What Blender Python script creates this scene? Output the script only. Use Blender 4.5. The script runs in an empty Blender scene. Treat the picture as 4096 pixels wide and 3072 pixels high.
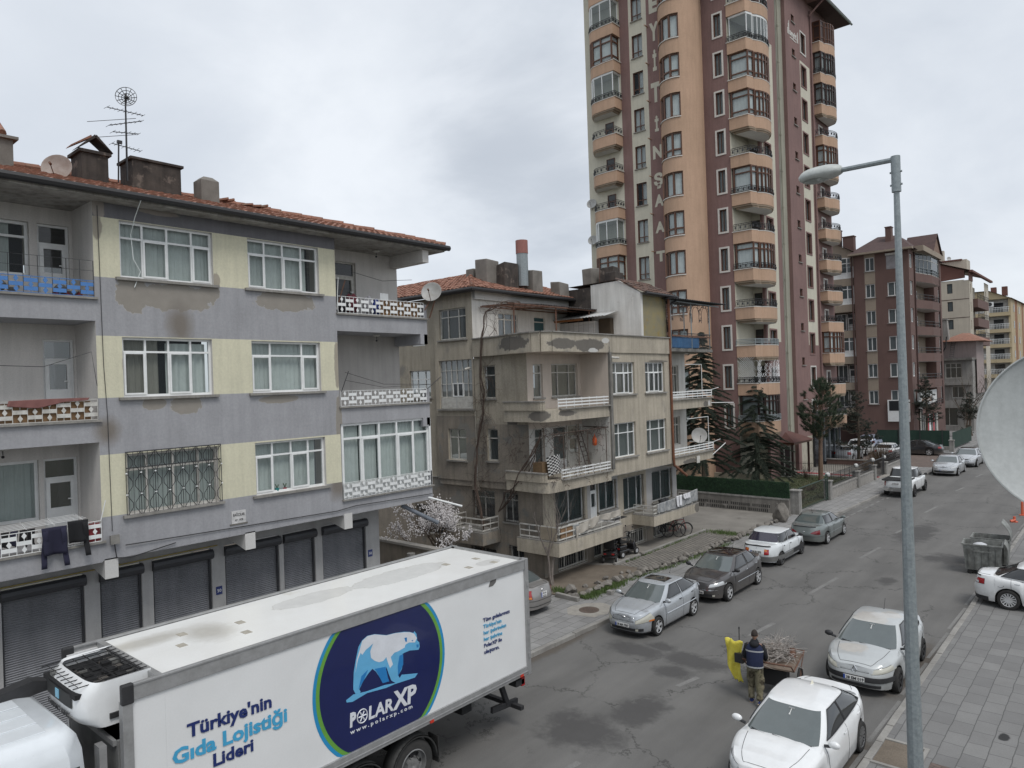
import bpy,bmesh,math,random
from mathutils import Vector,Matrix,noise
C=bpy.context.scene
col=C.collection
R=math.radians
# ---------------------------------------------------------------- camera
cam_d=bpy.data.cameras.new("camera");cam=bpy.data.objects.new("camera",cam_d);col.objects.link(cam)
cam_d.sensor_width=36.0;cam_d.lens=36.0*2860/4096;cam_d.clip_start=0.1;cam_d.clip_end=3000
right=Vector((0.7523,0.6580,-0.0330)).normalized()
up=Vector((0.0255,0.0214,0.99945));up=(up-right*up.dot(right)).normalized()
back=right.cross(up)
mt=Matrix((right,up,back)).transposed().to_4x4();mt.translation=(0,0,8.2)
cam.matrix_world=mt
C.camera=cam
# ---------------------------------------------------------------- world: overcast sky with clouds
SUN_EL,SUN_AZ=R(58),R(112)
w=bpy.data.worlds.new("World");C.world=w;w.use_nodes=True
nt=w.node_tree;nt.nodes.clear()
def N(nt,t,**k):
 n=nt.nodes.new(t)
 for a,b in k.items():
  if a in n.inputs:n.inputs[a].default_value=b
  else:setattr(n,a,b)
 return n
L=lambda nt,a,b:nt.links.new(a,b)
out=N(nt,'ShaderNodeOutputWorld');bg=N(nt,'ShaderNodeBackground');L(nt,bg.outputs[0],out.inputs[0])
sky=N(nt,'ShaderNodeTexSky',sky_type='NISHITA',sun_disc=False,sun_elevation=SUN_EL,sun_rotation=SUN_AZ)
bg.inputs[1].default_value=0.1
tc=N(nt,'ShaderNodeTexCoord');sep=N(nt,'ShaderNodeSeparateXYZ');L(nt,tc.outputs['Generated'],sep.inputs[0])
zz=N(nt,'ShaderNodeMath',operation='ADD');L(nt,sep.outputs[2],zz.inputs[0]);zz.inputs[1].default_value=0.42
dx=N(nt,'ShaderNodeMath',operation='DIVIDE');L(nt,sep.outputs[0],dx.inputs[0]);L(nt,zz.outputs[0],dx.inputs[1])
dy=N(nt,'ShaderNodeMath',operation='DIVIDE');L(nt,sep.outputs[1],dy.inputs[0]);L(nt,zz.outputs[0],dy.inputs[1])
cmb=N(nt,'ShaderNodeCombineXYZ');L(nt,dx.outputs[0],cmb.inputs[0]);L(nt,dy.outputs[0],cmb.inputs[1])
n1=N(nt,'ShaderNodeTexNoise',Scale=2.1,Detail=9.0,Roughness=0.56,Distortion=0.25);L(nt,cmb.outputs[0],n1.inputs['Vector'])
n2=N(nt,'ShaderNodeTexNoise',Scale=0.9,Detail=3.0,Roughness=0.5);L(nt,cmb.outputs[0],n2.inputs['Vector'])
def blob(direction,r0,r1,wob=0.35):
 vd=N(nt,'ShaderNodeVectorMath',operation='DISTANCE');L(nt,tc.outputs['Generated'],vd.inputs[0]);vd.inputs[1].default_value=direction
 ad=N(nt,'ShaderNodeMath',operation='MULTIPLY_ADD');L(nt,n1.outputs[0],ad.inputs[0]);ad.inputs[1].default_value=wob;L(nt,vd.outputs['Value'],ad.inputs[2])
 mr=N(nt,'ShaderNodeMapRange');L(nt,ad.outputs[0],mr.inputs[0])
 mr.inputs[1].default_value=r0;mr.inputs[2].default_value=r1;mr.inputs[3].default_value=1;mr.inputs[4].default_value=0
 mr.interpolation_type='SMOOTHSTEP'
 return mr.outputs[0]
def dirn(px,py):
 v=right*(px-2048)+up*(1536-py)-back*2860
 return tuple(v.normalized())
b1=blob(dirn(2080,560),0.24,0.44,.55);b2=blob(dirn(2250,760),0.22,0.38,.5);b3=blob(dirn(250,250),0.3,0.62,.55)
mx=N(nt,'ShaderNodeMath',operation='MAXIMUM');L(nt,b1,mx.inputs[0]);L(nt,b2,mx.inputs[1])
ramp=N(nt,'ShaderNodeValToRGB');cr=ramp.color_ramp
cr.elements[0].position=0.32;cr.elements[0].color=(5.2,5.65,6.3,1)
cr.elements[1].position=0.62;cr.elements[1].color=(7.7,8.05,8.5,1)
mm=N(nt,'ShaderNodeMath',operation='MULTIPLY_ADD');L(nt,n2.outputs[0],mm.inputs[0]);mm.inputs[1].default_value=0.42
m3=N(nt,'ShaderNodeMath',operation='MULTIPLY');L(nt,n1.outputs[0],m3.inputs[0]);m3.inputs[1].default_value=0.55;L(nt,m3.outputs[0],mm.inputs[2])
L(nt,mm.outputs[0],ramp.inputs[0])
mixd=N(nt,'ShaderNodeMix',data_type='RGBA');fd=N(nt,'ShaderNodeMath',operation='MULTIPLY');L(nt,mx.outputs[0],fd.inputs[0]);fd.inputs[1].default_value=0.75
L(nt,fd.outputs[0],mixd.inputs[0]);L(nt,ramp.outputs[0],mixd.inputs[6]);mixd.inputs[7].default_value=(4.5,4.9,5.5,1)
mixe=N(nt,'ShaderNodeMix',data_type='RGBA');fe=N(nt,'ShaderNodeMath',operation='MULTIPLY');L(nt,b3,fe.inputs[0]);fe.inputs[1].default_value=0.5
L(nt,fe.outputs[0],mixe.inputs[0]);L(nt,mixd.outputs[2],mixe.inputs[6]);mixe.inputs[7].default_value=(5.6,6.05,6.7,1)
mixs=N(nt,'ShaderNodeMix',data_type='RGBA');mixs.inputs[0].default_value=0.93
L(nt,sky.outputs[0],mixs.inputs[6]);L(nt,mixe.outputs[2],mixs.inputs[7]);L(nt,mixs.outputs[2],bg.inputs[0])
# ---------------------------------------------------------------- sun behind the cloud
sd=bpy.data.lights.new("sun",'SUN');sd.energy=1.4;sd.angle=R(22);sd.color=(1,.97,.93)
so=bpy.data.objects.new("sun",sd);col.objects.link(so)
dv=Vector((math.sin(SUN_AZ)*math.cos(SUN_EL),math.cos(SUN_AZ)*math.cos(SUN_EL),math.sin(SUN_EL)))
so.rotation_euler=dv.to_track_quat('Z','Y').to_euler()
C.view_settings.view_transform='Standard';C.view_settings.look='None';C.view_settings.exposure=0.25;C.view_settings.gamma=1
C.render.engine='CYCLES';C.render.resolution_x=1024;C.render.resolution_y=768
C.cycles.max_bounces=5;C.cycles.diffuse_bounces=2;C.cycles.glossy_bounces=3;C.cycles.transparent_max_bounces=12;C.cycles.transmission_bounces=2
C.cycles.caustics_reflective=False;C.cycles.caustics_refractive=False
# ---------------------------------------------------------------- materials
MATS={}
def pm(name,c,rough=.8,var=.14,scale=2.5,c2=None,fine=30.,fvar=.08,bump=0.,bscale=60.,metal=0.,coat=0.,streak=0.,c3=None,t3=(.62,.7),spec=.5,obj=False):
 """procedural surface: large blotches between c and c2, fine grain, optional vertical streaks and c3 wear patches"""
 if name in MATS:return MATS[name]
 m=bpy.data.materials.new(name);m.use_nodes=True;nt=m.node_tree;b=nt.nodes['Principled BSDF']
 b.inputs['Roughness'].default_value=rough;b.inputs['Metallic'].default_value=metal;b.inputs['Coat Weight'].default_value=coat;b.inputs['Coat Roughness'].default_value=.06
 b.inputs['Specular IOR Level'].default_value=spec
 tc=N(nt,'ShaderNodeTexCoord');vec=tc.outputs['Object']
 c2=c2 or tuple(x*(1-var*2)for x in c)
 a=N(nt,'ShaderNodeTexNoise',Scale=scale,Detail=6.0,Roughness=.6);L(nt,vec,a.inputs['Vector'])
 r1=N(nt,'ShaderNodeMapRange');L(nt,a.outputs[0],r1.inputs[0]);r1.inputs[1].default_value=.35;r1.inputs[2].default_value=.68
 mx=N(nt,'ShaderNodeMix',data_type='RGBA');L(nt,r1.outputs[0],mx.inputs[0]);mx.inputs[6].default_value=(*c,1);mx.inputs[7].default_value=(*c2,1)
 last=mx.outputs[2]
 if streak:
  mp=N(nt,'ShaderNodeMapping');mp.inputs['Scale'].default_value=(3.2,3.2,.28);L(nt,vec,mp.inputs[0])
  s=N(nt,'ShaderNodeTexNoise',Scale=1.6,Detail=5.0,Roughness=.65);L(nt,mp.outputs[0],s.inputs['Vector'])
  rs=N(nt,'ShaderNodeMapRange');L(nt,s.outputs[0],rs.inputs[0]);rs.inputs[1].default_value=.42;rs.inputs[2].default_value=.72;rs.inputs[3].default_value=1;rs.inputs[4].default_value=1-streak
  ml=N(nt,'ShaderNodeVectorMath',operation='SCALE');L(nt,last,ml.inputs[0]);L(nt,rs.outputs[0],ml.inputs['Scale']);last=ml.outputs[0]
 if c3:
  q=N(nt,'ShaderNodeTexNoise',Scale=scale*.8,Detail=8.0,Roughness=.62)
  mp=N(nt,'ShaderNodeMapping');mp.inputs['Location'].default_value=(7.3,3.1,5.7);L(nt,vec,mp.inputs[0]);L(nt,mp.outputs[0],q.inputs['Vector'])
  rq=N(nt,'ShaderNodeMapRange');L(nt,q.outputs[0],rq.inputs[0]);rq.inputs[1].default_value=t3[0];rq.inputs[2].default_value=t3[1]
  m2=N(nt,'ShaderNodeMix',data_type='RGBA');L(nt,rq.outputs[0],m2.inputs[0]);L(nt,last,m2.inputs[6]);m2.inputs[7].default_value=(*c3,1);last=m2.outputs[2]
 if fvar:
  g=N(nt,'ShaderNodeTexNoise',Scale=fine,Detail=3.0,Roughness=.7);L(nt,vec,g.inputs['Vector'])
  rg=N(nt,'ShaderNodeMapRange');L(nt,g.outputs[0],rg.inputs[0]);rg.inputs[1].default_value=.3;rg.inputs[2].default_value=.7;rg.inputs[3].default_value=1-fvar;rg.inputs[4].default_value=1+fvar
  mg=N(nt,'ShaderNodeVectorMath',operation='SCALE');L(nt,last,mg.inputs[0]);L(nt,rg.outputs[0],mg.inputs['Scale']);last=mg.outputs[0]
 L(nt,last,b.inputs['Base Color'])
 if bump:
  g2=N(nt,'ShaderNodeTexNoise',Scale=bscale,Detail=4.0,Roughness=.6);L(nt,vec,g2.inputs['Vector'])
  bp=N(nt,'ShaderNodeBump',Strength=bump,Distance=.02);L(nt,g2.outputs[0],bp.inputs['Height']);L(nt,bp.outputs[0],b.inputs['Normal'])
 m['base']=last.node.name;MATS[name]=m
 return m
def patches(m,spots,color,wob=.5,edge=.06,nscale=3.5,rim=None):
 """worn or stained patches at fixed object-space places: spots = [(x,y,z, rx,ry,rz)]"""
 nt=m.node_tree;b=nt.nodes['Principled BSDF'];src=b.inputs['Base Color'].links[0].from_socket
 tc=N(nt,'ShaderNodeTexCoord');nz=N(nt,'ShaderNodeTexNoise',Scale=nscale,Detail=7.0,Roughness=.65);L(nt,tc.outputs['Object'],nz.inputs['Vector'])
 acc=None
 for(x,y,z,rx,ry,rz)in spots:
  s=N(nt,'ShaderNodeVectorMath',operation='SUBTRACT');L(nt,tc.outputs['Object'],s.inputs[0]);s.inputs[1].default_value=(x,y,z)
  d=N(nt,'ShaderNodeVectorMath',operation='DIVIDE');L(nt,s.outputs[0],d.inputs[0]);d.inputs[1].default_value=(rx,ry,rz)
  l=N(nt,'ShaderNodeVectorMath',operation='LENGTH');L(nt,d.outputs[0],l.inputs[0])
  if acc is None:acc=l.outputs['Value']
  else:
   mn=N(nt,'ShaderNodeMath',operation='MINIMUM');L(nt,acc,mn.inputs[0]);L(nt,l.outputs['Value'],mn.inputs[1]);acc=mn.outputs[0]
 ad=N(nt,'ShaderNodeMath',operation='MULTIPLY_ADD');L(nt,nz.outputs[0],ad.inputs[0]);ad.inputs[1].default_value=wob*2;L(nt,acc,ad.inputs[2])
 mr=N(nt,'ShaderNodeMapRange');L(nt,ad.outputs[0],mr.inputs[0]);mr.inputs[1].default_value=1+wob-edge;mr.inputs[2].default_value=1+wob+edge;mr.inputs[3].default_value=1;mr.inputs[4].default_value=0
 cc=N(nt,'ShaderNodeMix',data_type='RGBA');L(nt,nz.outputs[0],cc.inputs[0]);cc.inputs[6].default_value=(*color,1);cc.inputs[7].default_value=(*[x*.7 for x in color],1)
 mx=N(nt,'ShaderNodeMix',data_type='RGBA');L(nt,mr.outputs[0],mx.inputs[0]);L(nt,src,mx.inputs[6]);L(nt,cc.outputs[2],mx.inputs[7])
 o=mx.outputs[2]
 if rim:
  a2=N(nt,'ShaderNodeMath',operation='SUBTRACT');L(nt,ad.outputs[0],a2.inputs[0]);a2.inputs[1].default_value=1+wob
  a3=N(nt,'ShaderNodeMath',operation='ABSOLUTE');L(nt,a2.outputs[0],a3.inputs[0])
  r3=N(nt,'ShaderNodeMapRange');L(nt,a3.outputs[0],r3.inputs[0]);r3.inputs[1].default_value=.0;r3.inputs[2].default_value=.035;r3.inputs[3].default_value=1;r3.inputs[4].default_value=0
  m4=N(nt,'ShaderNodeMix',data_type='RGBA');r4=N(nt,'ShaderNodeMath',operation='MULTIPLY');L(nt,r3.outputs[0],r4.inputs[0]);L(nt,nz.outputs[0],r4.inputs[1]);L(nt,r4.outputs[0],m4.inputs[0]);L(nt,o,m4.inputs[6]);m4.inputs[7].default_value=(*rim,1);o=m4.outputs[2]
 L(nt,o,b.inputs['Base Color'])
def flat(name,c,rough=.5,metal=0.,coat=0.,spec=.5):
 return pm(name,c,rough,var=.05,scale=4,fvar=.03,metal=metal,coat=coat,spec=spec)
def paint(name,c,metal=.0,rough=.32,coat=.9):
 """car paint with a faint film of road dust"""
 if name in MATS:return MATS[name]
 m=pm(name,c,rough,var=.03,scale=5,fvar=.02,metal=metal,coat=coat,fine=80)
 nt=m.node_tree;b=nt.nodes['Principled BSDF']
 tc=N(nt,'ShaderNodeTexCoord');nz=N(nt,'ShaderNodeTexNoise',Scale=7.0,Detail=8.0,Roughness=.7);L(nt,tc.outputs['Object'],nz.inputs['Vector'])
 mr=N(nt,'ShaderNodeMapRange');L(nt,nz.outputs[0],mr.inputs[0]);mr.inputs[1].default_value=.3;mr.inputs[2].default_value=.75;mr.inputs[3].default_value=rough*.8;mr.inputs[4].default_value=rough*1.5;L(nt,mr.outputs[0],b.inputs['Roughness'])
 sp=N(nt,'ShaderNodeSeparateXYZ');L(nt,tc.outputs['Object'],sp.inputs[0])
 ad=N(nt,'ShaderNodeMath',operation='MULTIPLY_ADD');L(nt,nz.outputs[0],ad.inputs[0]);ad.inputs[1].default_value=.5;L(nt,sp.outputs[2],ad.inputs[2])
 r2=N(nt,'ShaderNodeMapRange');L(nt,ad.outputs[0],r2.inputs[0]);r2.inputs[1].default_value=.4;r2.inputs[2].default_value=.85;r2.inputs[3].default_value=.45;r2.inputs[4].default_value=0
 src=b.inputs['Base Color'].links[0].from_socket
 mx=N(nt,'ShaderNodeMix',data_type='RGBA');L(nt,r2.outputs[0],mx.inputs[0]);L(nt,src,mx.inputs[6]);mx.inputs[7].default_value=(.17,.155,.135,1);L(nt,mx.outputs[2],b.inputs['Base Color'])
 return m
def glass(name,tint=(.03,.04,.045),alpha=.35,rough=.04):
 """window glass: a mirror of the sky over a partly see-through pane"""
 if name in MATS:return MATS[name]
 m=bpy.data.materials.new(name);m.use_nodes=True;nt=m.node_tree;b=nt.nodes['Principled BSDF'];o=nt.nodes['Material Output']
 b.inputs['Base Color'].default_value=(*tint,1);b.inputs['Roughness'].default_value=rough;b.inputs['IOR'].default_value=1.55
 tc=N(nt,'ShaderNodeTexCoord');g=N(nt,'ShaderNodeTexNoise',Scale=1.3,Detail=2.0);L(nt,tc.outputs['Object'],g.inputs['Vector'])
 bp=N(nt,'ShaderNodeBump',Strength=.1,Distance=.05);L(nt,g.outputs[0],bp.inputs['Height']);L(nt,bp.outputs[0],b.inputs['Normal'])
 t=N(nt,'ShaderNodeBsdfTransparent');t.inputs[0].default_value=(.93,.97,.96,1)
 mx=N(nt,'ShaderNodeMixShader');mx.inputs[0].default_value=1-alpha
 L(nt,t.outputs[0],mx.inputs[1]);L(nt,b.outputs[0],mx.inputs[2]);L(nt,mx.outputs[0],o.inputs[0]);MATS[name]=m
 return m
# ---------------------------------------------------------------- mesh builder
class Frame:
 def __init__(s,o,u,v,n):s.o,s.u,s.v,s.n=Vector(o),Vector(u),Vector(v),Vector(n)
 def __call__(s,u,v,n=0.):return s.o+s.u*u+s.v*v+s.n*n
def FX(x):return Frame((x,0,0),(0,1,0),(0,0,1),(1,0,0))
def FY(y):return Frame((0,y,0),(1,0,0),(0,0,1),(0,-1,0))
class MB:
 def __init__(s):s.v=[];s.f=[];s.m=[]
 def add(s,vs,fs,mi=0):
  k=len(s.v);s.v+=[Vector(v)for v in vs];s.f+=[[i+k for i in f]for f in fs];s.m+=[mi]*len(fs);return s
 def quad(s,a,b,c,d,mi=0):return s.add([a,b,c,d],[(0,1,2,3)],mi)
 def hexa(s,p,mi=0):return s.add(p,[(0,3,2,1),(4,5,6,7),(0,1,5,4),(1,2,6,5),(2,3,7,6),(3,0,4,7)],mi)
 def box(s,x0,x1,y0,y1,z0,z1,mi=0):
  return s.hexa([(x0,y0,z0),(x1,y0,z0),(x1,y1,z0),(x0,y1,z0),(x0,y0,z1),(x1,y0,z1),(x1,y1,z1),(x0,y1,z1)],mi)
 def fbox(s,F,u0,u1,v0,v1,n0,n1,mi=0):
  return s.hexa([F(u0,v0,n0),F(u1,v0,n0),F(u1,v0,n1),F(u0,v0,n1),F(u0,v1,n0),F(u1,v1,n0),F(u1,v1,n1),F(u0,v1,n1)],mi)
 def beam(s,a,b,w,h=None,mi=0,upv=(0,0,1)):
  a,b=Vector(a),Vector(b);d=(b-a).normalized();h=h or w;upv=Vector(upv)
  if abs(d.dot(upv))>.95:upv=Vector((1,0,0))
  x=d.cross(upv).normalized()*w/2;y=x.cross(d).normalized()*h/2
  return s.hexa([a-x-y,a+x-y,b+x-y,b-x-y,a-x+y,a+x+y,b+x+y,b-x+y],mi)
 def tube(s,pts,r,n=6,mi=0,caps=True):
  pts=[Vector(p)for p in pts];k=len(pts);rs=r if isinstance(r,(list,tuple))else[r]*k
  vs=[];prev=None
  for i,p in enumerate(pts):
   d=(pts[min(i+1,k-1)]-pts[max(i-1,0)])
   d=d.normalized()if d.length>1e-9 else Vector((0,0,1))
   if prev is None:
    a=Vector((0,0,1))if abs(d.z)<.9 else Vector((1,0,0));x=d.cross(a).normalized()
   else:
    x=prev-d*prev.dot(d);x=x.normalized()if x.length>1e-6 else d.orthogonal().normalized()
   prev=x;y=d.cross(x)
   vs+=[p+(x*math.cos(2*math.pi*j/n)+y*math.sin(2*math.pi*j/n))*rs[i]for j in range(n)]
  fs=[(i*n+j,i*n+(j+1)%n,(i+1)*n+(j+1)%n,(i+1)*n+j)for i in range(k-1)for j in range(n)]
  if caps:fs+=[tuple(reversed(range(n))),tuple((k-1)*n+j for j in range(n))]
  return s.add(vs,fs,mi)
 def lathe(s,o,axis,prof,n=16,mi=0,caps=True):
  """prof: (distance along axis, radius)"""
  o=Vector(o);ax=Vector(axis).normalized();x=ax.orthogonal().normalized();y=ax.cross(x);vs=[]
  for(h,r)in prof:vs+=[o+ax*h+(x*math.cos(2*math.pi*j/n)+y*math.sin(2*math.pi*j/n))*r for j in range(n)]
  k=len(prof)
  fs=[(i*n+j,i*n+(j+1)%n,(i+1)*n+(j+1)%n,(i+1)*n+j)for i in range(k-1)for j in range(n)]
  if caps and prof[0][1]>1e-4:fs.append(tuple(reversed(range(n))))
  if caps and prof[-1][1]>1e-4:fs.append(tuple((k-1)*n+j for j in range(n)))
  return s.add(vs,fs,mi)
 def poly(s,pts,off,mi=0,mside=None):
  """flat polygon pts extruded by the vector off"""
  pts=[Vector(p)for p in pts];off=Vector(off);n=len(pts)
  s.add(pts+[p+off for p in pts],[tuple(reversed(range(n))),tuple(range(n,2*n))],mi)
  k=len(s.v)-2*n;s.f+=[[k+i,k+(i+1)%n,k+n+(i+1)%n,k+n+i]for i in range(n)];s.m+=[mi if mside is None else mside]*n;return s
 def ball(s,c,r,n=10,mi=0,sc=(1,1,1)):
  c=Vector(c);vs=[];m=max(4,n//2)
  for i in range(m+1):
   t=math.pi*i/m
   for j in range(n):
    p=2*math.pi*j/n;vs.append(c+Vector((math.sin(t)*math.cos(p)*sc[0],math.sin(t)*math.sin(p)*sc[1],math.cos(t)*sc[2]))*r)
  fs=[(i*n+j,(i+1)*n+j,(i+1)*n+(j+1)%n,i*n+(j+1)%n)for i in range(m)for j in range(n)]
  return s.add(vs,fs,mi)
 def grid(s,fn,nu,nv,mi=0):
  k=len(s.v);s.v+=[Vector(fn(i/nu,j/nv))for i in range(nu+1)for j in range(nv+1)]
  for i in range(nu):
   for j in range(nv):s.f.append([k+i*(nv+1)+j,k+(i+1)*(nv+1)+j,k+(i+1)*(nv+1)+j+1,k+i*(nv+1)+j+1]);s.m.append(mi)
  return s
 def build(s,name,mats,parent=None,smooth=False,world=False,label=None,bev=0,sub=0,merge=0):
  me=bpy.data.meshes.new(name);vs=s.v
  if world and parent is not None:
   r=parent
   while r.parent:r=r.parent
   inv=MW[r.name].inverted();vs=[inv@v for v in vs]
  me.from_pydata([tuple(v)for v in vs],[],s.f)
  if not isinstance(mats,(list,tuple)):mats=[mats]
  for m in mats:me.materials.append(m)
  for p,mi in zip(me.polygons,s.m):p.material_index=mi;p.use_smooth=bool(smooth)
  if merge or smooth=='auto':
   bm=bmesh.new();bm.from_mesh(me);bmesh.ops.remove_doubles(bm,verts=bm.verts,dist=merge or 1e-4);bmesh.ops.recalc_face_normals(bm,faces=bm.faces)if merge else None
   bm.to_mesh(me);bm.free()
  if smooth=='auto':me.set_sharp_from_angle(angle=R(38))
  me.update();o=bpy.data.objects.new(name,me);col.objects.link(o)
  if parent is not None:o.parent=parent
  if label:o['label']=label
  if bev:
   b=o.modifiers.new('bevel','BEVEL');b.width=bev;b.segments=2;b.limit_method='ANGLE';b.angle_limit=R(40)
  if sub:
   b=o.modifiers.new('subsurf','SUBSURF');b.levels=sub;b.render_levels=sub
  return o
MW={}
def thing(name,label,cat,loc=(0,0,0),rz=0.,group=None,kind=None):
 o=bpy.data.objects.new(name,None);col.objects.link(o);o.location=loc;o.rotation_euler=(0,0,rz);o.empty_display_size=.3
 MW[o.name]=Matrix.Translation(loc)@Matrix.Rotation(rz,4,'Z')
 o['label']=label;o['category']=cat
 if group:o['group']=group
 return o
def tag(o,label,cat,group=None,kind=None):
 o['label']=label;o['category']=cat
 if group:o['group']=group
 if kind:o['kind']=kind
 return o
def struct(o):o['kind']='structure';return o
def single(mb,name,mats,label,cat,loc=(0,0,0),group=None,kind=None,**k):
 """a thing that is one mesh, its origin moved to loc"""
 mb.v=[v-Vector(loc)for v in mb.v];o=mb.build(name,mats,**k);o.location=loc;return tag(o,label,cat,group,kind)
def copy_tree(o,parent=None):
 c=o.copy();col.objects.link(c);c.parent=parent
 if parent is None and o.name in MW:MW[c.name]=MW[o.name]
 for ch in[x for x in col.objects if x.parent==o]:copy_tree(ch,c)
 return c
# ---------------------------------------------------------------- building helpers
def wall(mb,F,u0,u1,v0,v1,holes,depth=.15,mi=0,paintf=None,us=(),vs=(),mrev=None):
 """wall face with real openings and their reveals; holes = [(u0,u1,v0,v1)]"""
 U=sorted({u0,u1,*[h[i]for h in holes for i in(0,1)],*us});V=sorted({v0,v1,*[h[i]for h in holes for i in(2,3)],*vs})
 U=[u for u in U if u0-1e-6<=u<=u1+1e-6];V=[v for v in V if v0-1e-6<=v<=v1+1e-6]
 for i in range(len(U)-1):
  for j in range(len(V)-1):
   cu,cv=(U[i]+U[i+1])/2,(V[j]+V[j+1])/2
   if any(h[0]<cu<h[1]and h[2]<cv<h[3]for h in holes):continue
   k=paintf(cu,cv)if paintf else mi
   mb.quad(F(U[i],V[j]),F(U[i+1],V[j]),F(U[i+1],V[j+1]),F(U[i],V[j+1]),k)
 r=mi if mrev is None else mrev
 for(a,b,c,d)in holes:
  mb.quad(F(a,c,0),F(a,d,0),F(a,d,-depth),F(a,c,-depth),r);mb.quad(F(b,c,0),F(b,c,-depth),F(b,d,-depth),F(b,d,0),r)
  mb.quad(F(a,c,0),F(a,c,-depth),F(b,c,-depth),F(b,c,0),r);mb.quad(F(a,d,0),F(b,d,0),F(b,d,-depth),F(a,d,-depth),r)
def window(par,F,u0,u1,v0,v1,cols=(1,1),trans=.3,rec=.12,fm=None,gm=None,fw=.06,mw=None,sash=(),sill=0,cm=None,cur=None,name='window',label=None,low=None,open_to=None):
 """framed window: frame + pane (+ curtain, sill). cols: relative widths, trans: share of height above the transom, sash: cells with an opening leaf"""
 W=u1-u0;H=v1-v0;mw=mw or fw*.8;mb=MB();n0,n1=-rec-.05,-rec+.02
 mb.fbox(F,u0,u1,v0,v0+fw,n0,n1);mb.fbox(F,u0,u1,v1-fw,v1,n0,n1)
 mb.fbox(F,u0,u0+fw,v0+fw,v1-fw,n0,n1);mb.fbox(F,u1-fw,u1,v0+fw,v1-fw,n0,n1)
 tot=sum(cols);acc=0;edges=[u0]
 for c in cols:acc+=c;edges.append(u0+W*acc/tot)
 for e in edges[1:-1]:mb.fbox(F,e-mw/2,e+mw/2,v0+fw,v1-fw,n0-.003,n1+.003)
 vt=v1-H*trans if trans else v1
 if trans:
  for i in range(len(cols)):
   a=edges[i]+(fw if i==0 else mw/2);b=edges[i+1]-(fw if i==len(cols)-1 else mw/2);mb.fbox(F,a,b,vt-mw/2,vt+mw/2,n0,n1)
 if low:
  for i in range(len(cols)):
   a=edges[i]+(fw if i==0 else mw/2);b=edges[i+1]-(fw if i==len(cols)-1 else mw/2);mb.fbox(F,a,b,v0+H*low-mw/2,v0+H*low+mw/2,n0,n1)
 for i in sash:
  a=edges[i]+(fw if i==0 else mw/2)-.01;b=edges[i+1]-(fw if i==len(cols)-1 else mw/2)+.01;c0,c1=v0+(H*low if low else fw)-.005,(vt if trans else v1-fw)-.01;k=fw*.75
  for(p,q,r,s_)in((a,b,c0,c0+k),(a,b,c1-k,c1),(a,a+k,c0+k,c1-k),(b-k,b,c0+k,c1-k)):mb.fbox(F,p,q,r,s_,n1,n1+.025)
 o=mb.build(name,fm,par,world=True,label=label)
 p=MB();p.quad(F(u0+.01,v0+.01,-rec-.02),F(u1-.01,v0+.01,-rec-.02),F(u1-.01,v1-.01,-rec-.02),F(u0+.01,v1-.01,-rec-.02));p.build('pane',gm,o,world=True)
 if sill:
  s=MB();s.fbox(F,u0-sill,u1+sill,v0-.07,v0-.002,-rec,.09);s.build('sill',MATS['sill_stone']if isinstance(sill,float)and 'sill_stone' in MATS else fm,o,world=True)
 if cm is not None:
  c=MB();cu=cur or[(0,1)]
  for(a,b)in cu:
   A,B=u0+W*a,u0+W*b;n=max(4,int((B-A)/.02));ph=random.random()*9
   k=len(c.v)
   for i in range(n+1):
    u=A+(B-A)*i/n;d=.022*math.sin(u*38+ph+1.3*math.sin(u*7))+.012*math.sin(u*91+ph)
    c.v+=[F(u,v0,-rec-.14+d),F(u+.01*math.sin(u*23),v1,-rec-.14+d*.5)]
   for i in range(n):c.f.append([k+2*i,k+2*i+2,k+2*i+3,k+2*i+1]);c.m.append(0)
  c.quad(F(u0-.05,v0-.05,-rec-.6),F(u1+.05,v0-.05,-rec-.6),F(u1+.05,v1+.05,-rec-.6),F(u0-.05,v1+.05,-rec-.6),1)  # dark backing sheet stands in for the unlit room behind the curtain
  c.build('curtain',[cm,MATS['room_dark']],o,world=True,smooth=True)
 return o
# ---------------------------------------------------------------- shared materials
pm('sill_stone',(.30,.285,.26),.8,streak=.3);flat('room_dark',(.025,.025,.028),.9)  # the near-black colour paints the shade of rooms behind windows
M_white=flat('white_plastic',(.78,.79,.78),.35);M_whitef=pm('old_white_paint',(.6,.59,.55),.6,c2=(.42,.4,.36),scale=6)
G_front=glass('window_glass',(.035,.045,.05),.72);G_dark=glass('dark_glass',(.02,.024,.028),.12,.05)
M_tulle=flat('tulle',(.74,.78,.76),.9);M_drape=flat('drape',(.33,.31,.27),.9);M_grey=flat('grey_fabric',(.42,.43,.43),.9)
M_iron=flat('black_iron',(.03,.03,.032),.45);M_conc=pm('concrete',(.33,.32,.30),.9,c2=(.22,.21,.195),streak=.35,bump=.3)
M_steel=pm('galvanised_steel',(.30,.335,.345),.45,c2=(.22,.25,.26),scale=22,metal=.35,fvar=.1);M_rust=pm('rusty_steel',(.16,.075,.045),.7,c2=(.09,.05,.035),scale=8)
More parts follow.
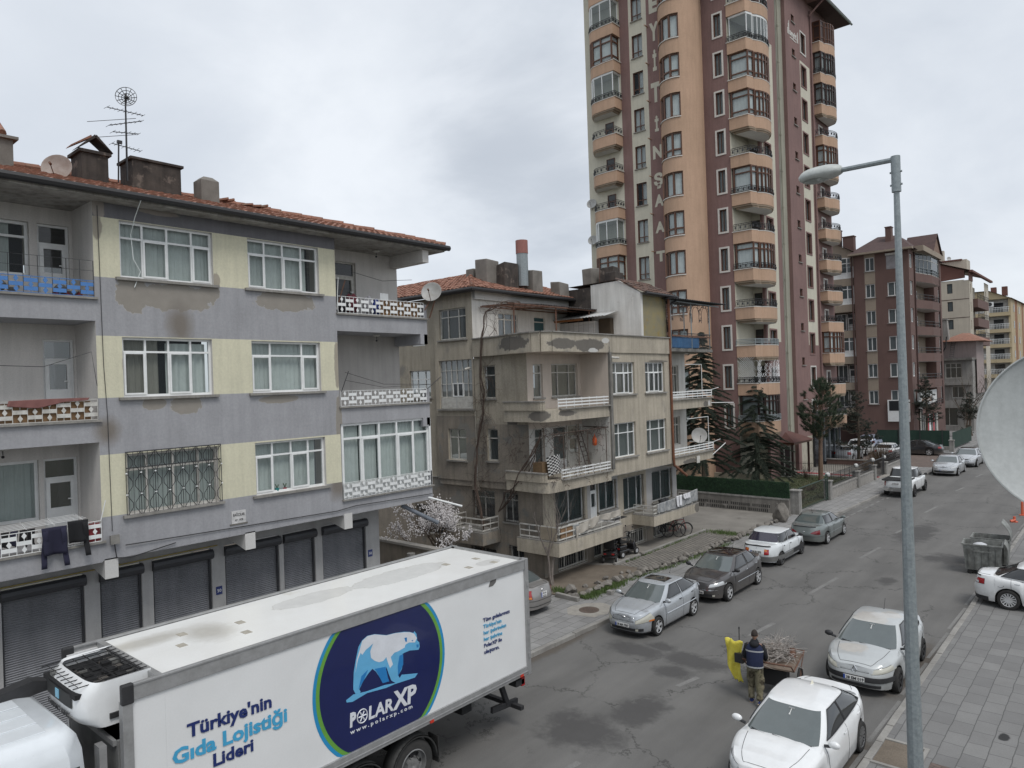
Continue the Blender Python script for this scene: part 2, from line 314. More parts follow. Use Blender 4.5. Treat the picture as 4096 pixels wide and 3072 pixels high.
# ---------------------------------------------------------------- ground
def asphalt():
 m=pm('asphalt',(.150,.146,.139),.9,c2=(.122,.119,.114),scale=.35,fine=45,fvar=.16,bump=.35,bscale=90)
 nt=m.node_tree;b=nt.nodes['Principled BSDF'];tc=N(nt,'ShaderNodeTexCoord')
 sp=N(nt,'ShaderNodeSeparateXYZ');L(nt,tc.outputs['Object'],sp.inputs[0])
 wv=N(nt,'ShaderNodeMath',operation='MULTIPLY');L(nt,sp.outputs[0],wv.inputs[0]);wv.inputs[1].default_value=3.3
 sn=N(nt,'ShaderNodeMath',operation='SINE');L(nt,wv.outputs[0],sn.inputs[0])
 mr=N(nt,'ShaderNodeMapRange');L(nt,sn.outputs[0],mr.inputs[0]);mr.inputs[1].default_value=-1;mr.inputs[3].default_value=.95;mr.inputs[4].default_value=1.06
 mp=N(nt,'ShaderNodeMapping');mp.inputs['Scale'].default_value=(1.6,.22,1);L(nt,tc.outputs['Object'],mp.inputs[0])
 bl=N(nt,'ShaderNodeTexNoise',Scale=.9,Detail=5.0,Roughness=.6);L(nt,mp.outputs[0],bl.inputs['Vector'])
 m2=N(nt,'ShaderNodeMapRange');L(nt,bl.outputs[0],m2.inputs[0]);m2.inputs[1].default_value=.3;m2.inputs[2].default_value=.7;m2.inputs[3].default_value=.86;m2.inputs[4].default_value=1.1
 vo=N(nt,'ShaderNodeTexVoronoi',feature='DISTANCE_TO_EDGE',Scale=.27);ns=N(nt,'ShaderNodeTexNoise',Scale=1.6,Detail=6.0,Roughness=.7);L(nt,tc.outputs['Object'],ns.inputs['Vector'])
 va=N(nt,'ShaderNodeVectorMath',operation='ADD');vs_=N(nt,'ShaderNodeVectorMath',operation='SCALE');L(nt,ns.outputs['Color'],vs_.inputs[0]);vs_.inputs['Scale'].default_value=1.3
 L(nt,tc.outputs['Object'],va.inputs[0]);L(nt,vs_.outputs[0],va.inputs[1]);L(nt,va.outputs[0],vo.inputs['Vector'])
 m3=N(nt,'ShaderNodeMapRange');L(nt,vo.outputs[0],m3.inputs[0]);m3.inputs[1].default_value=.0015;m3.inputs[2].default_value=.009;m3.inputs[3].default_value=.42;m3.inputs[4].default_value=1
 msk=N(nt,'ShaderNodeTexNoise',Scale=.22,Detail=2.0);L(nt,tc.outputs['Object'],msk.inputs['Vector'])
 m4=N(nt,'ShaderNodeMapRange');L(nt,msk.outputs[0],m4.inputs[0]);m4.inputs[1].default_value=.45;m4.inputs[2].default_value=.52;m4.inputs[3].default_value=1;m4.inputs[4].default_value=0
 mx_=N(nt,'ShaderNodeMath',operation='MAXIMUM');L(nt,m3.outputs[0],mx_.inputs[0]);L(nt,m4.outputs[0],mx_.inputs[1])
 a=N(nt,'ShaderNodeMath',operation='MULTIPLY');L(nt,mr.outputs[0],a.inputs[0]);L(nt,m2.outputs[0],a.inputs[1])
 a2=N(nt,'ShaderNodeMath',operation='MULTIPLY');L(nt,a.outputs[0],a2.inputs[0]);L(nt,mx_.outputs[0],a2.inputs[1])
 src=b.inputs['Base Color'].links[0].from_socket;sc=N(nt,'ShaderNodeVectorMath',operation='SCALE');L(nt,src,sc.inputs[0]);L(nt,a2.outputs[0],sc.inputs['Scale']);L(nt,sc.outputs[0],b.inputs['Base Color'])
 return m
M_asph=asphalt()
patches(M_asph,[(-11.7,18.7,0,.9,.45,1),(-11.2,19.4,0,.5,.3,1),(-9.9,18.9,0,.95,.5,1),(-9.95,17.9,0,.5,.4,1),(-9.5,15.3,0,.55,.85,1),(-10.1,13.6,0,.9,.8,1),(-8.6,40.5,0,.8,2.4,1),(-6.3,35.6,0,1.1,.9,1),(-7.6,30.6,0,.3,.6,1)],(.088,.085,.083),wob=1.3,edge=.3,nscale=1.6)
patches(M_asph,[(-13.9,17.3,0,.35,2.4,1),(-4.9,15.5,0,.5,1.6,1),(-4.9,22,0,.4,2.2,1),(-13.4,31,0,.4,3,1)],(.115,.1,.085),wob=.5,edge=.25,nscale=2.6)
def pavers(name,c,c2,bw,bh,mortar,rot=0.,msize=.012):
 m=pm(name,c,.85,c2=c2,scale=1.2,fine=40,fvar=.1,bump=.2)
 nt=m.node_tree;b=nt.nodes['Principled BSDF'];tc=N(nt,'ShaderNodeTexCoord');mp=N(nt,'ShaderNodeMapping');mp.inputs['Rotation'].default_value=(0,0,rot);L(nt,tc.outputs['Object'],mp.inputs[0])
 ns=N(nt,'ShaderNodeTexNoise',Scale=1.5,Detail=4.0);L(nt,mp.outputs[0],ns.inputs['Vector']);sc=N(nt,'ShaderNodeVectorMath',operation='SCALE');L(nt,ns.outputs['Color'],sc.inputs[0]);sc.inputs['Scale'].default_value=.07
 ad=N(nt,'ShaderNodeVectorMath',operation='ADD');L(nt,mp.outputs[0],ad.inputs[0]);L(nt,sc.outputs[0],ad.inputs[1])
 br=N(nt,'ShaderNodeTexBrick');L(nt,ad.outputs[0],br.inputs['Vector'])
 br.inputs['Color1'].default_value=(1.06,1.06,1.06,1);br.inputs['Color2'].default_value=(.84,.84,.85,1);br.inputs['Mortar'].default_value=(*mortar,1)
 br.inputs['Scale'].default_value=1;br.inputs['Mortar Size'].default_value=msize;br.inputs['Brick Width'].default_value=bw;br.inputs['Row Height'].default_value=bh;br.inputs['Mortar Smooth'].default_value=.3
 src=b.inputs['Base Color'].links[0].from_socket;ml=N(nt,'ShaderNodeVectorMath',operation='MULTIPLY');L(nt,src,ml.inputs[0]);L(nt,br.outputs[0],ml.inputs[1]);L(nt,ml.outputs[0],b.inputs['Base Color'])
 return m
M_pav=pavers('paving_slabs',(.285,.28,.272),(.22,.217,.21),.62,.40,(.42,.42,.42),1.5708)
M_pavR=pavers('pavement_slabs',(.20,.198,.192),(.175,.172,.167),.62,.42,(.5,.5,.5),1.5708)
patches(M_pavR,[(-1.5,17.4,0,.12,.12,1),(-2.4,18.7,0,.1,.2,1),(-.6,15.9,0,.15,.12,1),(-1.1,21,0,.1,.13,1)],(.03,.03,.03),wob=.5,edge=.15,nscale=6)
M_cob=pavers('cobble_blocks',(.235,.215,.19),(.17,.16,.142),.27,.20,(.28,.28,.26),.62,.022)
M_redpav=pavers('red_block_paving',(.17,.125,.105),(.12,.095,.08),.5,.22,(.6,.6,.6),0)
M_dirt=pm('earth',(.175,.145,.112),.95,c2=(.12,.098,.076),scale=1.1,bump=.7,bscale=14,fvar=.2)
M_cpath=pm('worn_concrete',(.24,.225,.2),.9,c2=(.17,.157,.14),scale=.8,bump=.3,c3=(.13,.12,.105))
M_kerb=pm('kerb_stone',(.30,.29,.27),.85,c2=(.2,.19,.175),scale=1.5,bump=.3)
M_line=pm('worn_road_paint',(.22,.216,.208),.85,c2=(.155,.152,.146),scale=1.6,fvar=.2)
def sheet(name,pts,z,m,thick=0):
 mb=MB()
 if thick:mb.poly([(x,y,z-thick)for x,y in pts],(0,0,thick))
 else:mb.add([(x,y,z)for x,y in pts],[tuple(range(len(pts)))])
 return struct(mb.build(name,m))
def subsheet(name,pts,z,m,k=1):return sheet(name,pts,z,m)
g=MB();g.quad((-900,-900,-.06),(900,-900,-.06),(900,1500,-.06),(-900,1500,-.06));struct(g.build('ground',pm('far_ground',(.13,.12,.1),.95,c2=(.1,.1,.07),scale=.05)))
sheet('road',[(-14.6,-40),(-4.2,-40),(-4.2,600),(-14.6,600)],0,M_asph)
KL=[(-14.1,-40),(-14.0,10),(-13.95,16.4),(-13.85,20.6),(-13.6,31),(-13.3,43.7),(-13.07,52.6),(-12.75,61),(-12.6,68.0)]
sheet('left_pavement',[(-20.6,-40)]+KL[:1]+KL[1:]+[(-20.6,66.5)],.12,M_pav,.2)
sheet('far_left_pavement',[(-20,80.5),(-13.4,80.5),(-13.3,91),(-13.4,300),(-20,300)],.12,M_pav,.2)
sheet('side_street',[(-60,68.0),(-12.7,68.0),(-13.3,80.5),(-60,80.5)],.01,M_redpav)
sheet('right_pavement',[(-4.42,-40),(10,-40),(10,300),(-4.25,300)],.13,M_pavR,.2)
k=MB()
for(a,b)in zip(KL,KL[1:]):
 n=max(1,int((b[1]-a[1])/.9))
 for i in range(n):
  p=Vector((*a,0)).lerp(Vector((*b,0)),i/n);q=Vector((*a,0)).lerp(Vector((*b,0)),(i+.985)/n);j=random.Random(i*7+len(k.v)).uniform(-.012,.012)
  k.beam((p.x+.02,p.y,.06+j),(q.x+.02,q.y,.06+j),.16,.15)
struct(k.build('left_kerb',M_kerb,bev=.012))
k=MB()
for i in range(150):
 j=random.Random(i).uniform(-.012,.012);y=-38+i*.9;k.beam((-4.45+j*.3,y,.07+j),(-4.45,y+.885,.07+j),.15,.15)
struct(k.build('right_kerb',M_kerb,bev=.012))
k=MB()
for(y0,y1)in((17.1,17.95),(21.8,23.4),(27.3,30.1),(33.8,36.4),(40,42.4),(46.7,49.3),(56,58),(64,66),(10.8,12.4),(4,6)):
 k.quad((-9.52,y0,.005),(-9.38,y0,.005),(-9.2,y1,.005),(-9.36,y1,.005))
for i in range(16):k.quad((-4.75,8+i*3,.005),(-4.66,8+i*3,.005),(-4.6,10.6+i*3,.005),(-4.7,10.6+i*3,.005))
for i in range(7):y=42.6+i*1.25;k.quad((-12.75+.02*i,y,.005),(-12.62+.02*i,y,.005),(-12.6+.02*i,y+.8,.005),(-12.73+.02*i,y+.8,.005))
k.quad((-12.55,50.5,.005),(-12.35,50.5,.005),(-12.2,54.2,.005),(-12.42,54.2,.005))
struct(k.build('road_marking',M_line))
sheet('earth_yard',[(-19.2,21.4),(-15.9,21.4),(-15.75,26.6),(-17.4,26.4),(-18.0,25.9),(-19.2,25.6)],.16,M_dirt,.1)
sheet('concrete_path',[(-19.2,25.6),(-18.0,25.9),(-17.45,26.3),(-17.4,35.2),(-19.2,36)],.155,M_cpath,.1)
sheet('cobbled_strip',[(-17.4,26.1),(-15.8,26.4),(-15.35,35.6),(-17.3,35.3)],.15,M_cob,.1)
sheet('concrete_yard',[(-34,35.3),(-15.3,35.3),(-15.2,41.5),(-34,41.5)],.145,M_cpath,.1)
sheet('back_yard',[(-60,17),(-20.6,17),(-20.6,35),(-60,35)],-.02,M_dirt)
k=MB();k.beam((-17.4,26.3,.17),(-17.36,34.9,.17),.14,.16);k.beam((-16.75,21.3,.16),(-15.7,21.28,.14),.16,.26)
struct(k.build('path_edging',M_kerb,bev=.015))
sheet('earth_pit',[(-4.36,15.95),(-3.6,15.95),(-3.6,17.05),(-4.36,17.05)],.138,M_dirt)
k=MB();k.box(-4.37,-3.52,17.05,17.13,.1,.16);k.box(-4.37,-3.52,15.87,15.95,.1,.16);k.box(-3.6,-3.52,15.95,17.05,.1,.16);struct(k.build('pit_edging',M_kerb))
M_brk=pavers('red_brick_paving',(.16,.115,.10),(.12,.09,.08),.2,.1,(.6,.6,.6),.3)
sheet('brick_patch',[(-3.4,15.2),(-2.1,15.2),(-2.1,16.6),(-3.4,16.6)],.136,M_brk)
M_lawn=pm('lawn',(.055,.075,.03),.95,c2=(.09,.09,.045),scale=1.8,fine=25,fvar=.3,bump=.6,bscale=30)
sheet('garden',[(-30,42.2),(-15.4,42.2),(-15.1,58.2),(-30,58.2)],.2,M_lawn,.1)
sheet('garden_path',[(-24,58.2),(-15,58.2),(-14.6,61.4),(-24,61.4)],.205,pm('pale_paving',(.33,.31,.28),.8,scale=3),.1)
sheet('red_path',[(-23,59.3),(-15,59.0),(-15,59.65),(-23,60.1)],.212,flat('red_mat',(.32,.05,.055),.85))
sheet('car_park',[(-40,61.5),(-15.3,61.5),(-15.2,68.0),(-40,68.0)],.13,M_cpath,.05)
# ================================================================ grey and yellow apartment block on the left
F=FX(-18.6)
M_gw=pm('grey_render',(.35,.35,.365),.9,c2=(.30,.30,.312),scale=.9,streak=.12,fvar=.07,fine=14,bump=.25,bscale=25)
M_yw=pm('yellow_render',(.65,.62,.465),.9,c2=(.58,.555,.42),scale=1.1,streak=.1,fvar=.06,fine=14,bump=.25,bscale=25)
M_dg=pm('dark_grey_render',(.175,.172,.185),.9,c2=(.14,.14,.15),scale=1.2,streak=.15,bump=.25,bscale=25)
M_ww=pm('white_balcony_wall',(.66,.63,.6),.9,c2=(.58,.56,.53),scale=1.0,streak=.12)
M_soff=pm('white_soffit',(.6,.59,.57),.9,c2=(.53,.52,.5),scale=1.0)
LB=thing('apartment_building','grey and pale yellow four storey apartment block with white framed windows and closed roller shutters','apartment building',(-18.6,9,0))
o_=Vector((-18.6,9,0))
def lp(y,z,ry,rz):return(0,y-9,z,3,ry,rz)
patches(M_gw,[lp(7.15,10.75,.38,.5),lp(8.2,10.72,1.0,.36),lp(9.1,10.9,.3,.25),lp(11.4,10.82,.95,.3),lp(8.4,7.95,.42,.24),lp(7.6,8.02,.3,.16),lp(11.1,8.0,.6,.12),lp(13.1,7.0,.12,1.1)],(.31,.285,.25),wob=.55,edge=.035,nscale=3.2,rim=(.46,.45,.43))
patches(M_gw,[lp(8.3,10.0,.3,.5),lp(13,5.3,.3,.4),lp(6.5,7.4,.25,.3)],(.225,.2,.175),wob=.5,edge=.5,nscale=2.2)
patches(M_yw,[lp(7.0,9.1,.12,.5),lp(9.3,11.2,.12,.25),lp(13.08,9.0,.09,.8),lp(6.4,12.3,.12,.3)],(.40,.36,.29),wob=.5,edge=.1,nscale=4)
patches(M_dg,[lp(7.9,12.85,.5,.07),lp(6.45,12.8,.14,.3)],(.33,.3,.27),wob=.5,edge=.1,nscale=4)
H=dict(t1=(6.9,9.24,11.13,12.53),t2=(10.24,12.54,11.13,12.53),m1=(6.89,9.14,8.2,9.67),m2=(10.27,12.5,8.2,9.66),l1=(6.9,9.2,5.33,6.81),l2=(10.28,12.57,5.33,6.8))
def pf(u,v):
 if(11.1<v<12.545)or(8.2<v<9.69)or(5.36<v<6.84):return 1
 return 2 if v>12.5 else 0
mb=MB()
wall(mb,F,6.31,13.13,4.33,12.95,list(H.values()),.13,paintf=pf,vs=(11.1,12.545,9.69,6.84,5.36),mrev=3)
wall(mb,F,-2,2.2,4.33,12.95,[],mi=0)
for(a,b)in((2.2,6.31),(13.13,16.87)):
 for(z0,z1)in((10.04,10.55),(7.15,7.64),(4.3,4.76)):
  mb.box(-20.02,-18.603,a,b,z0,z1,0)
B=FX(-20.0)
doors=[(5.55,6.24,10.6,12.5),(5.59,6.27,7.7,9.68),(5.53,6.27,4.8,6.76)]
wall(mb,B,2.2,6.31,4.33,12.95,doors+[(3.0,5.38,11.2,12.5),(3.0,5.43,5.3,6.76)],.1,mi=3)
wall(mb,B,13.13,16.75,4.33,12.95,[(14.0,14.95,10.6,12.52)],.1,mi=3,paintf=lambda u,v:3 if v>10 else 4)
for y,s in((6.31,1),(2.2,1),(13.13,1)):
 mb.quad((-20,y,4.33),(-18.6,y,4.33),(-18.6,y,12.95),(-20,y,12.95),3)
mb.box(-29,-20.02,16.6,16.75,4.3,12.95,0)
mb.box(-20.0,-18.25,16.45,16.72,12.48,12.9,3);mb.box(-20.0,-18.6,16.55,16.87,9.7,10.04,0);mb.box(-20.0,-18.6,16.55,16.87,6.85,7.15,0)
mb.box(-18.75,-18.6,16.72,16.87,9.7,11.08,0);mb.box(-18.8,-18.6,16.72,16.87,6.9,8.14,0);mb.box(-18.8,-18.6,16.72,16.87,4.3,5.3,0)
mb.quad((-19.83,-2,4.325),(-18.6,-2,4.325),(-18.6,16.87,4.325),(-19.83,16.87,4.325),5)
for y in(2.3,6.34,9.9,13.17):
 mb.poly([(-18.6,y,3.88),(-18.6,y,4.36),(-19.83,y,4.36),(-19.83,y,4.15)],(0,.3,0),5)
SH=[(-1.5,.4),(.75,2.3),(2.6,4.2),(4.54,6.27),(6.62,7.63),(7.91,9.51),(9.9,11.62),(11.77,12.88),(13.15,14.87)]
wall(mb,FX(-19.8),-2,15.43,0,4.33,[(a,b,.1,3.86)for a,b in SH],.16,mi=6)
mb.quad((-29,15.43,0),(-19.8,15.43,0),(-19.8,15.43,4.33),(-29,15.43,4.33),6)
M_shop=pm('shop_pier_paint',(.42,.415,.41),.85,c2=(.35,.345,.34),scale=2,streak=.12)
M_bare=pm('bare_plaster',(.44,.42,.395),.9,c2=(.37,.35,.33),scale=.8,streak=.15)
mb.build('wall',[M_gw,M_yw,M_dg,M_ww,M_bare,M_soff,M_shop],LB,world=True)
mb=MB();mb.tube([(-18.55,6.8,4.62),(-18.57,9.9,4.55),(-18.56,12.9,4.5),(-18.56,13.6,4.56),(-18.56,16.8,4.5)],.013);mb.tube([(-18.56,6.55,4.75),(-18.57,6.6,4.35),(-18.55,6.9,4.3),(-18.56,8,4.45)],.013)
mb.tube([(-17.95,7.2,13.0),(-18.4,7.2,12.6),(-18.56,7.15,12.2),(-18.57,7.2,11.6),(-18.55,7.35,11.3),(-18.56,7.2,10.9)],.01,mi=1)
mb.tube([(-18.58,6.42,12.8),(-18.58,6.45,9),(-18.58,6.5,7.8),(-18.57,6.52,5)],.008)
mb.build('wall_cable',[M_iron,MATS['tulle']],LB,world=True)
kw=dict(fm=M_white,gm=G_front,sill=.12)
window(LB,F,*H['t1'],cols=(1,1.08,1.12,.95),trans=.29,sash=(1,3),cm=M_tulle,cur=[(0,.9),(.78,1)],**kw)
window(LB,F,*H['t2'],cols=(1,1.05,1.1,1),trans=.29,sash=(0,2),cm=M_tulle,cur=[(0,.86)],**kw)
window(LB,F,*H['m1'],cols=(1,1,1,.95),trans=.24,sash=(0,2),cm=M_drape,cur=[(0,.42)],**kw)
cc=MB();cc.grid(lambda a,b:F(8.0+a*1.05,8.25+b*1.3,-.24+.03*math.sin(a*30)),40,1);cc.build('curtain',M_tulle,LB,world=True,smooth=True)
window(LB,F,*H['m2'],cols=(1.05,1.75,1),trans=.28,sash=(0,2),cm=M_tulle,**kw)
window(LB,F,*H['l2'],cols=(1,1.05,1,.95),trans=.27,sash=(0,2),cm=M_tulle,cur=[(0,.9)],**kw)
window(LB,F,*H['l1'],cols=(1,1.3,1.3,1),trans=.27,fm=M_whitef,gm=G_front,sill=.12,cm=M_tulle,label='old grey framed window behind an ornate iron grille')
gr=MB();u0,u1,v0,v1=6.86,9.26,5.3,6.86;nx,ny=7,3
def GP(u,v,n=.05):return F(u,v,n)
for i in range(nx+1):u=u0+(u1-u0)*i/nx;gr.tube([GP(u,v0),GP(u,v1)],.009,5)
for i in range(nx*3):u=u0+(u1-u0)*(i+.5)/(nx*3);gr.tube([GP(u,v0),GP(u,v1)],.006,4)
for v in(v0,v0+.75*(v1-v0),v1):gr.tube([GP(u0,v),GP(u1,v)],.013,5)
for i in range(nx):
 for j in range(ny):
  a=u0+(u1-u0)*i/nx;b=u0+(u1-u0)*(i+1)/nx;c=v0+(v1-v0)*j/ny;d=v0+(v1-v0)*(j+1)/ny;m_,n_=(a+b)/2,(c+d)/2
  for pts in([(a,c),(m_-.03,n_-.06),(m_-.03,n_+.06),(a,d)],[(b,c),(m_+.03,n_-.06),(m_+.03,n_+.06),(b,d)]):gr.tube([GP(*p,.065)for p in pts],.009,5)
for i in range(nx+1):
 for j in range(1,ny):gr.ball(GP(u0+(u1-u0)*i/nx,v0+(v1-v0)*j/ny,.07),.022,6,1)
gr.build('window_grille',[M_iron,M_white],LB,world=True)
en=window(LB,F,13.2,16.82,4.76,7.15,cols=(1,1,1,.97,.95),trans=.2,sash=(1,3),fm=M_white,gm=G_front,rec=.08,fw=.08,cm=M_tulle,cur=[(0,.2),(.21,.4),(.41,1)],name='balcony_glazing')
s=MB();s.quad((-18.62,16.84,4.76),(-18.62,16.84,7.15),(-20,16.84,7.15),(-20,16.84,4.76));s.box(-18.7,-18.6,16.8,16.88,4.76,7.15);s.build('glazing_side',M_white,LB,world=True)
def door(par,F,u0,u1,v0,v1,m,gl,solid=.38,rec=.1,top=.25,name='door',hm=None):
 H=v1-v0;d=MB();n0,n1=-rec-.05,-rec+.02;fw=.055;vt=v1-H*top if top else v1
 d.fbox(F,u0,u0+fw,v0,v1,n0,n1);d.fbox(F,u1-fw,u1,v0,v1,n0,n1);d.fbox(F,u0+fw,u1-fw,v1-fw,v1,n0,n1)
 if top:d.fbox(F,u0+fw,u1-fw,vt-fw/2,vt+fw/2,n0,n1)
 a,b=u0+fw,u1-fw;k=.09;c1=vt-fw/2 if top else v1-fw
 d.fbox(F,a,a+k,v0,c1,n0,n1+.02);d.fbox(F,b-k,b,v0,c1,n0,n1+.02);d.fbox(F,a+k,b-k,c1-k,c1,n0,n1+.02);d.fbox(F,a+k,b-k,v0,v0+max(H*solid,.1),n0,n1+.01)
 o=d.build(name,m,par,world=True)
 p=MB();p.quad(F(u0+.02,v0+H*solid,-rec-.02),F(u1-.02,v0+H*solid,-rec-.02),F(u1-.02,v1-.02,-rec-.02),F(u0+.02,v1-.02,-rec-.02));p.build('pane',gl,o,world=True)
 h=MB();h.fbox(F,b-.07,b-.04,v0+H*.42,v0+H*.5,n1+.02,n1+.045);h.fbox(F,b-.17,b-.04,v0+H*.47,v0+H*.485,n1+.045,n1+.06);h.build('handle',hm or M_white,o,world=True)
 return o
for dd in doors:door(LB,B,*dd,M_white,G_dark)
window(LB,B,3.0,5.38,11.2,12.5,cols=(1,1.2),trans=.28,fm=M_white,gm=G_front,fw=.07,cm=M_tulle,cur=[(.0,.85)])
window(LB,B,3.0,5.43,5.3,6.76,cols=(1,1),trans=0,fm=M_white,gm=G_front,fw=.07,cm=M_tulle)
door(LB,B,14.0,14.95,10.6,12.52,M_whitef,G_dark,solid=.3)
def railing(par,u0,u1,v0,v1,x,mat,name='balcony_railing',hi=0,iron=None,label=None,skip=()):
 F=FX(x);n=max(2,round((u1-u0)/.29));w=(u1-u0)/n;h=v1-v0;r=MB()
 r.fbox(F,u0,u1,v0-.006,v0+.006,-.012,.012);r.fbox(F,u0,u1,v1-.008,v1+.006,-.012,.012)
 for i in range(n+1):u=u0+w*i;r.fbox(F,u-.006,u+.006,v0,v1+hi,-.006,.006,1 if hi else 0)
 for i in range(n):
  a=u0+w*i;m_=a+w/2
  r.fbox(F,m_-.005,m_+.005,v0,v1,-.005,.005)
  def bar(v):r.fbox(F,a+.006,a+w-.006,v-.045,v+.045,-.004,.008)
  def dia(v):r.poly([F(m_-.05,v,-.003),F(m_,v-.075,-.003),F(m_+.05,v,-.003),F(m_,v+.075,-.003)],(.013,0,0))
  if i%2:bar(v0+h*.25);dia(v0+h*.5);bar(v0+h*.76)
  else:dia(v0+h*.2);bar(v0+h*.5);dia(v0+h*.82)
 if hi:
  for k in(.5,1):r.fbox(F,u0,u1,v1+hi*k-.007,v1+hi*k,-.006,.006,1)
 return r.build(name,[mat,iron or M_iron],par,world=True,label=label)
def slab_cap(par,u0,u1,v,m=None):s=MB();s.box(-18.78,-18.53,u0-.02,u1+.04,v-.002,v+.05);return s.build('balcony_ledge',m or MATS['sill_stone'],par,world=True)
for(a,b,v)in((2.2,6.33,10.55),(2.2,6.33,7.64),(2.2,6.33,4.76),(13.13,16.87,10.55),(13.13,16.87,7.64),(13.13,16.87,4.76)):slab_cap(LB,a,b,v)
M_blue=flat('blue_paint',(.07,.20,.48),.5)
railing(LB,2.3,6.28,10.61,10.98,-18.56,M_blue,hi=.48,label='blue and black railing of the top balcony')
railing(LB,2.3,6.28,7.7,8.18,-18.56,M_whitef)
railing(LB,2.3,6.28,4.82,5.3,-18.56,M_white)
railing(LB,13.16,16.7,10.61,11.12,-18.56,M_white)
railing(LB,13.16,16.7,7.7,8.17,-18.56,M_white)
railing(LB,13.16,16.75,4.82,5.32,-18.54,M_white)
M_brown=pm('brown_board',(.20,.115,.05),.7,c2=(.15,.085,.04),scale=4)
for(a,b,c,d)in((4.35,6.15,7.71,8.14),(14.85,16.5,10.62,11.1)):b_=MB();b_.box(-18.62,-18.6,a,b,c,d);b_.build('railing_board',M_brown,LB,world=True)
b_=MB();b_.box(-18.62,-18.605,13.18,16.7,4.83,5.28);b_.box(-18.6,-18.59,13.2,16.7,4.84,4.9,1);b_.build('railing_backing',[flat('white_panel',(.6,.61,.6),.5),M_white],LB,world=True)
mb=MB();mb.poly([(-29,-2.5,12.9),(-18.1,-2.5,12.9),(-18.1,17.35,12.9),(-29,17.35,12.9)],(0,0,.13));mb.build('eaves_slab',pm('stained_concrete',(.42,.40,.37),.9,c2=(.26,.24,.21),scale=1.4,streak=.5),LB,world=True)
mb=MB();mb.tube([(-18.02,-2.5,13.03),(-18.02,17.5,13.03)],.095,8);mb.tube([(-18.02,17.45,13.03),(-29,17.45,13.03)],.075,8);mb.box(-18.1,-18.02,-2.5,17.45,12.98,13.09)
for i in range(5):mb.tube([(-18.02,1+i*3.9,13.03),(-18.02,1.12+i*3.9,13.03)],.085,8)
mb.build('gutter',flat('black_metal',(.022,.021,.022),.5),LB,world=True)
M_tile=pm('clay_tile',(.29,.135,.09),.8,c2=(.19,.095,.065),scale=3.5,fine=18,fvar=.22,c3=(.22,.18,.13),t3=(.58,.75))
def tiled(p0,du,ds,nu,ns,trim=None):
 """roof slope of curved tiles: p0 at eave, du along the eave per tile, ds up the slope per course"""
 p0,du,ds=Vector(p0),Vector(du),Vector(ds);nn=du.cross(ds).normalized();mb=MB();rnd=random.Random(5)
 for j in range(ns):
  for i in range(nu):
   if trim and not trim(i+.5,j+.5):continue
   jx,jz=rnd.uniform(-.03,.03),rnd.uniform(-.012,.014);k=len(mb.v)
   for q in(0,1):
    for a in range(7):
     t=a/6;hh=.045*abs(math.sin(math.pi*t))**.7 if t<.8 else .045*abs(math.sin(math.pi*t))**.7
     mb.v.append(p0+du*(i+t)+ds*(j+q*1.06+jx)+nn*(hh+.035*(1-q)+jz))
   for a in range(6):mb.f.append([k+a,k+a+1,k+7+a+1,k+7+a]);mb.m.append(0)
   mb.f.append([k+a for a in range(7)]);mb.m.append(0)
 return mb
RISE=.31;tw=.23;sl=.33
mb=tiled((-18.05,-2.5,13.08),(0,tw,0),(-sl*.93,0,sl*.93*RISE),87,16,lambda i,j:-2.5+i*tw<17.4-j*sl*.93)
mb2=tiled((-18.05,17.5,13.08),(-tw,0,0),(0,-sl*.93,sl*.93*RISE),40,16,lambda i,j:i*tw>j*sl*.93)
mb.v+=mb2.v;off=len(mb.v)-len(mb2.v);mb.f+=[[x+off for x in f]for f in mb2.f];mb.m+=mb2.m
rw=16*sl*.93
mb.quad((-18.05,-2.5,13.05),(-18.05,17.5,13.05),(-18.05-rw,17.5-rw,13.05+rw*RISE),(-18.05-rw,-2.5,13.05+rw*RISE));mb.quad((-18.05,17.5,13.05),(-29,17.5,13.05),(-29,17.5-rw,13.05+rw*RISE),(-18.05-rw,17.5-rw,13.05+rw*RISE))
def ridge_tiles(mb,a,b,step=.36,r=.1,mi=0):
 a,b=Vector(a),Vector(b);d=(b-a).normalized();n=int((b-a).length/step);rnd=random.Random(3)
 for i in range(n):
  p=a+d*(i*step)+Vector((0,0,rnd.uniform(-.02,.02)));mb.tube([p,p+d*step*1.02],[r*1.12,r*.92],8,mi)
ridge_tiles(mb,(-18.1,17.4,13.15),(-18.05-rw,17.5-rw,13.13+rw*RISE));ridge_tiles(mb,(-18.05-rw,17.5-rw,13.13+rw*RISE),(-18.05-rw,-2.5,13.13+rw*RISE))
roof=mb.build('roof',M_tile,LB,world=True,smooth='auto')
M_soot=pm('sooty_render',(.085,.07,.06),.95,c2=(.035,.03,.028),scale=2.2,streak=.4,bump=.5,c3=(.16,.13,.11),t3=(.6,.66))
M_cem=pm('old_cement',(.21,.195,.175),.95,c2=(.14,.13,.115),scale=2,bump=.4)
def rz_(x):return 13.05+(-18.05-x)*RISE
c=MB();c.box(-21.6,-20.8,6.85,7.5,rz_(-20.8),14.72);c.box(-21.66,-20.74,6.78,7.57,14.72,14.8)
c.poly([(-21.2,6.75,14.8),(-21.2,6.79,14.85),(-21.2,7.16,15.22),(-21.2,7.2,15.16)],(.5,0,0),0);c.poly([(-21.2,7.6,14.8),(-21.2,7.56,14.85),(-21.2,7.2,15.22),(-21.2,7.16,15.16)],(.5,0,0),0)
c.poly([(-21.25,6.62,14.84),(-21.25,6.66,14.9),(-21.25,7.15,15.27),(-21.25,7.18,15.22)],(.3,0,0),1)
c.build('chimney',[M_soot,M_tile],roof,world=True,label='small sooty chimney with a peaked tile hood')
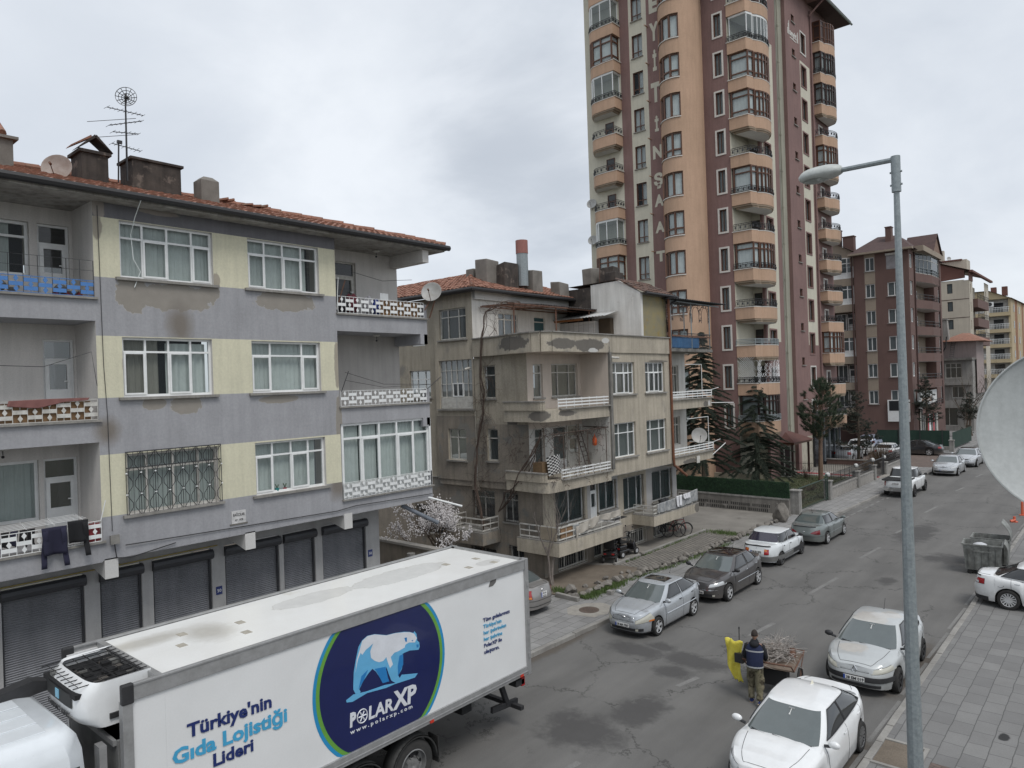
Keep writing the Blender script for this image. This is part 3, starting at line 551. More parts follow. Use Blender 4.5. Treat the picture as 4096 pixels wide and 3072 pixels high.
c=MB();c.box(-21.9,-21.0,8.2,9.55,rz_(-21.0),14.86);c.box(-21.95,-20.95,8.13,9.62,14.86,14.94);c.build('chimney',M_soot,roof,world=True,label='long low blackened chimney stack',bev=.015)
c=MB();c.box(-21.3,-20.8,10.05,10.6,rz_(-20.8),14.62);c.add([(-21.3,10.05,14.62),(-20.8,10.05,14.62),(-20.8,10.6,14.62),(-21.3,10.6,14.62),(-21.2,10.18,14.74),(-20.9,10.18,14.74),(-20.9,10.45,14.74),(-21.2,10.45,14.74)],[(0,1,5,4),(1,2,6,5),(2,3,7,6),(3,0,4,7),(4,5,6,7)]);c.build('chimney',M_cem,roof,world=True,label='short square cement chimney')
c=MB();c.box(-21.9,-21.1,4.3,5.4,rz_(-21.1),14.75);c.box(-22,-21.0,4.2,5.5,14.75,14.82)
for i in range(5):c.tube([(-21.0,4.35+i*.2,14.84),(-21.5,4.35+i*.2,15.2)],.1,8,1)
c.build('chimney',[M_cem,M_tile],roof,world=True,label='cement chimney capped with clay tiles')
c=MB();rnd=random.Random(2)
for(x,y)in((-21.6,10.9),(-21.7,11.15),(-21.9,11.9),(-21.9,12.2),(-22.0,12.5)):
 c.beam((x,y,rz_(x)+.12),(x+.1,y+.34,rz_(x)+.16+rnd.uniform(0,.06)),.2,.06)
c.build('loose_tile',M_tile,roof,world=True)
M_shut=pm('shutter_steel',(.24,.245,.26),.5,c2=(.19,.195,.21),scale=1.5,metal=.3,streak=.2,fvar=.05)
for(a,b)in SH:
 s=MB();n=62;x=-19.93
 for i in range(n):
  z0=.1+i*3.45/n;z1=z0+3.45/n
  s.quad((x,a,z0),(x,b,z0),(x+.022,b,z0+.03),(x+.022,a,z0+.03));s.quad((x+.022,a,z0+.03),(x+.022,b,z0+.03),(x,b,z1),(x,a,z1))
 o=s.build('roller_shutter',M_shut,LB,world=True)
 s=MB();s.box(x-.02,x+.07,a,a+.05,.1,3.6);s.box(x-.02,x+.07,b-.05,b,.1,3.6);s.tube([(x+.14,a-.02,3.7),(x+.14,b+.02,3.7)],.14,10);s.build('shutter_housing',flat('dark_steel',(.06,.062,.068),.5,.3),o,world=True)
s=MB();s.tube([(-19.62,2,3.93),(-19.62,9.6,3.95)],.018,6);s.build('gas_pipe',flat('gas_yellow',(.33,.26,.08),.6),LB,world=True)
def text(par,s,F,u,v,h,m,n=.01,wd=None,align='CENTER',name='lettering',world=True,bold=0,font=None,shear=0,spacing=1):
 cu=bpy.data.curves.new(name,'FONT');cu.body=s;cu.size=h/.72;cu.align_x=align;cu.extrude=.002;cu.offset=bold*h;cu.resolution_u=2;cu.shear=shear;cu.space_character=spacing
 if font:cu.font=font
 to=bpy.data.objects.new('tmp',cu);col.objects.link(to);dg=bpy.context.evaluated_depsgraph_get();me=bpy.data.meshes.new_from_object(to.evaluated_get(dg))
 bpy.data.objects.remove(to)
 if not me.vertices:return None
 sx=1
 if wd:
  xs=[q.co.x for q in me.vertices];sx=wd/(max(xs)-min(xs))
 Mx=None
 if world and par is not None:
  r=par
  while r.parent:r=r.parent
  Mx=MW[r.name].inverted()
 for q in me.vertices:
  p=F(u+q.co.x*sx,v+q.co.y,n+q.co.z);q.co=Mx@p if Mx else p
 me.materials.clear();me.materials.append(m);o=bpy.data.objects.new(name,me);col.objects.link(o);o.parent=par;return o
M_black=flat('black_letters',(.02,.02,.022),.6)
p=MB();p.fbox(F,9.52,9.93,4.66,5.0,0,.02);p.fbox(F,9.47,9.98,4.62,4.66,.0,.015,1);pl=p.build('name_plaque',[pm('marble',(.62,.61,.6),.5,scale=5),M_cem],LB,world=True)
text(pl,"BAĞÇILAR",F,9.725,4.86,.075,M_black,.024,.33);text(pl,"AP. 1978",F,9.725,4.72,.06,M_black,.024,.24)
M_navy=flat('navy_enamel',(.03,.045,.16),.4)
for(y,z)in((9.62,2.62),(15.02,2.62)):
 F2=FX(-19.8);yy=y if y>12 else 9.7
 p=MB();p.fbox(F2,yy-.09,yy+.09,z-.11,z+.12,0,.012);o=p.build('house_number',M_navy,LB,world=True);text(o,"50ᴬ" if False else "50",F2,yy,z-.04,.09,M_white,.014)
# ---- separate things fixed to or standing on the block
def clothes_line(pts_a,n,lab,cat='clothes line',nm='clothes_line'):
 pass
def sat_dish(name,label,loc,r,aim,mats,group=None,arm=True,thick=.02,bracket=None):
 aim=Vector(aim).normalized();m=MB();pr=[(-.16*r*(1-(k/8)**2)*1.6,r*k/8)for k in range(9)]
 m.lathe((0,0,0),aim,[(h,max(q,1e-5))for h,q in pr]+[(.012,r*1.0),(.012,r*.985)]+[(h+.012,max(q-.004,1e-5))for h,q in reversed(pr[:-1])],28)
 t=thing(name,label,'satellite dish',loc,0,group)
 m.build('reflector',mats[0],t,smooth='auto')
 if arm:
  a=MB();dn=Vector((0,0,-1));e=(dn-aim*dn.dot(aim)).normalized();q=e*r*.95;f_=aim*r*1.1+e*r*.35
  a.tube([q,f_],.012,6);a.tube([f_-aim*.06,f_+aim*.03],.03,8);a.build('feed_arm',mats[1],t)
  b=MB();b.tube([-aim*.26*r,-aim*(.26*r+.12)],.03,6);b.tube([-aim*(.26*r+.12),(bracket or(-aim*(.26*r+.12)+Vector((0,0,-r*1.1))))],.022,6);b.build('mounting_arm',mats[1],t)
 return t
M_dish=pm('dish_enamel',(.42,.42,.41),.5,c2=(.34,.33,.31),scale=4)
sat_dish('satellite_dish','rust stained satellite dish on the tiled roof ridge beside the peaked chimney',(-20.6,6.2,14.12),.36,(.75,-.55,.25),(pm('rusty_dish',(.33,.28,.25),.6,c2=(.25,.19,.16),scale=5),M_rust))
sat_dish('satellite_dish','pale satellite dish on the right end of the top balcony railing',(-18.3,16.85,11.5),.36,(.5,-.8,.35),(M_dish,M_rust),bracket=Vector((-.1,-.25,-.65)))
an=thing('antenna_mast','thin rooftop mast carrying several aerials and a round wire grid dish','antenna',(-21,8.05,14.2))
m=MB();m.tube([(0,0,0),(0,.02,2.45)],[.03,.022],6);m.build('mast',M_iron,an)
m=MB();rnd=random.Random(4)
D_=Vector((.86,-.5,0));S_=Vector((.62,.78,0))
for(z,ln,tilt,ne)in((1.95,1.0,-.25,9),(1.62,.9,.12,8),(1.35,.7,-.1,6),(.95,.8,-.3,8)):
 ax=Vector((.70,.70,tilt)).normalized();c0=Vector((0,0,z));m.tube([c0-ax*ln*.5,c0+ax*ln*.5],.012,5)
 for k in range(ne):
  p=c0+ax*(k/(ne-1)-.5)*ln;hw=.10+.05*(k%3==0);m.tube([p-Vector((-.4,.6,.5)).normalized()*hw,p+Vector((-.4,.6,.5)).normalized()*hw],.006,4)
for z in(1.7,1.25):m.tube([Vector((-.75,-.72,z-.02)),Vector((.2,.2,z+.05))],.008,4)
m.build('aerial',M_iron,an)
m=MB();c0=Vector((.02,.05,2.32));aim=Vector((.8,-.5,.1)).normalized();e1=aim.cross(Vector((0,0,1))).normalized();e2=e1.cross(aim)
for r_ in(.27,.2,.13,.06):m.tube([c0+(e1*math.cos(t*math.pi/10)+e2*math.sin(t*math.pi/10))*r_+aim*(.1*(r_/.27)**2)for t in range(21)],.009,4)
for t in range(12):q=e1*math.cos(t*math.pi/6)+e2*math.sin(t*math.pi/6);m.tube([c0,c0+q*.27+aim*.1],.01,4)
m.tube([c0,c0+aim*.2],.015,4);m.ball(c0+aim*.05,.05,6);m.build('grid_dish',M_iron,an)
m=MB();m.tube([(-20.9,7.78,14.1),(-20.9,7.82,15.25)],.022,6);m.box(-20.94,-20.86,7.78,7.9,15.18,15.26);single(m,'mast',M_iron,'short bare metal pole on the roof left of the aerial mast','pole',(-20.9,7.8,14.1))
for(y,z,lab)in((15.3,12.88,'bare bulb hanging from the ceiling of the top right balcony'),(15.2,10.03,'round ceiling lamp of the middle right balcony'),(4.55,7.14,'black ceiling bulb of the low left balcony')):
 m=MB();m.lathe((-19.3,y,z),(0,0,-1),[(0,.12),(.03,.12),(.06,.05),(.065,.001)],12);m.tube([(-19.3,y,z-.06),(-19.3,y,z-.16)],.01,5,1);m.ball((-19.3,y,z-.2),.035,8,1)
 single(m,'ceiling_lamp',[M_whitef,M_iron],lab,'ceiling lamp',(-19.3,y,z))
m=MB();m.box(-18.58,-18.5,6.46,6.62,4.72,4.9);m.box(-18.5,-18.46,6.44,6.64,4.7,4.92,1);single(m,'floodlight',[M_iron,pm('lamp_glass',(.25,.24,.22),.2)],'small square floodlight on the grey wall above the shutters','floodlight',(-18.58,6.54,4.72))
for(a,b,r_,cm_,lab)in(((-18.7,16.6,4.42),(-17.9,17.6,4.0),.035,M_white,'thin white drain pipe jutting from the corner of the overhang'),((-19.0,15.8,4.2),(-18.35,16.85,3.5),.07,pm('grey_pipe',(.16,.18,.21),.5),'thick grey drain pipe slanting down under the overhang')):
 m=MB();m.tube([a,b],r_,10,caps=False);m.tube([b,Vector(b)-Vector(a)*.02+Vector(a)*.0+Vector((0,0,0))]if False else[Vector(b)-(Vector(b)-Vector(a)).normalized()*.1,b],r_*1.1,10);single(m,'drain_pipe',cm_,lab,'drain pipe',a)
def cloth(par,name,m,pts,drop,folds=5,amp=.03,n=26,label=None,cat='cloth',jag=0.,thick=.006,seed=1):
 """hanging cloth along pts (top edge), drop = list of drop lengths across"""
 rnd=random.Random(seed);mb=MB();P=[Vector(p)for p in pts]
 def top(t):
  k=min(int(t*(len(P)-1)),len(P)-2);f_=t*(len(P)-1)-k;return P[k].lerp(P[k+1],f_)
 dr=lambda t:drop[min(int(t*(len(drop)-1)),len(drop)-2)]*(1-(t*(len(drop)-1))%1 if t<1 else 0)+drop[min(int(t*(len(drop)-1))+1,len(drop)-1)]*((t*(len(drop)-1))%1 if t<1 else 1)if len(drop)>1 else drop[0]
 ph=[rnd.uniform(0,6)for _ in range(3)]
 d0=(P[-1]-P[0]).normalized();nn=d0.cross(Vector((0,0,1))).normalized()
 def fn(a,b):
  p=top(a);h=dr(a)*b
  return p+nn*(amp*(.3+b)*math.sin(a*folds*6.28+ph[0]+b*1.5)+amp*.5*math.sin(a*folds*13+ph[1]))+Vector((0,0,-h))+d0*(.04*b*math.sin(a*6+ph[2]))
 mb.grid(fn,n,10);o=mb.build(name,m,par,smooth=True)
 s=o.modifiers.new('s','SOLIDIFY');s.thickness=thick
 if label:tag(o,label,cat)
 return o
M_dk=flat('navy_jersey',(.018,.018,.04),.95);M_bk=flat('black_jersey',(.012,.012,.014),.95)
def sweater(loc,m,lab,w,h,sl,seed,sleeves):
 P0=Vector(loc);mb=MB()
 def fn(a,b):return P0+Vector((.05*math.sin(a*7+seed)*(b+.2),(a-.5)*w*(1-.1*b),-h*b))
 mb.grid(fn,14,8)
 for s_ in sleeves:
  mb.grid(lambda a,b:P0+Vector((.03+.03*math.sin(b*8),s_*(w/2-.02-.11*(1-a)*1)+s_*.05*b,-.05-sl*b)),4,8)
 o=mb.build('sweater',m,smooth=True);s=o.modifiers.new('s','SOLIDIFY');s.thickness=.02;return tag(o,lab,'clothing','washing on the low left balcony')
sweater((-18.46,5.27,5.33),M_dk,'navy jumper hanging outside the low left balcony with its sleeves dangling',.5,.62,.85,1,(-1,1))
sweater((-18.46,5.75,5.4),M_bk,'black jumper hanging beside the navy one with one long sleeve',.42,.5,.78,3,(1,))
for i,(y,m_,l_)in enumerate(((4.45,M_bk,'dark socks'),(4.62,M_dk,'dark vest'),(4.8,M_bk,'black shirt'),(4.95,M_bk,'black trousers'))):
 cloth(None,'laundry',m_,[(-18.9,y-.07,5.3),(-18.9,y+.07,5.3)],[.3,.42],1.5,.02,8,f'{l_} on the low left balcony rack, {["nearest the frame edge", "second from left", "third from left", "just left of navy jumper"][i]}','clothing')
m=MB()
for y in(4.2,4.75,5.3,5.9):m.tube([(-18.5,y,5.36),(-19.4,y+.1,5.42)],.008,4)
for k in range(5):m.tube([(-18.55-k*.2,4.1,5.36),(-18.55-k*.2,5.95,5.42)],.006,4)
m.tube([(-18.5,6.25,5.3),(-18.45,6.35,5.78)],.012,4);single(m,'drying_rack',M_white,'white wire drying rack across the low left balcony','drying rack',(-18.9,5,5.36))
m=MB();m.box(-19.5,-19.1,3.95,4.35,5.3,5.75);m.quad((-19.1,3.95,5.75),(-19.1,4.35,5.75),(-19.0,4.38,5.9),(-19.0,3.92,5.9));single(m,'cardboard_box',pm('cardboard',(.27,.165,.085),.9),'brown cardboard box in the low left balcony at the picture edge','box',(-19.3,4.15,5.3))
m=MB();m.lathe((-18.72,6.1,4.95),(0,0,1),[(0,.09),(.2,.13),(.2,.12),(.02,.085)],14);m.tube([(-18.72,6.1+.12*math.cos(t*.3),5.15+.13*math.sin(t*.3))for t in range(11)],.01,5);single(m,'basket',flat('red_plastic',(.38,.06,.07),.5),'red plastic basket hung inside the low left balcony railing','basket',(-18.72,6.1,4.95))
m=MB();m.box(-18.66,-18.64,5.95,6.27,4.82,5.25);single(m,'red_cloth',flat('red_cloth',(.22,.035,.04),.9),'red cloth behind the right end of the low left railing','cloth',(-18.66,6.1,4.82))
cloth(None,'rug',flat('rose_rug',(.22,.10,.09),.95),[(-18.52,4.5,8.2),(-18.52,5.3,8.22),(-18.52,6.1,8.22)],[.12,.2,.08,.06],7,.01,30,'ragged rose coloured rug rolled over the middle left railing','rug')
clut=[((-18.9,13.55,10.6),(.2,.35,.55),(.03,.03,.035),'dark bundle under the balcony door of the top right balcony'),((-18.95,13.95,10.6),(.25,.3,.6),(.10,.02,.03),'maroon blanket heap on the top right balcony'),((-18.9,14.55,10.6),(.2,.18,.6),(.3,.3,.32),'grey white bundle beside the maroon blanket'),((-18.95,14.95,10.6),(.2,.25,.55),(.03,.05,.2),'blue bundle among the clutter of the top right balcony'),((-18.95,15.5,10.6),(.22,.25,.52),(.42,.41,.4),'pale plastic heap in the middle of the top right balcony'),((-18.95,16.1,10.6),(.25,.4,.55),(.09,.08,.08),'dark heap near the right end of the top right balcony')]
for i,(p,s_,c_,lab)in enumerate(clut):
 m=MB();rnd=random.Random(i);m.ball((0,0,0),1,14);vs=[]
 for v in m.v:
  k=1+.35*noise.noise(v*1.9+Vector((i*3,0,0)));vs.append(Vector((v.x*s_[0]*k,v.y*s_[1]*.7*k,(v.z*.5+.5)*s_[2]*k*1.05)))
 m.v=[v+Vector(p)for v in vs];single(m,'bundle',flat('bundle_%d'%i,c_,.9),lab,'bundle',p,smooth=True,group='clutter on the top right balcony')
m=MB();m.tube([(-18.7,13.2,10.7),(-18.4,13.35,11.6)],.02,5);m.tube([(-18.6,13.15,10.7),(-18.55,13.2,11.7)],.01,4,1);m.tube([(-18.5,16.9,10.6),(-18.3,17.0,11.2)],.03,4);m.box(-19.0,-18.98,15.15,15.5,11.1,11.4,1)
single(m,'rack_arm',[M_rust,M_white],'rusty clothes rack arms sticking out of the top right balcony','clothes rack',(-18.6,13.2,10.7))
for(pts,lab)in(([(-18.9,13.9,12.0),(-18.9,15.2,11.8),(-18.9,16.5,11.95)],'wire clothes line across the top right balcony'),([(-18.5,13.3,8.75),(-18.5,14.8,8.35),(-18.5,16.9,8.3)],'drooping wire clothes line of the middle right balcony'),([(-18.6,2.4,9.05),(-18.6,5.2,8.95),(-18.6,6.2,9.3),(-18.6,6.3,8.5)],'sagging wire clothes line of the middle left balcony')):
 m=MB();m.tube(pts,.007,4)
 if 'drooping' in lab:m.tube([(-18.5,13.15,8.15),(-18.45,13.4,8.78)],.014,5);m.tube([(-18.5,16.7,8.15),(-18.3,17.15,8.55)],.014,5);m.tube([(-18.5,13.3,8.5),(-18.5,14.8,8.25),(-18.5,16.9,8.3)],.006,4)
 single(m,'clothes_line',M_iron,lab,'clothes line',pts[0])
m=MB();m.lathe((-18.75,11.0,5.34),(0,0,1),[(0,.05),(.1,.07),(.1,.05)],10);m.lathe((-18.75,11.25,5.34),(0,0,1),[(0,.04),(.08,.06),(.08,.05)],10,1)
for(y,k)in((11.0,1),(11.25,2)):
 for a in range(8):m.tube([(-18.75,y,5.42),(-18.75+.04*math.cos(a),y+.06*math.sin(a*2.1),5.52+.02*(a%3))],.006,3,2)
single(m,'flower_pot',[flat('teal_pot',(.02,.2,.2),.4),flat('red_pot',(.3,.03,.05),.4),flat('leaf_green',(.05,.1,.03),.7)],'pair of small potted plants on the low window ledge','potted plants',(-18.75,11.1,5.34))
m=MB()
for i,y in enumerate((4.5,4.75,5.7,5.95)):m.ball((-18.95,y,10.78),.14,10,i%2,(1,1,.9))
m.box(-19.2,-18.9,5.6,6.15,10.6,10.74,2)
single(m,'bundle',[flat('dark_pot',(.1,.1,.1),.6),flat('grey_sack',(.35,.34,.33),.8),flat('red_sack',(.2,.03,.04),.8)],'sacks and pots behind the blue railing of the top left balcony','bundle',(-18.95,5.2,10.6))
# ================================================================ run-down beige block
M_bg=pm('beige_roughcast',(.455,.405,.325),.95,c2=(.37,.33,.265),scale=.8,streak=.28,fine=22,fvar=.16,bump=.6,bscale=30,c3=(.27,.25,.22),t3=(.6,.68))
M_bg2=pm('damp_roughcast',(.31,.27,.22),.95,c2=(.22,.195,.165),scale=.9,streak=.3,fine=22,fvar=.16,bump=.5,bscale=30,c3=(.21,.2,.18),t3=(.56,.6))  # darker copy of the beige roughcast for the lower walls
M_pk=pm('pinkish_plaster',(.62,.54,.47),.9,c2=(.55,.48,.42),scale=1,streak=.1)
M_wp=pm('flaking_whitewash',(.66,.65,.62),.9,c2=(.58,.565,.53),scale=1.1,streak=.22,c3=(.36,.34,.31),t3=(.63,.68))
M_oc=pm('ochre_damp_wall',(.27,.23,.12),.9,c2=(.22,.2,.14),scale=2.4,c3=(.29,.2,.05),t3=(.55,.7))
M_gp=pm('grey_plaster_patch',(.30,.285,.265),.9,c2=(.23,.22,.2),scale=1.4,streak=.2)
G_old=glass('old_glass',(.05,.06,.06),.3,.08)
BB=thing('apartment_building','run-down beige four storey block with curved corner balconies, cracked plaster and bare vines','apartment building',(-19,28,0))
def lq(x,y,z,rx,ry,rz):return(x+19,y-28,z,rx,ry,rz)
patches(M_bg,[lq(-17.6,23.3,9.8,1.5,.9,.22),lq(-17.6,25.2,9.75,.6,1.1,.3),lq(-19.5,22.1,9.9,1.2,.5,.3),lq(-18,22.1,6.9,.5,.4,.2),lq(-17.6,23.5,6.95,.5,.6,.12),lq(-17.6,26.65,8.2,.5,.16,1.6),lq(-17.6,31,9.1,.4,1.0,.05),lq(-17.6,34,3.9,.5,.7,.15),lq(-17.6,36,6.8,.4,.3,.15),lq(-17.4,34.2,1.5,.3,.3,.25),lq(-20,22.8,6.7,.3,.4,.6)],(.17,.155,.135),wob=.6,edge=.06,nscale=3.5,rim=(.42,.40,.36))
patches(M_bg,[lq(-17.6,25.4,9.55,.3,.35,.1),lq(-17.6,26.4,10.0,.2,.3,.12),lq(-17.6,36.4,6.85,.3,.15,.15)],(.62,.61,.58),wob=.5,edge=.05,nscale=5)
FE,FEB,FLG,FS=FX(-17.6),FX(-18.6),FX(-19.1),FY(22.8)
we=[(26.95,28.8,7.6,9.05),(29.76,31.6,7.6,9.05),(26.95,28.75,4.75,6.3),(29.72,31.62,4.75,6.28)]
mb=MB()
wall(mb,FE,26.6,32.2,4.0,9.6,we,.16,mi=0)
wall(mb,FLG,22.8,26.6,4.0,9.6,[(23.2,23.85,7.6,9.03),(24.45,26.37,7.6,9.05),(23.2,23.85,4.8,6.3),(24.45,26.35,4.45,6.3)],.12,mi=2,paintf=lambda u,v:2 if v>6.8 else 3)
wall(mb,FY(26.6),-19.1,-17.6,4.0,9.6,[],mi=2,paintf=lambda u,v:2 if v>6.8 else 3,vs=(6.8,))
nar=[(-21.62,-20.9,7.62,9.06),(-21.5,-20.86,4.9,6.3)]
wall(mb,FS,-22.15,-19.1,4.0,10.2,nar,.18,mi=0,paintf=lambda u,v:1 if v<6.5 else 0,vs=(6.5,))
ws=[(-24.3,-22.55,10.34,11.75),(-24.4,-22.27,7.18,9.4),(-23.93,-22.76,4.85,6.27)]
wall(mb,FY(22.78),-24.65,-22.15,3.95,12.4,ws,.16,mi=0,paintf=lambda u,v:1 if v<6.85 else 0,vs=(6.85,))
mb.quad((-22.15,22.78,10),(-22.15,22.78,12.4),(-22.15,22.9,12.4),(-22.15,22.9,10),3)
wall(mb,FY(23.05),-32,-24.65,3.9,12.4,[(-26.8,-25.3,7.7,9.02),(-29.5,-28,7.7,9.02),(-26.6,-25.6,10.2,11.6)],.16,mi=0);mb.quad((-24.65,22.78,3.9),(-24.65,23.05,3.9),(-24.65,23.05,12.4),(-24.65,22.78,12.4),0)
mb.box(-24.6,-22.2,22.82,24,3.7,3.95,1);mb.box(-22.15,-19.2,22.84,23.3,3.7,4.0,1);mb.box(-22.5,-22.1,22.8,23.3,3.55,4.0,1)
gb=[(23.85,25.9,.25,1.05),(26.5,27.3,.25,1.0),(29.2,30.95,.22,.95),(31.75,33.35,.2,.85)]
mg=[(23.8,25.85,2.15,3.75),(26.35,26.95,1.88,3.6),(27.05,28.45,2.25,3.6),(29.08,30.9,1.95,3.55),(31.75,33.8,2.0,3.55)]
wall(mb,FEB,22.95,34.3,0,4.0,gb+mg,.16,mi=0,paintf=lambda u,v:(4 if v>1.3 and(26.1<u<28.6)or u>31.2 and v>1.5 else(1 if v<1.25 else 0)),us=(26.1,28.6,31.2),vs=(1.25,1.5))
wall(mb,FY(22.95),-30,-18.6,0,4.0,[(-20.75,-19.95,2.3,3.55),(-22.6,-21.3,2.3,3.55),(-20.5,-19.7,.5,1.3),(-22.8,-21.3,.1,1.0),(-26.5,-24.5,1.2,2.6)],.16,mi=1)
mb.quad((-30,34.3,0),(-18.6,34.3,0),(-18.6,34.3,4),(-30,34.3,4),1)
mb.quad((-32,22.9,3.98),(-17.6,22.9,3.98),(-17.6,36.7,3.98),(-32,36.7,3.98),3)
for(z0,z1)in((6.65,7.12),(3.82,4.25)):
 pts=[(-19.95,22.8),(-19.95,22.25),(-18.15,22.1)]+[(-18.0+.4*math.sin(t*math.pi/12),22.5-.4*math.cos(t*math.pi/12))for t in range(1,7)]+[(-17.6,26.6),(-19.1,26.6),(-19.1,22.8)]
 mb.poly([(x,y,z0)for x,y in pts],(0,0,z1-z0),0)
 pw=[(-19.95,22.25),(-18.15,22.1)]+[(-18.0+.4*math.sin(t*math.pi/12),22.5-.4*math.cos(t*math.pi/12))for t in range(1,4)]
 for(a,b)in zip(pw,pw[1:]):mb.beam((*a,z1+.17),(*b,z1+.17),.1,.34,0);mb.beam((a[0],a[1],z1+.36),(b[0],b[1],z1+.36),.16,.05,5)
 mb.beam((-19.95,22.25,z1+.17),(-19.95,22.8,z1+.17),.1,.34,0)
 mb.poly([(-19.1,32.2,z0),(-17.6,32.2,z0),(-17.6,36.7,z0),(-19.1,36.7,z0)],(0,0,z1-z0),0)
mb.box(-17.66,-17.5,23,26.6,7.12,7.17,5);mb.box(-17.66,-17.5,23,26.6,4.25,4.3,5);mb.box(-17.66,-17.5,32.2,36.75,7.12,7.17,5);mb.box(-17.66,-17.5,32.2,36.75,4.25,4.3,5)
mb.box(-19.1,-17.5,32.2,36.8,9.6,9.75,6)
pts=[(-22.1,22.76),(-20.4,22.6),(-19.4,22.2),(-18.2,22.08),(-17.85,22.2),(-17.62,22.6),(-17.6,32.2)]
for(a,b)in zip(pts,pts[1:]):mb.beam((*a,9.86),(*b,9.86),.14,.78,0);mb.beam((*a,10.27),(*b,10.27),.26,.05,5)
mb.poly([(x,y,9.48)for x,y in pts]+[(-22.1,32.2,9.48)],(0,0,.14),2)
mb.box(-17.75,-17.5,26.62,26.78,4.3,9.5,6)
wall(mb,FLG,32.2,36.6,4.0,9.6,[(35.15,35.85,7.3,8.95),(35.15,35.85,4.6,6.15),(33,34.4,7.5,9)],.1,mi=3)
mb.quad((-19.1,32.2,4),(-17.6,32.2,4),(-17.6,32.2,9.6),(-19.1,32.2,9.6),0);mb.quad((-30,36.6,4),(-19.1,36.6,4),(-19.1,36.6,9.6),(-30,36.6,9.6),0)
FP=FX(-22.15)
wall(mb,FP,22.9,31,10.2,12.5,[(24.5,25.9,10.3,11.55),(27.1,28.0,10.6,11.5)],.1,mi=3)
mb.box(-22.1,-22.0,22.85,30.2,12.05,12.4,7)
mb.box(-22.1,-20.6,29.8,30.6,9.7,12.95,8)
mb.poly([(-20.6,29.8,9.7),(-17.75,29.8,9.7),(-17.75,29.8,12.4),(-18.95,29.8,13.1),(-20.6,29.8,13.05)],(0,.2,0),3)
mb.box(-22,-17.8,30.05,32.3,9.7,12.38,9)
mb.box(-22.6,-17.7,30.0,32.45,12.3,12.42,5)
mb.box(-23.0,-20.0,29.2,29.75,9.7,11.2,10)
mb.box(-19.98,-19.3,29.5,29.79,10.3,11.3,11)
M_slab=pm('stained_slab',(.24,.23,.21),.9,c2=(.12,.115,.105),scale=1.8,streak=.4)
M_brw=pavers('white_brick',(.55,.54,.52),(.45,.44,.42),.3,.14,(.5,.48,.45));
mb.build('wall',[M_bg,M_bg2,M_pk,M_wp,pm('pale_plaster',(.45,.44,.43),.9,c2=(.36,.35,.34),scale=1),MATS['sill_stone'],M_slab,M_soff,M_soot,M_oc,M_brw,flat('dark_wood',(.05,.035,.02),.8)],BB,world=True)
mb=MB()
for i in range(9):mb.box(-22.9,-20.0,29.185,29.2,9.9+i*.14,9.908+i*.14)
for i in range(9):
 for j in range(10):x=-22.9+j*.3+(i%2)*.15;mb.box(x,x+.008,29.185,29.2,9.77+i*.14,9.9+i*.14)if x<-20.05 else None
mb.build('brick_joint',M_grey,BB,world=True)
kw=dict(fm=M_white,gm=G_old)
for i,h in enumerate(we[:2]):window(BB,FE,*h,cols=(1,1.6,1,1)if i==0 else(1,1.1,1,1),trans=.33,sash=(1,2),sill=.12,fw=.05,**kw)
for h in we[2:]:window(BB,FE,*h,cols=(.9,1.5,1),trans=.3,sill=.12,fw=.05,cm=M_tulle,**kw)
kw=dict(fm=M_whitef,gm=G_old)
window(BB,FLG,23.2,23.85,7.6,9.03,cols=(1,),trans=.27,sill=.05,**kw);window(BB,FLG,24.45,26.37,7.6,9.05,cols=(1,1.5,1),trans=.27,sill=.05,**kw)
window(BB,FLG,23.2,23.85,4.8,6.3,cols=(1,),trans=.27,cm=M_tulle,**kw);window(BB,FLG,24.45,25.5,4.8,6.3,cols=(1,),trans=.27,cm=M_tulle,**kw);door(BB,FLG,25.55,26.35,4.3,6.3,M_whitef,G_old)
for h in nar:window(BB,FS,*h,cols=(1,),trans=.3,sill=.08,cm=M_grey,**kw)
FS2=FY(22.78)
window(BB,FS2,*ws[0],cols=(1,1.3,1),trans=.27,sill=.1,cm=M_grey,**kw)
w2=window(BB,FS2,-24.4,-22.27,7.7,9.4,cols=(1,1,1,1,1,1),trans=.28,low=.36,fw=.035,fm=M_whitef,gm=glass('frosted_glass',(.12,.13,.13),.1,.3),label='wide workshop style window of many small panes')
m=MB();m.fbox(FS2,-24.38,-22.29,7.2,7.69,-.14,-.06);m.fbox(FS2,-23.35,-23.33,7.2,7.69,-.06,-.05,1);m.build('window_panel',[M_whitef,M_grey],w2,world=True)
window(BB,FS2,-23.6,-22.9,7.72,8.35,cols=(1,1),trans=0,rec=.08,fw=.05,fm=M_white,gm=G_dark,name='small_casement')
m=MB();m.fbox(FS2,-24.5,-22.15,7.1,7.18,-.15,.1);m.build('ledge',MATS['sill_stone'],BB,world=True)
window(BB,FS2,*ws[2],cols=(1,1.1),trans=.28,sill=.08,**kw)
F23=FY(23.05)
for h in((-26.8,-25.3,7.7,9.02),(-29.5,-28,7.7,9.02)):window(BB,F23,*h,cols=(1,1.2,1),trans=.33,sill=.1,fm=M_white,gm=G_old)
window(BB,F23,-26.6,-25.6,10.2,11.6,cols=(1,1),trans=.3,fm=M_white,gm=G_old)
window(BB,FP,24.5,25.9,10.3,11.55,cols=(1,1.2,.8),trans=.25,fm=M_whitef,gm=G_dark,rec=.06);window(BB,FP,27.1,28.0,10.6,11.5,cols=(1,),trans=.3,fm=M_whitef,gm=flat('teal_glass',(.05,.1,.11),.2),rec=.06)
for h in((35.15,35.85,7.3,8.95),(35.15,35.85,4.6,6.15)):window(BB,FLG,*h,cols=(1,1),trans=.3,fm=M_whitef,gm=G_old)
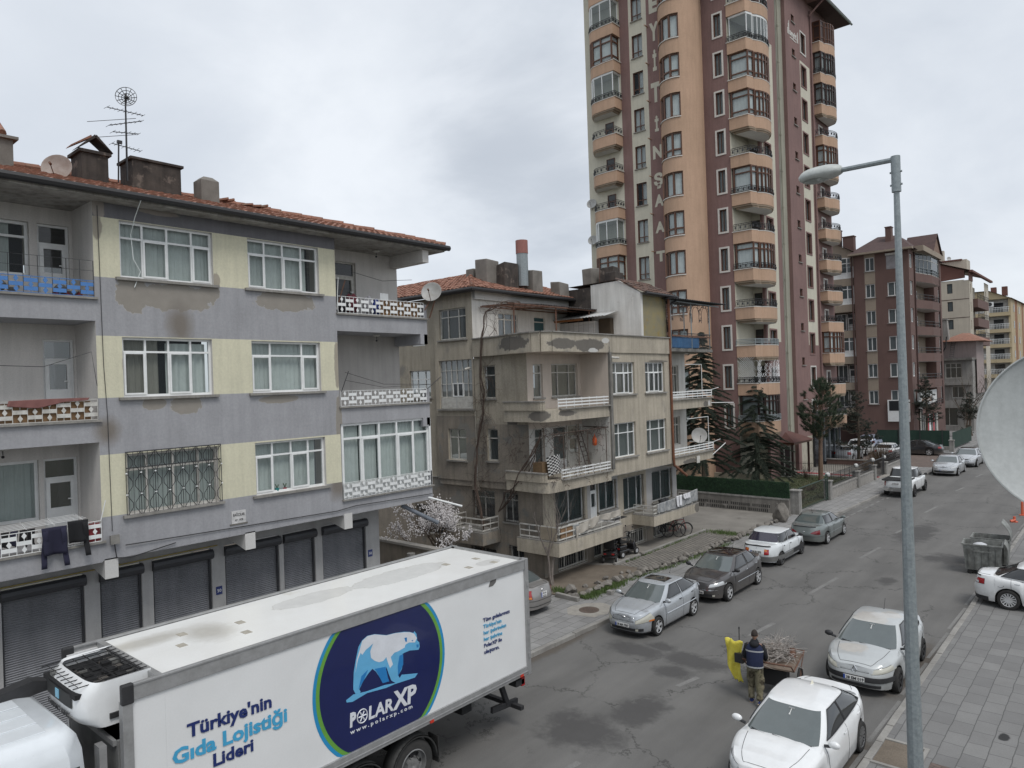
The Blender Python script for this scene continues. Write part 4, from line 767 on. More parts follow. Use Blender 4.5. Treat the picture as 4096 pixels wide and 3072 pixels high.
for i,h in enumerate(gb):window(BB,FEB,*h,cols=(1,1.6,1)if i!=1 else(1,),trans=0,fm=M_whitef,gm=G_dark,fw=.06,name='basement_window')
def grille(par,F,u0,u1,v0,v1,mat,n=.04,step=.1,fancy=True,name='window_grille'):
 g_=MB();k=max(2,round((u1-u0)/step))
 for i in range(k+1):
  u=u0+(u1-u0)*i/k
  if fancy and 0<i<k and i%2:g_.tube([F(u,v0,n),F(u,v0+.28*(v1-v0),n),F(u+.04,v0+.36*(v1-v0),n),F(u+.04,v0+.6*(v1-v0),n),F(u,v0+.68*(v1-v0),n),F(u,v1,n)],.008,4)
  else:g_.tube([F(u,v0,n),F(u,v1,n)],.008,4)
 for v in(v0,v0+.12*(v1-v0),v1-.12*(v1-v0),v1):g_.fbox(F,u0,u1,v-.008,v+.008,n-.006,n+.006)
 return g_.build(name,mat,par,world=True)
for i,h in enumerate(mg):
 if i==1:door(BB,FEB,*h,M_white,G_old,top=.2)
 else:window(BB,FEB,*h,cols=(1,1)if i!=3 else(1,1.2,.8),trans=0,fm=M_white,gm=glass('green_glass',(.02,.045,.045),.25,.1),sill=.1,cm=M_grey,cur=[(0,.8)]);grille(BB,FEB,*h,M_iron)
for h in gb:grille(BB,FEB,*h,M_whitef,step=.17,fancy=False)
FSB=FY(22.95)
for h in((-20.75,-19.95,2.3,3.55),(-22.6,-21.3,2.3,3.55)):window(BB,FSB,*h,cols=(1,1),trans=.25,fm=M_whitef,gm=G_dark,sill=.08);grille(BB,FSB,*h,M_iron)
for h in((-20.5,-19.7,.5,1.3),(-22.8,-21.3,.1,1.0),(-26.5,-24.5,1.2,2.6)):window(BB,FSB,*h,cols=(1,1),trans=0,fm=M_whitef,gm=G_dark,name='basement_window');grille(BB,FSB,*h,M_iron,fancy=False)
def balcony(par,pts,z0,z1,rail,mats,n=3,close=True,name='balcony',step=.5):
 """slab polygon pts (x,y), open sides = consecutive points of rail list"""
 s=MB();s.poly([(x,y,z0)for x,y in pts],(0,0,z1-z0));s.poly([(x,y,z1)for x,y in pts],(0,0,.04),1);o=s.build(name,mats[:2],par,world=True)
 r=MB();zt=rail[1]
 for(a,b)in zip(rail[0],rail[0][1:]):
  for i in range(n):z=z1+.12+(zt-z1-.12)*i/(n-1);r.beam((*a,z),(*b,z),.03,.05)
  L_=(Vector(b)-Vector(a)).length;q=max(1,int(L_/step))
  for i in range(q+1):p=Vector(a).lerp(Vector(b),i/q);r.tube([(p.x,p.y,z1),(p.x,p.y,zt)],.012,5)
 r.build('balcony_railing',mats[2],o,world=True);return o
BMT=[M_bg,MATS['sill_stone'],M_whitef]
A_=balcony(BB,[(-19.6,22.94),(-19.6,22.4),(-17.4,22.4),(-17.4,27.05),(-18.6,27.05),(-18.6,22.94)],1.28,1.82,([(-19.5,22.5),(-17.48,22.5),(-17.48,27.0)],2.42),BMT)
B_=balcony(BB,[(-18.6,29.8),(-17.4,29.8),(-17.4,34.4),(-18.6,34.4)],1.24,1.7,([(-18.55,29.88),(-17.48,29.88),(-17.48,34.35),(-18.55,34.35)],2.18),BMT)
C_=balcony(BB,[(-23.1,22.94),(-23.1,21.8),(-21.0,21.8),(-21.0,22.94)],1.4,1.9,([(-23.05,22.9),(-23.05,21.88),(-21.08,21.88),(-21.08,22.9)],2.5),[M_bg2,MATS['sill_stone'],M_whitef])
for(z,y0,y1)in((7.17,22.9,26.55),(4.3,23.0,26.55),(7.17,32.3,36.7),(4.3,32.3,36.7)):
 r=MB()
 for i in range(3):r.beam((-17.6,y0,z+.1+i*.13),(-17.6,y1,z+.1+i*.13),.025,.055)
 for i in range(int((y1-y0)/.55)+1):r.tube([(-17.6,y0+i*.55,z),(-17.6,y0+i*.55,z+.42)],.012,5)
 if y0>30:r.tube([(-17.6,y1,z+.05),(-17.6,y1+.05,z+.4),(-17.5,y1+.7,z+.5)],.015,5);r.beam((-17.6,y1,z+.38),(-19,y1,z+.38),.03,.05)
 r.build('balcony_railing',M_white,BB,world=True)
def hiproof(par,corner,w_,d_,z,rise,sgn=(-1,1),over=0,mat=None):
 pass
RB=MB()
a=tiled((-31,22.35,12.5),(.25,0,0),(0,.33,.33*.36),37,12,lambda i,j:i*.25<9.3-j*.33)
b=tiled((-21.65,22.35,12.5),(0,.25,0),(-.33,0,.33*.36),33,12,lambda i,j:i*.25>j*.33)
for q in(a,b):k=len(RB.v);RB.v+=q.v;RB.f+=[[x+k for x in f]for f in q.f];RB.m+=q.m
rr=12*.33
RB.quad((-31,22.35,12.47),(-21.65,22.35,12.47),(-21.65-rr,22.35+rr,12.47+rr*.36),(-31,22.35+rr,12.47+rr*.36));RB.quad((-21.65,22.35,12.47),(-21.65,31,12.47),(-21.65-rr,31,12.47+rr*.36),(-21.65-rr,22.35+rr,12.47+rr*.36))
ridge_tiles(RB,(-21.7,22.4,12.55),(-21.65-rr,22.35+rr,12.55+rr*.36))
rf=RB.build('roof',M_tile,BB,world=True,smooth='auto')
g_=MB();g_.tube([(-31,22.28,12.42),(-21.6,22.28,12.42),(-21.6,30.2,12.42)],.09,8);g_.box(-31,-21.66,22.3,22.5,12.32,12.5);g_.box(-21.9,-21.66,22.5,30.2,12.4,12.5);g_.build('gutter',MATS['black_metal'],BB,world=True)
R2=MB()
c1=tiled((-17.55,29.9,12.4),(0,.25,0),(-.33,0,.33*.5),12,5);R2.v+=c1.v;R2.f+=c1.f;R2.m+=c1.m
R2.quad((-17.5,29.75,12.38),(-17.5,33,12.38),(-19.1,33,13.15),(-19.1,29.75,13.15));R2.quad((-19.1,29.75,13.15),(-19.1,33,13.15),(-22,33,13.1),(-22,29.75,13.1))
R2.build('roof',pm('mossy_tile',(.16,.09,.065),.9,c2=(.07,.055,.05),scale=3,fvar=.2),BB,world=True,smooth='auto',label='small decayed roof with a black verge')
g_=MB();g_.tube([(-17.5,29.9,12.36),(-17.5,33,12.36)],.07,8);g_.build('gutter',MATS['black_metal'],BB,world=True)
def lump(mb,x0,x1,y0,y1,z0,z1,seed,mi=0):
 rnd=random.Random(seed);k=len(mb.v);mb.box(x0,x1,y0,y1,z0,z1,mi)
 for i in range(4,8):mb.v[k+i]+=Vector((rnd.uniform(-.06,.06),rnd.uniform(-.06,.06),rnd.uniform(-.12,.05)))
for i,(x0,x1,y0,y1,z0,z1,lab)in enumerate(((-24.9,-24.3,25.2,25.8,13.2,14.0,'broken cement chimney at the left of the row'),(-24.0,-23.2,25.0,25.8,13.1,14.3,'wide cement chimney on the ridge'),(-23.3,-22.6,25.6,26.6,12.9,14.1,'soot streaked cement chimney'),(-22.8,-22.2,27.2,28.0,12.8,13.9,'leaning cement chimney'),(-21.9,-21.3,31.0,31.6,12.9,14.2,'tall thin chimney near the white gable'),(-21.0,-20.2,31.2,32.0,12.9,14.1,'blackened broken chimney'),(-20.1,-19.4,30.3,31.0,12.9,13.7,'low blackened chimney stump'),(-22.5,-21.9,29.0,29.8,12.7,13.4,'crumbling chimney stump'))):
 c=MB();lump(c,x0,x1,y0,y1,z0-.3,z1,i);c.build('chimney',M_cem if i not in(2,5,6)else M_soot,rf,world=True,label=lab,bev=.04)
c=MB();c.tube([(-22.6,26.9,13),(-22.6,26.9,14.75)],.28,14);c.tube([(-22.6,26.9,14.6),(-22.6,26.9,15.25)],.3,14,1);c.build('chimney',[M_steel,flat('faded_red',(.30,.13,.11),.8)],rf,world=True,label='round metal chimney with a faded red top')
def corrugated(name,par,p0,du,dv,n,mat,amp=.03,label=None):
 p0,du,dv=Vector(p0),Vector(du),Vector(dv);nn=du.cross(dv).normalized();m=MB()
 m.grid(lambda a,b:p0+du*a+dv*b+nn*amp*math.sin(a*n*6.28),n*5,1);o=m.build(name,mat,par,world=par is not None,smooth=True,label=label);s=o.modifiers.new('s','SOLIDIFY');s.thickness=.01;return o
pe=thing('pergola','rusty pergola with a warped corrugated roof on the terrace of the beige block','pergola',(-21,26.5,9.7))
corrugated('canopy',pe,(-22.0,25.2,12.0),(0,5.0,0),(1.75,0,-.22),26,pm('rusted_sheet',(.06,.05,.045),.8,c2=(.03,.025,.025),scale=3))
m=MB()
for(x,y)in((-20.4,23.6),(-20.4,26.6),(-20.4,29.3)):m.tube([(x,y,9.7),(x,y,11.7)],.035,6)
for x in(-20.4,-21.2,-22.0):m.beam((x,23.2,11.72),(x+.05,30,11.74),.05,.05)
for i in range(8):m.beam((-22.1,23.4+i*.4,11.78),(-19.9,23.1+i*.4,11.66),.04,.03)
m.tube([(-22,23.2,11.7),(-20,23.2,11.66),(-20,27,11.68)],.03,6);m.build('frame',M_rust,pe,world=True)
ca=thing('canopy','pale corrugated lean-to roof over the white brick shed on the terrace','canopy',(-21.5,29,11.3))
corrugated('sheet',ca,(-23.2,28.6,11.35),(4.2,0,.0),(0,1.15,.28),22,pm('pale_sheet',(.5,.51,.5),.5,c2=(.35,.35,.34),scale=3),.02)
m=MB();m.beam((-23.2,28.75,11.28),(-20.4,28.75,11.28),.06,.1);m.build('beam',pm('orange_wood',(.25,.1,.03),.7),ca,world=True)
cn=thing('metal_canopy','black metal canopy with pierced arches over the top corner balcony of the beige block','canopy',(-17.6,34.5,9.7))
corrugated('canopy',cn,(-19.4,31.9,12.35),(0,6.1,.05),(2.3,0,-.15),24,flat('black_sheet',(.02,.02,.022),.6),.025)
m=MB()
for(x,y)in((-17.55,32.3),(-17.55,34.5),(-17.55,36.6),(-19.05,36.6)):m.tube([(x,y,9.75),(x,y,12.2)],.03,6)
m.beam((-17.55,32.2,12.15),(-17.55,37.8,12.15),.06,.06);m.build('frame',M_steel,cn,world=True)
def lattice(F,u0,u1,v0,v1,na,solidw=0.25,n=0):
 L_=MB();w=(u1-u0)/na;rnd=random.Random(7)
 for i in range(na):
  c=u0+w*(i+.5);r=w*.36;zt=v0+(v1-v0)*.45
  L_.tube([F(c-r,v0,n),F(c-r,zt,n)]+[F(c+r*math.cos(math.pi-t*math.pi/8),zt+r*1.1*math.sin(t*math.pi/8),n)for t in range(9)]+[F(c+r,v0,n)],.015,4)
  for k in range(90):
   u=rnd.uniform(u0+w*i,u0+w*(i+1));v=rnd.uniform(v0,v1)
   ins=abs(u-c)<r+.03 and(v<zt or(u-c)**2+((v-zt)/1.1)**2<(r+.03)**2)
   if ins:continue
   R_=.05;L_.tube([F(u+R_*math.cos(q*1.2566),min(v1,v+R_*math.sin(q*1.2566)),n)for q in range(6)],.009,3)
 L_.tube([F(u0,v1,n),F(u1,v1,n)],.015,4);return L_
lattice(FX(-17.55),32.4,36.6,11.15,12.1,4).build('lattice',flat('brown_metal',(.045,.03,.025),.5),cn,world=True)
m=MB();rnd=random.Random(3)
for k in range(260):
 x,z=rnd.uniform(-18.8,-17.65),rnd.uniform(9.8,12.1);m.tube([(x+.07*math.cos(q*1.05),32.35,z+.07*math.sin(q*1.05))for q in range(7)],.014,3)
m.build('screen',M_iron,cn,world=True)
m=MB()
for y in range(38):m.tube([(-17.5,32.3+y*.115,9.75),(-17.5,32.3+y*.115,10.55)],.008,4)
m.tube([(-17.5,32.3,10.55),(-17.5,36.65,10.55),(-19,36.65,10.55)],.018,5);m.beam((-17.5,32.3,10.4),(-17.5,36.6,10.4),.03,.08,mi=1)
for x in range(10):m.tube([(-17.6-x*.14,36.65,9.75),(-17.6-x*.14,36.65,10.55)],.008,4)
m.build('railing',[M_iron,M_rust],cn,world=True)
cloth(None,'tarpaulin',pm('blue_tarpaulin',(.05,.16,.33),.6,c2=(.04,.13,.28),scale=3),[(-17.54,32.4,10.38),(-17.54,33.8,10.34),(-17.54,35.3,10.36)],[.6,.58,.56],9,.012,30,'blue tarpaulin stretched behind the railing of the metal canopied balcony','tarpaulin')
m=MB();m.tube([(-17.52,32.1,12.25),(-17.52,32.1,4.3),(-17.52,32.15,3.9),(-17.3,33.0,3.3)],.065,8);m.tube([(-17.4,32.9,12.3),(-17.45,32.5,12.05),(-17.52,32.1,11.9)],.05,8,1)
single(m,'drain_pipe',[pm('orange_rust',(.19,.075,.035),.7,c2=(.12,.05,.03),scale=4),MATS['black_metal']],'long rust brown drain pipe down the corner of the beige block','drain pipe',(-17.52,32.1,4))
for(x,y,z,lab)in((-17.6,26.75,9.3,'broken spout at the top of the beige column'),(-22.4,22.78,9.0,'short spout beside the many-paned window')):
 m=MB();m.tube([(x,y,z),(x+.1,y-.35 if x<-20 else y+.1,z-.05),(x+.35 if x>-20 else x+.1,y-.4 if x<-20 else y+.25,z-.08)],.05,8);single(m,'spout',M_whitef,lab,'spout',(x,y,z))
sat_dish('satellite_dish','grey satellite dish on the first floor corner balcony beside the fir',(-18.0,35.9,5.1),.42,(.55,-.8,.3),(M_dish,M_iron),bracket=Vector((0,.1,-.75)))
for(z,lab)in((6.9,'upper'),(4.05,'lower')):
 m=MB();m.tube([(-17.6,36.6,z-.05),(-17.2,38.6 if z>5 else 37.4,z-.12 if z>5 else z+.55)],.022,6);single(m,'pole',M_white,f'white rod sticking out past the {lab} corner balcony of the beige block','pole',(-17.6,36.6,z))
for(z,y1)in((7.2,35.8),(4.35,36.4)):
 m=MB();m.tube([(-17.7,34.0,z+1.75),(-17.7,y1,z+1.75),(-17.7,y1,z)],.02,5);single(m,'line_frame',M_white,f'white metal clothes frame on the {"upper" if z > 5 else "lower"} corner balcony','clothes frame',(-17.7,y1,z))
cloth(None,'tarpaulin',pm('grey_tarpaulin',(.42,.39,.34),.8,c2=(.33,.3,.26),scale=3),[(-17.42,23.6,2.3),(-17.42,25,2.5),(-17.42,26.9,2.5)],[.55,.35,.42,.2,.35,.22],4,.05,40,'crumpled pale tarpaulin slung over the first ground floor balcony rail','tarpaulin')
m=MB();m.tube([(-18.2,22.9,2.05),(-18.0,23.5,2.05)],.22,14);single(m,'roll',pm('pale_roll',(.45,.44,.41),.8),'rolled pale mat lying on the first ground floor balcony','roll',(-18.1,23.2,1.85))
m=MB();m.lathe((-17.9,24.1,1.85),(0,0,1),[(0,.18),(.42,.24),(.42,.22)],14);single(m,'basin',pm('basin',(.5,.52,.52),.5),'pale plastic tub beside the rolled mat','tub',(-17.9,24.1,1.85))
m=MB();m.box(-17.56,-17.52,22.7,23.5,1.9,2.35);m.box(-18.4,-17.56,22.46,22.5,1.9,2.4,1);single(m,'crate',[pm('plywood',(.28,.17,.09),.8),pm('slatted_wood',(.34,.29,.22),.8)],'brown boards and slats closing the corner of the first ground floor balcony','boards',(-17.6,23,1.9))
cloth(None,'tarpaulin',pm('torn_sheet',(.2,.21,.22),.8,c2=(.38,.38,.37),scale=5),[(-17.43,30.2,2.25),(-17.43,32,2.3),(-17.43,34.3,2.45)],[.45,.5,.55,.6,.6],6,.03,40,'ragged grey sheeting tied along the second ground floor balcony','tarpaulin')
for i,y in enumerate((32.05,32.35,32.75,32.95,33.2)):
 cloth(None,'laundry',flat('white_cotton',(.72,.72,.74),.9),[(-17.34,y-.12,2.4),(-17.34,y+.12,2.4)],[.5,.6]if i<2 else[.22,.28],2,.02,10,f'small white garment on the line over the grey sheeting, {["long left one", "second long one", "first short one", "second short one", "right end one"][i]}','clothing',seed=i)
for i,y in enumerate((31.4,31.75)):
 m=MB();m.lathe((-17.75,y,1.8),(-.3,0,1),[(0,.16),(.5,.18),(.52,.001)],12);single(m,'drum',flat('dark_drum',(.03,.03,.032),.6),['dark round drum at the left behind the grey sheeting','dark round drum at the right behind the grey sheeting'][i],'drum',(-17.75,y,1.8))
m=MB();lad=[(-18.8,26.0,4.3),(-18.5,26.0,6.1)]
for y in(25.85,26.2):m.tube([(-18.35,y,4.3),(-18.95,y+.02,6.05)],.022,5)
for i in range(8):m.beam((-18.42-i*.07,25.85,4.5+i*.21),(-18.42-i*.07,26.2,4.5+i*.21),.05,.02)
single(m,'step_ladder',flat('dark_ladder',(.06,.04,.035),.6),'dark folding ladder on the vine covered balcony','ladder',(-18.4,26,4.3))
m=MB();m.lathe((-18.3,26.4,5.35),(0,0,1),[(0,.03),(.05,.11),(.3,.1),(.45,.02),(.55,.01)],10);single(m,'bag',flat('orange_plastic',(.75,.12,.02),.5),'bright orange bag hanging over the vine covered balcony','bag',(-18.3,26.4,5.35),smooth=True)
m=MB();chk=[]
for i in range(12):
 for j in range(12):
  f_=lambda a,b:Vector((-18.3+.3*math.sin(a*3)+.1*b,22.9+.9*a/1.0*.9,5.15-.75*b+.12*math.sin(a*3.1)))
  a,b=i/12,j/12;m.quad(f_(a,b),f_(a+1/12,b),f_(a+1/12,b+1/12),f_(a,b+1/12),(i+j)%2)
single(m,'checked_cloth',[M_bk,flat('white_check',(.6,.6,.58),.9)],'black and white checked cloth over a heap on the vine covered balcony','cloth',(-18.3,23.3,4.3))
m=MB();m.box(-18.9,-18.4,22.75,23.2,4.3,4.95);single(m,'box',pm('brown_box',(.2,.13,.07),.9),'brown box beside the checked cloth','box',(-18.6,23,4.3))
for(x,y,z,t)in((-17.55,35.9,4.0,'sign'),):
 m=MB();m.box(-17.55,-17.53,34.6,34.95,3.75,4.12);single(m,'notice_board',M_whitef,'small whitish notice plate on the lower corner balcony','notice',(-17.54,34.8,3.75))
M_vine=pm('vine_bark',(.10,.07,.055),.95,c2=(.06,.042,.034),scale=10)
def wander(a,b,n,amp,seed,pull=(0,0,0)):
 rnd=random.Random(seed);a,b=Vector(a),Vector(b);pts=[]
 off=Vector((0,0,0))
 for i in range(n+1):
  t=i/n;off=off*.7+Vector((rnd.uniform(-1,1),rnd.uniform(-1,1),rnd.uniform(-1,1)))*amp
  pts.append(a.lerp(b,t)+off*math.sin(math.pi*t)**.5+Vector(pull)*math.sin(math.pi*t))
 return pts
m=MB();rnd=random.Random(11)
trk=[(-21.7,22.5,0.1),(-21.4,22.3,2.2),(-22.0,22.5,3.8),(-21.9,22.6,5.5),(-21.5,22.65,7.0),(-21.6,22.65,8.6),(-21.4,22.6,10.3),(-21.2,22.7,11.4),(-20.6,23.2,11.8),(-20.3,24.2,11.8)]
for k in range(4):
 o=Vector((rnd.uniform(-.1,.1),rnd.uniform(-.05,.02),0));pts=[]
 for a,b in zip(trk,trk[1:]):pts+=wander(Vector(a)+o,Vector(b)+o,5,.05,rnd.random())[:-1]
 m.tube(pts,[.05-.035*i/len(pts)for i in range(len(pts))]if k==0 else .014,5)
for k in range(150):
 z=rnd.uniform(1.5,11.5);i=min(int(z/1.3),7);base=Vector(trk[i]).lerp(Vector(trk[i+1]),.5);base.z=z
 e=base+Vector((rnd.uniform(-1.1,1.0),rnd.uniform(-.1,.05),rnd.uniform(-1.3,1.0)));m.tube(wander(base,e,6,.09,k),[.009,.008,.007,.006,.005,.004,.003],3)
single(m,'climbing_vine',M_vine,'leafless climbing vine up the south wall of the beige block','vine',(-21.7,22.5,.1))
m=MB()
for k in range(230):
 a=Vector((rnd.uniform(-20.2,-17.5),rnd.uniform(21.95,23.2),rnd.uniform(4.1,6.3)))if k%2 else Vector((-17.55,rnd.uniform(22,26.3),rnd.uniform(4.0,6.25)))
 if k%3==0:a=Vector((rnd.uniform(-18.6,-17.5),rnd.uniform(22.3,26.6),6.1+rnd.uniform(-.1,.15)))
 e=a+Vector((rnd.uniform(-.4,.4),rnd.uniform(-.9,.9),rnd.uniform(-.7,.5)));m.tube(wander(a,e,6,.1,k+500),[.010,.009,.008,.007,.006,.005,.004],3)
for y in(23.2,24.9,26.3):m.tube([(-17.62,y,4.3),(-17.62,y,6.15)],.02,5)
m.tube([(-17.62,22.4,6.15),(-17.62,26.5,6.18),(-19,26.5,6.2)],.02,5)
for k in range(5):m.tube(wander((-20.6,22.4,2.8),(-18,22.2,6.1),10,.12,k+50,(0,0,-.3)),.022,5)
single(m,'climbing_vine',M_vine,'tangled bare vine trained round the first floor corner balcony','vine',(-18,22.6,4.1))
# ================================================================ tall round-bayed tower
def rnd_c(c,v):return tuple(x*v for x in c)
M_pur=pm('mauve_render',(.235,.145,.132),.9,c2=(.195,.12,.11),scale=.35,streak=.16,fvar=.06,fine=9)
M_pch=pm('peach_render',(.50,.335,.235),.9,c2=(.43,.29,.2),scale=.4,streak=.12,fvar=.05,fine=9)
M_crm=pm('cream_render',(.60,.57,.47),.9,c2=(.52,.495,.41),scale=.4,streak=.1,fvar=.05,fine=9)
M_gsh=pm('grey_cream_shaft',(.36,.35,.285),.9,c2=(.30,.29,.24),scale=.4,streak=.15)
M_wood=pm('brown_joinery',(.11,.045,.022),.45,c2=(.085,.035,.018),scale=4);M_wood2=pm('dark_brown_joinery',(.045,.022,.017),.45,c2=(.03,.016,.013),scale=4)
M_mold=pm('grey_brown_moulding',(.30,.235,.17),.85,scale=1.2);M_sillw=flat('white_sill',(.62,.60,.56),.6)
G_far=glass('far_glass',(.05,.065,.075),.75,.03);G_clear=glass('clear_glazing',(.2,.23,.24),.55,.05)
M_cur=flat('white_curtain',(.82,.84,.85),.9)
TW=thing('apartment_tower','very tall mauve and peach apartment tower with a rounded window bay and curved balconies','tower block',(-26,60,0))
def PW(name,mats,mb,**k):return mb.build(name,mats,TW,world=True,**k)
K0,K1=0,13
T=lambda k:4.72+2.94*k
T1=lambda k:4.85+2.82*k
T2=lambda k:8.2+(T(k)-.45-8.2)*.96
ZT=41.4
FA,FB,FEt=FY(49.8),FY(51.2),FX(-21.5)
mb=MB()
strip=[(-29.68,-28.75,T(k)-.3,T(k)+1.5)for k in range(K0,K1)]
TL_=[(-33.9,-33.0,T(k)+.0,T(k)+1.3)for k in()]
wall(mb,FA,-34.2,-27.09,0,45,strip,.15,paintf=lambda u,v:1 if-29.93<u<-28.33 or u<-30.8 else 0,us=(-30.8,-30.74,-29.93,-28.33))
pwin=[(-23.42,-22.85,T(k)-.27,T(k)+1.4)for k in range(K0,K1)]
wall(mb,FB,-24.4,-22.4,0,45,pwin,.15,mi=0)
mb.quad((-24.4,50.2,0),(-24.4,51.2,0),(-24.4,51.2,45),(-24.4,50.2,45),3)
sw=[(62.3,63.0,T(k)-1.65+.1,T(k)-1.0+.1)for k in range(1,K1+1)]
rs=[(64.4,65.6,T(k)-.55,T(k)+1.2)for k in range(0,K1-1)]
ls=[(55.4,56.7,T(k)-.55,T(k)+1.2)for k in range(0,K1-1)]
def pe_(u,v):
 if 54.6<u<57.65 and 10.9<v<34.8:return 1
 if 64.12<u<66.6 and 10.8<v<35.7:return 1
 return 0
wall(mb,FEt,54.6,58.5,0,45,ls,.15,paintf=pe_,us=(57.65,),vs=(10.9,34.8))
wall(mb,FEt,60.8,71.5,0,45,sw+rs,.15,paintf=lambda u,v:4 if v<2.9 and u>61.5 else pe_(u,v),us=(64.12,66.6,61.5),vs=(10.8,35.7,2.9))
mb.quad((-21.8,58.5,0),(-21.8,60.8,0),(-21.8,60.8,45),(-21.8,58.5,45),2);mb.quad((-21.5,58.5,0),(-21.8,58.5,0),(-21.8,58.5,45),(-21.5,58.5,45),0);mb.quad((-21.8,60.8,0),(-21.5,60.8,0),(-21.5,60.8,45),(-21.8,60.8,45),0)
mb.quad((-22.4,51.2,0),(-22.4,54.6,0),(-22.4,54.6,45),(-22.4,51.2,45),1);mb.quad((-22.4,54.6,0),(-21.5,54.6,0),(-21.5,54.6,45),(-22.4,54.6,45),1)
mb.box(-21.62,-21.4,54.45,54.75,0,45,0)
mb.quad((-21.5,71.5,0),(-36,71.5,0),(-36,71.5,45),(-21.5,71.5,45),0);mb.quad((-34.2,49.8,0),(-34.2,72,0),(-34.2,72,45),(-34.2,49.8,45),0)
mb.box(-21.62,-21.45,61.2,61.45,2.9,3.1,0)
mb.box(-27.0,-21.45,50.9,51.19,0,1.0,4);mb.box(-33,-27,49.5,49.78,0,1.1,4)
PW('wall',[M_pur,M_crm,M_gsh,M_pch,pm('plinth_stone',(.45,.415,.34),.85,streak=.15)],mb)
def bayp(th,off=0.):return Vector((-25.72+(1.55-off)*math.cos(th),50.35-(1.95-off)*math.sin(th),0))
mb=MB();nth=26;A0,A1=math.pi,0.
wa,wb=R(166),R(62)
ths=sorted({A0+(A1-A0)*i/nth for i in range(nth+1)}|{wa,wb},reverse=True)
zs=[0]
for k in range(0,K1):zs+=[T(k)-.5,T(k)+1.3]
zs.append(45)
for i in range(len(ths)-1):
 a,b=ths[i],ths[i+1];mid=(a+b)/2
 for j in range(len(zs)-1):
  if j%2==1 and wb<mid<wa:continue
  p,q=bayp(a),bayp(b);mb.quad((p.x,p.y,zs[j]),(q.x,q.y,zs[j]),(q.x,q.y,zs[j+1]),(p.x,p.y,zs[j+1]),0)
for k in range(0,K1):
 for(z,s)in((T(k)-.5,1),(T(k)+1.3,1)):
  for i in range(14):a,b=wa+(wb-wa)*i/14,wa+(wb-wa)*(i+1)/14;p,q,r,s_=bayp(a,-.06 if z<T(k)else 0),bayp(b,-.06 if z<T(k)else 0),bayp(b,.2),bayp(a,.2);mb.quad((p.x,p.y,z),(q.x,q.y,z),(r.x,r.y,z),(s_.x,s_.y,z),1 if z<T(k)else 0)
  for i in range(14):
   if z<T(k):a,b=wa+(wb-wa)*i/14,wa+(wb-wa)*(i+1)/14;p,q=bayp(a,-.06),bayp(b,-.06);mb.quad((p.x,p.y,z-.07),(q.x,q.y,z-.07),(q.x,q.y,z),(p.x,p.y,z),1)
 for th in(wa,wb):p,q=bayp(th),bayp(th,.2);mb.quad((p.x,p.y,T(k)-.5),(q.x,q.y,T(k)-.5),(q.x,q.y,T(k)+1.3),(p.x,p.y,T(k)+1.3),1)
PW('window_bay',[M_pch,M_sillw],mb)
def strip_glaze(path,z0,z1,fm,gm,trans=None,low=None,fw=.07,rec=0,cm=None,solid=None,name='window'):
 """glazing along a plan path of (x,y): one pane per segment, posts at the joints"""
 P=[Vector((x,y,0))for x,y in path];f_=MB();g_=MB();c_=MB()
 zc=[z0+fw/2,z1-fw/2]+([z0+low*(z1-z0)]if low else[])+([z1-trans*(z1-z0)]if trans else[])
 for p in P:f_.beam((p.x,p.y,z0),(p.x,p.y,z1),fw*1.25)
 for a,b in zip(P,P[1:]):
  for z in zc:f_.beam((a.x,a.y,z),(b.x,b.y,z),fw*.8,fw)
  g_.quad((a.x,a.y,z0),(b.x,b.y,z0),(b.x,b.y,z1),(a.x,a.y,z1))
  if cm:
   d=(b-a).normalized();n=Vector((d.y,-d.x,0));
   ctr=sum(P,Vector())/len(P)
   if n.dot((a+b)/2-ctr)<0 and len(P)>5 or(len(P)<=5 and n.y>0):n=-n
   a2,b2=a-n*.07,b-n*.07;c_.grid(lambda s,t:a2.lerp(b2,s)+Vector((0,0,z0+(z1-z0)*t))-n*.02*math.sin(s*30),14,1)
 o=PW(name,fm,f_);g_.build('pane',gm,o,world=True)
 if cm:c_.build('curtain',cm,o,world=True,smooth=True)
 return o
rnd=random.Random(8)
for k in range(0,K1):
 pth=[bayp(wa+(wb-wa)*t,.13)[:2]for t in(0,.22,.46,.74,1)]
 strip_glaze(pth,T(k)-.5,T(k)+1.3,M_wood,G_far,low=.3 if k%2 else None,fw=.11,cm=M_cur)
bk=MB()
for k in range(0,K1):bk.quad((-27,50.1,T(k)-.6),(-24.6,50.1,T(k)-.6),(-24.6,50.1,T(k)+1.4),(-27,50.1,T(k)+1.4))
PW('room',MATS['room_dark'],bk)  # flat dark sheets painted as the shade inside the bay's rooms
for k in range(0,K1):
 if k>1:window(TW,FA,*strip[k],cols=(1,.9),trans=0,low=.25,fm=M_wood,gm=G_far,fw=.07,sill=.08,cm=M_cur,cur=[(0,1)]if k%3 else[(.5,1)])
 o=window(TW,FB,*pwin[k],cols=(1,1),trans=0,fm=M_wood,gm=G_far,fw=.06,cm=M_grey)
 s=MB();u0,u1,v0,v1=pwin[k]
 for(a,b,c,d)in((u0-.13,u0,v0-.13,v1+.13),(u1,u1+.13,v0-.13,v1+.13),(u0,u1,v1,v1+.13),(u0,u1,v0-.13,v0)):s.fbox(FB,a,b,c,d,0,.04)
 s.build('window_surround',M_sillw,o,world=True)
for h in sw:window(TW,FEt,*h,cols=(1,1),trans=0,fm=M_wood,gm=G_dark,fw=.06,sill=.12,name='small_window')
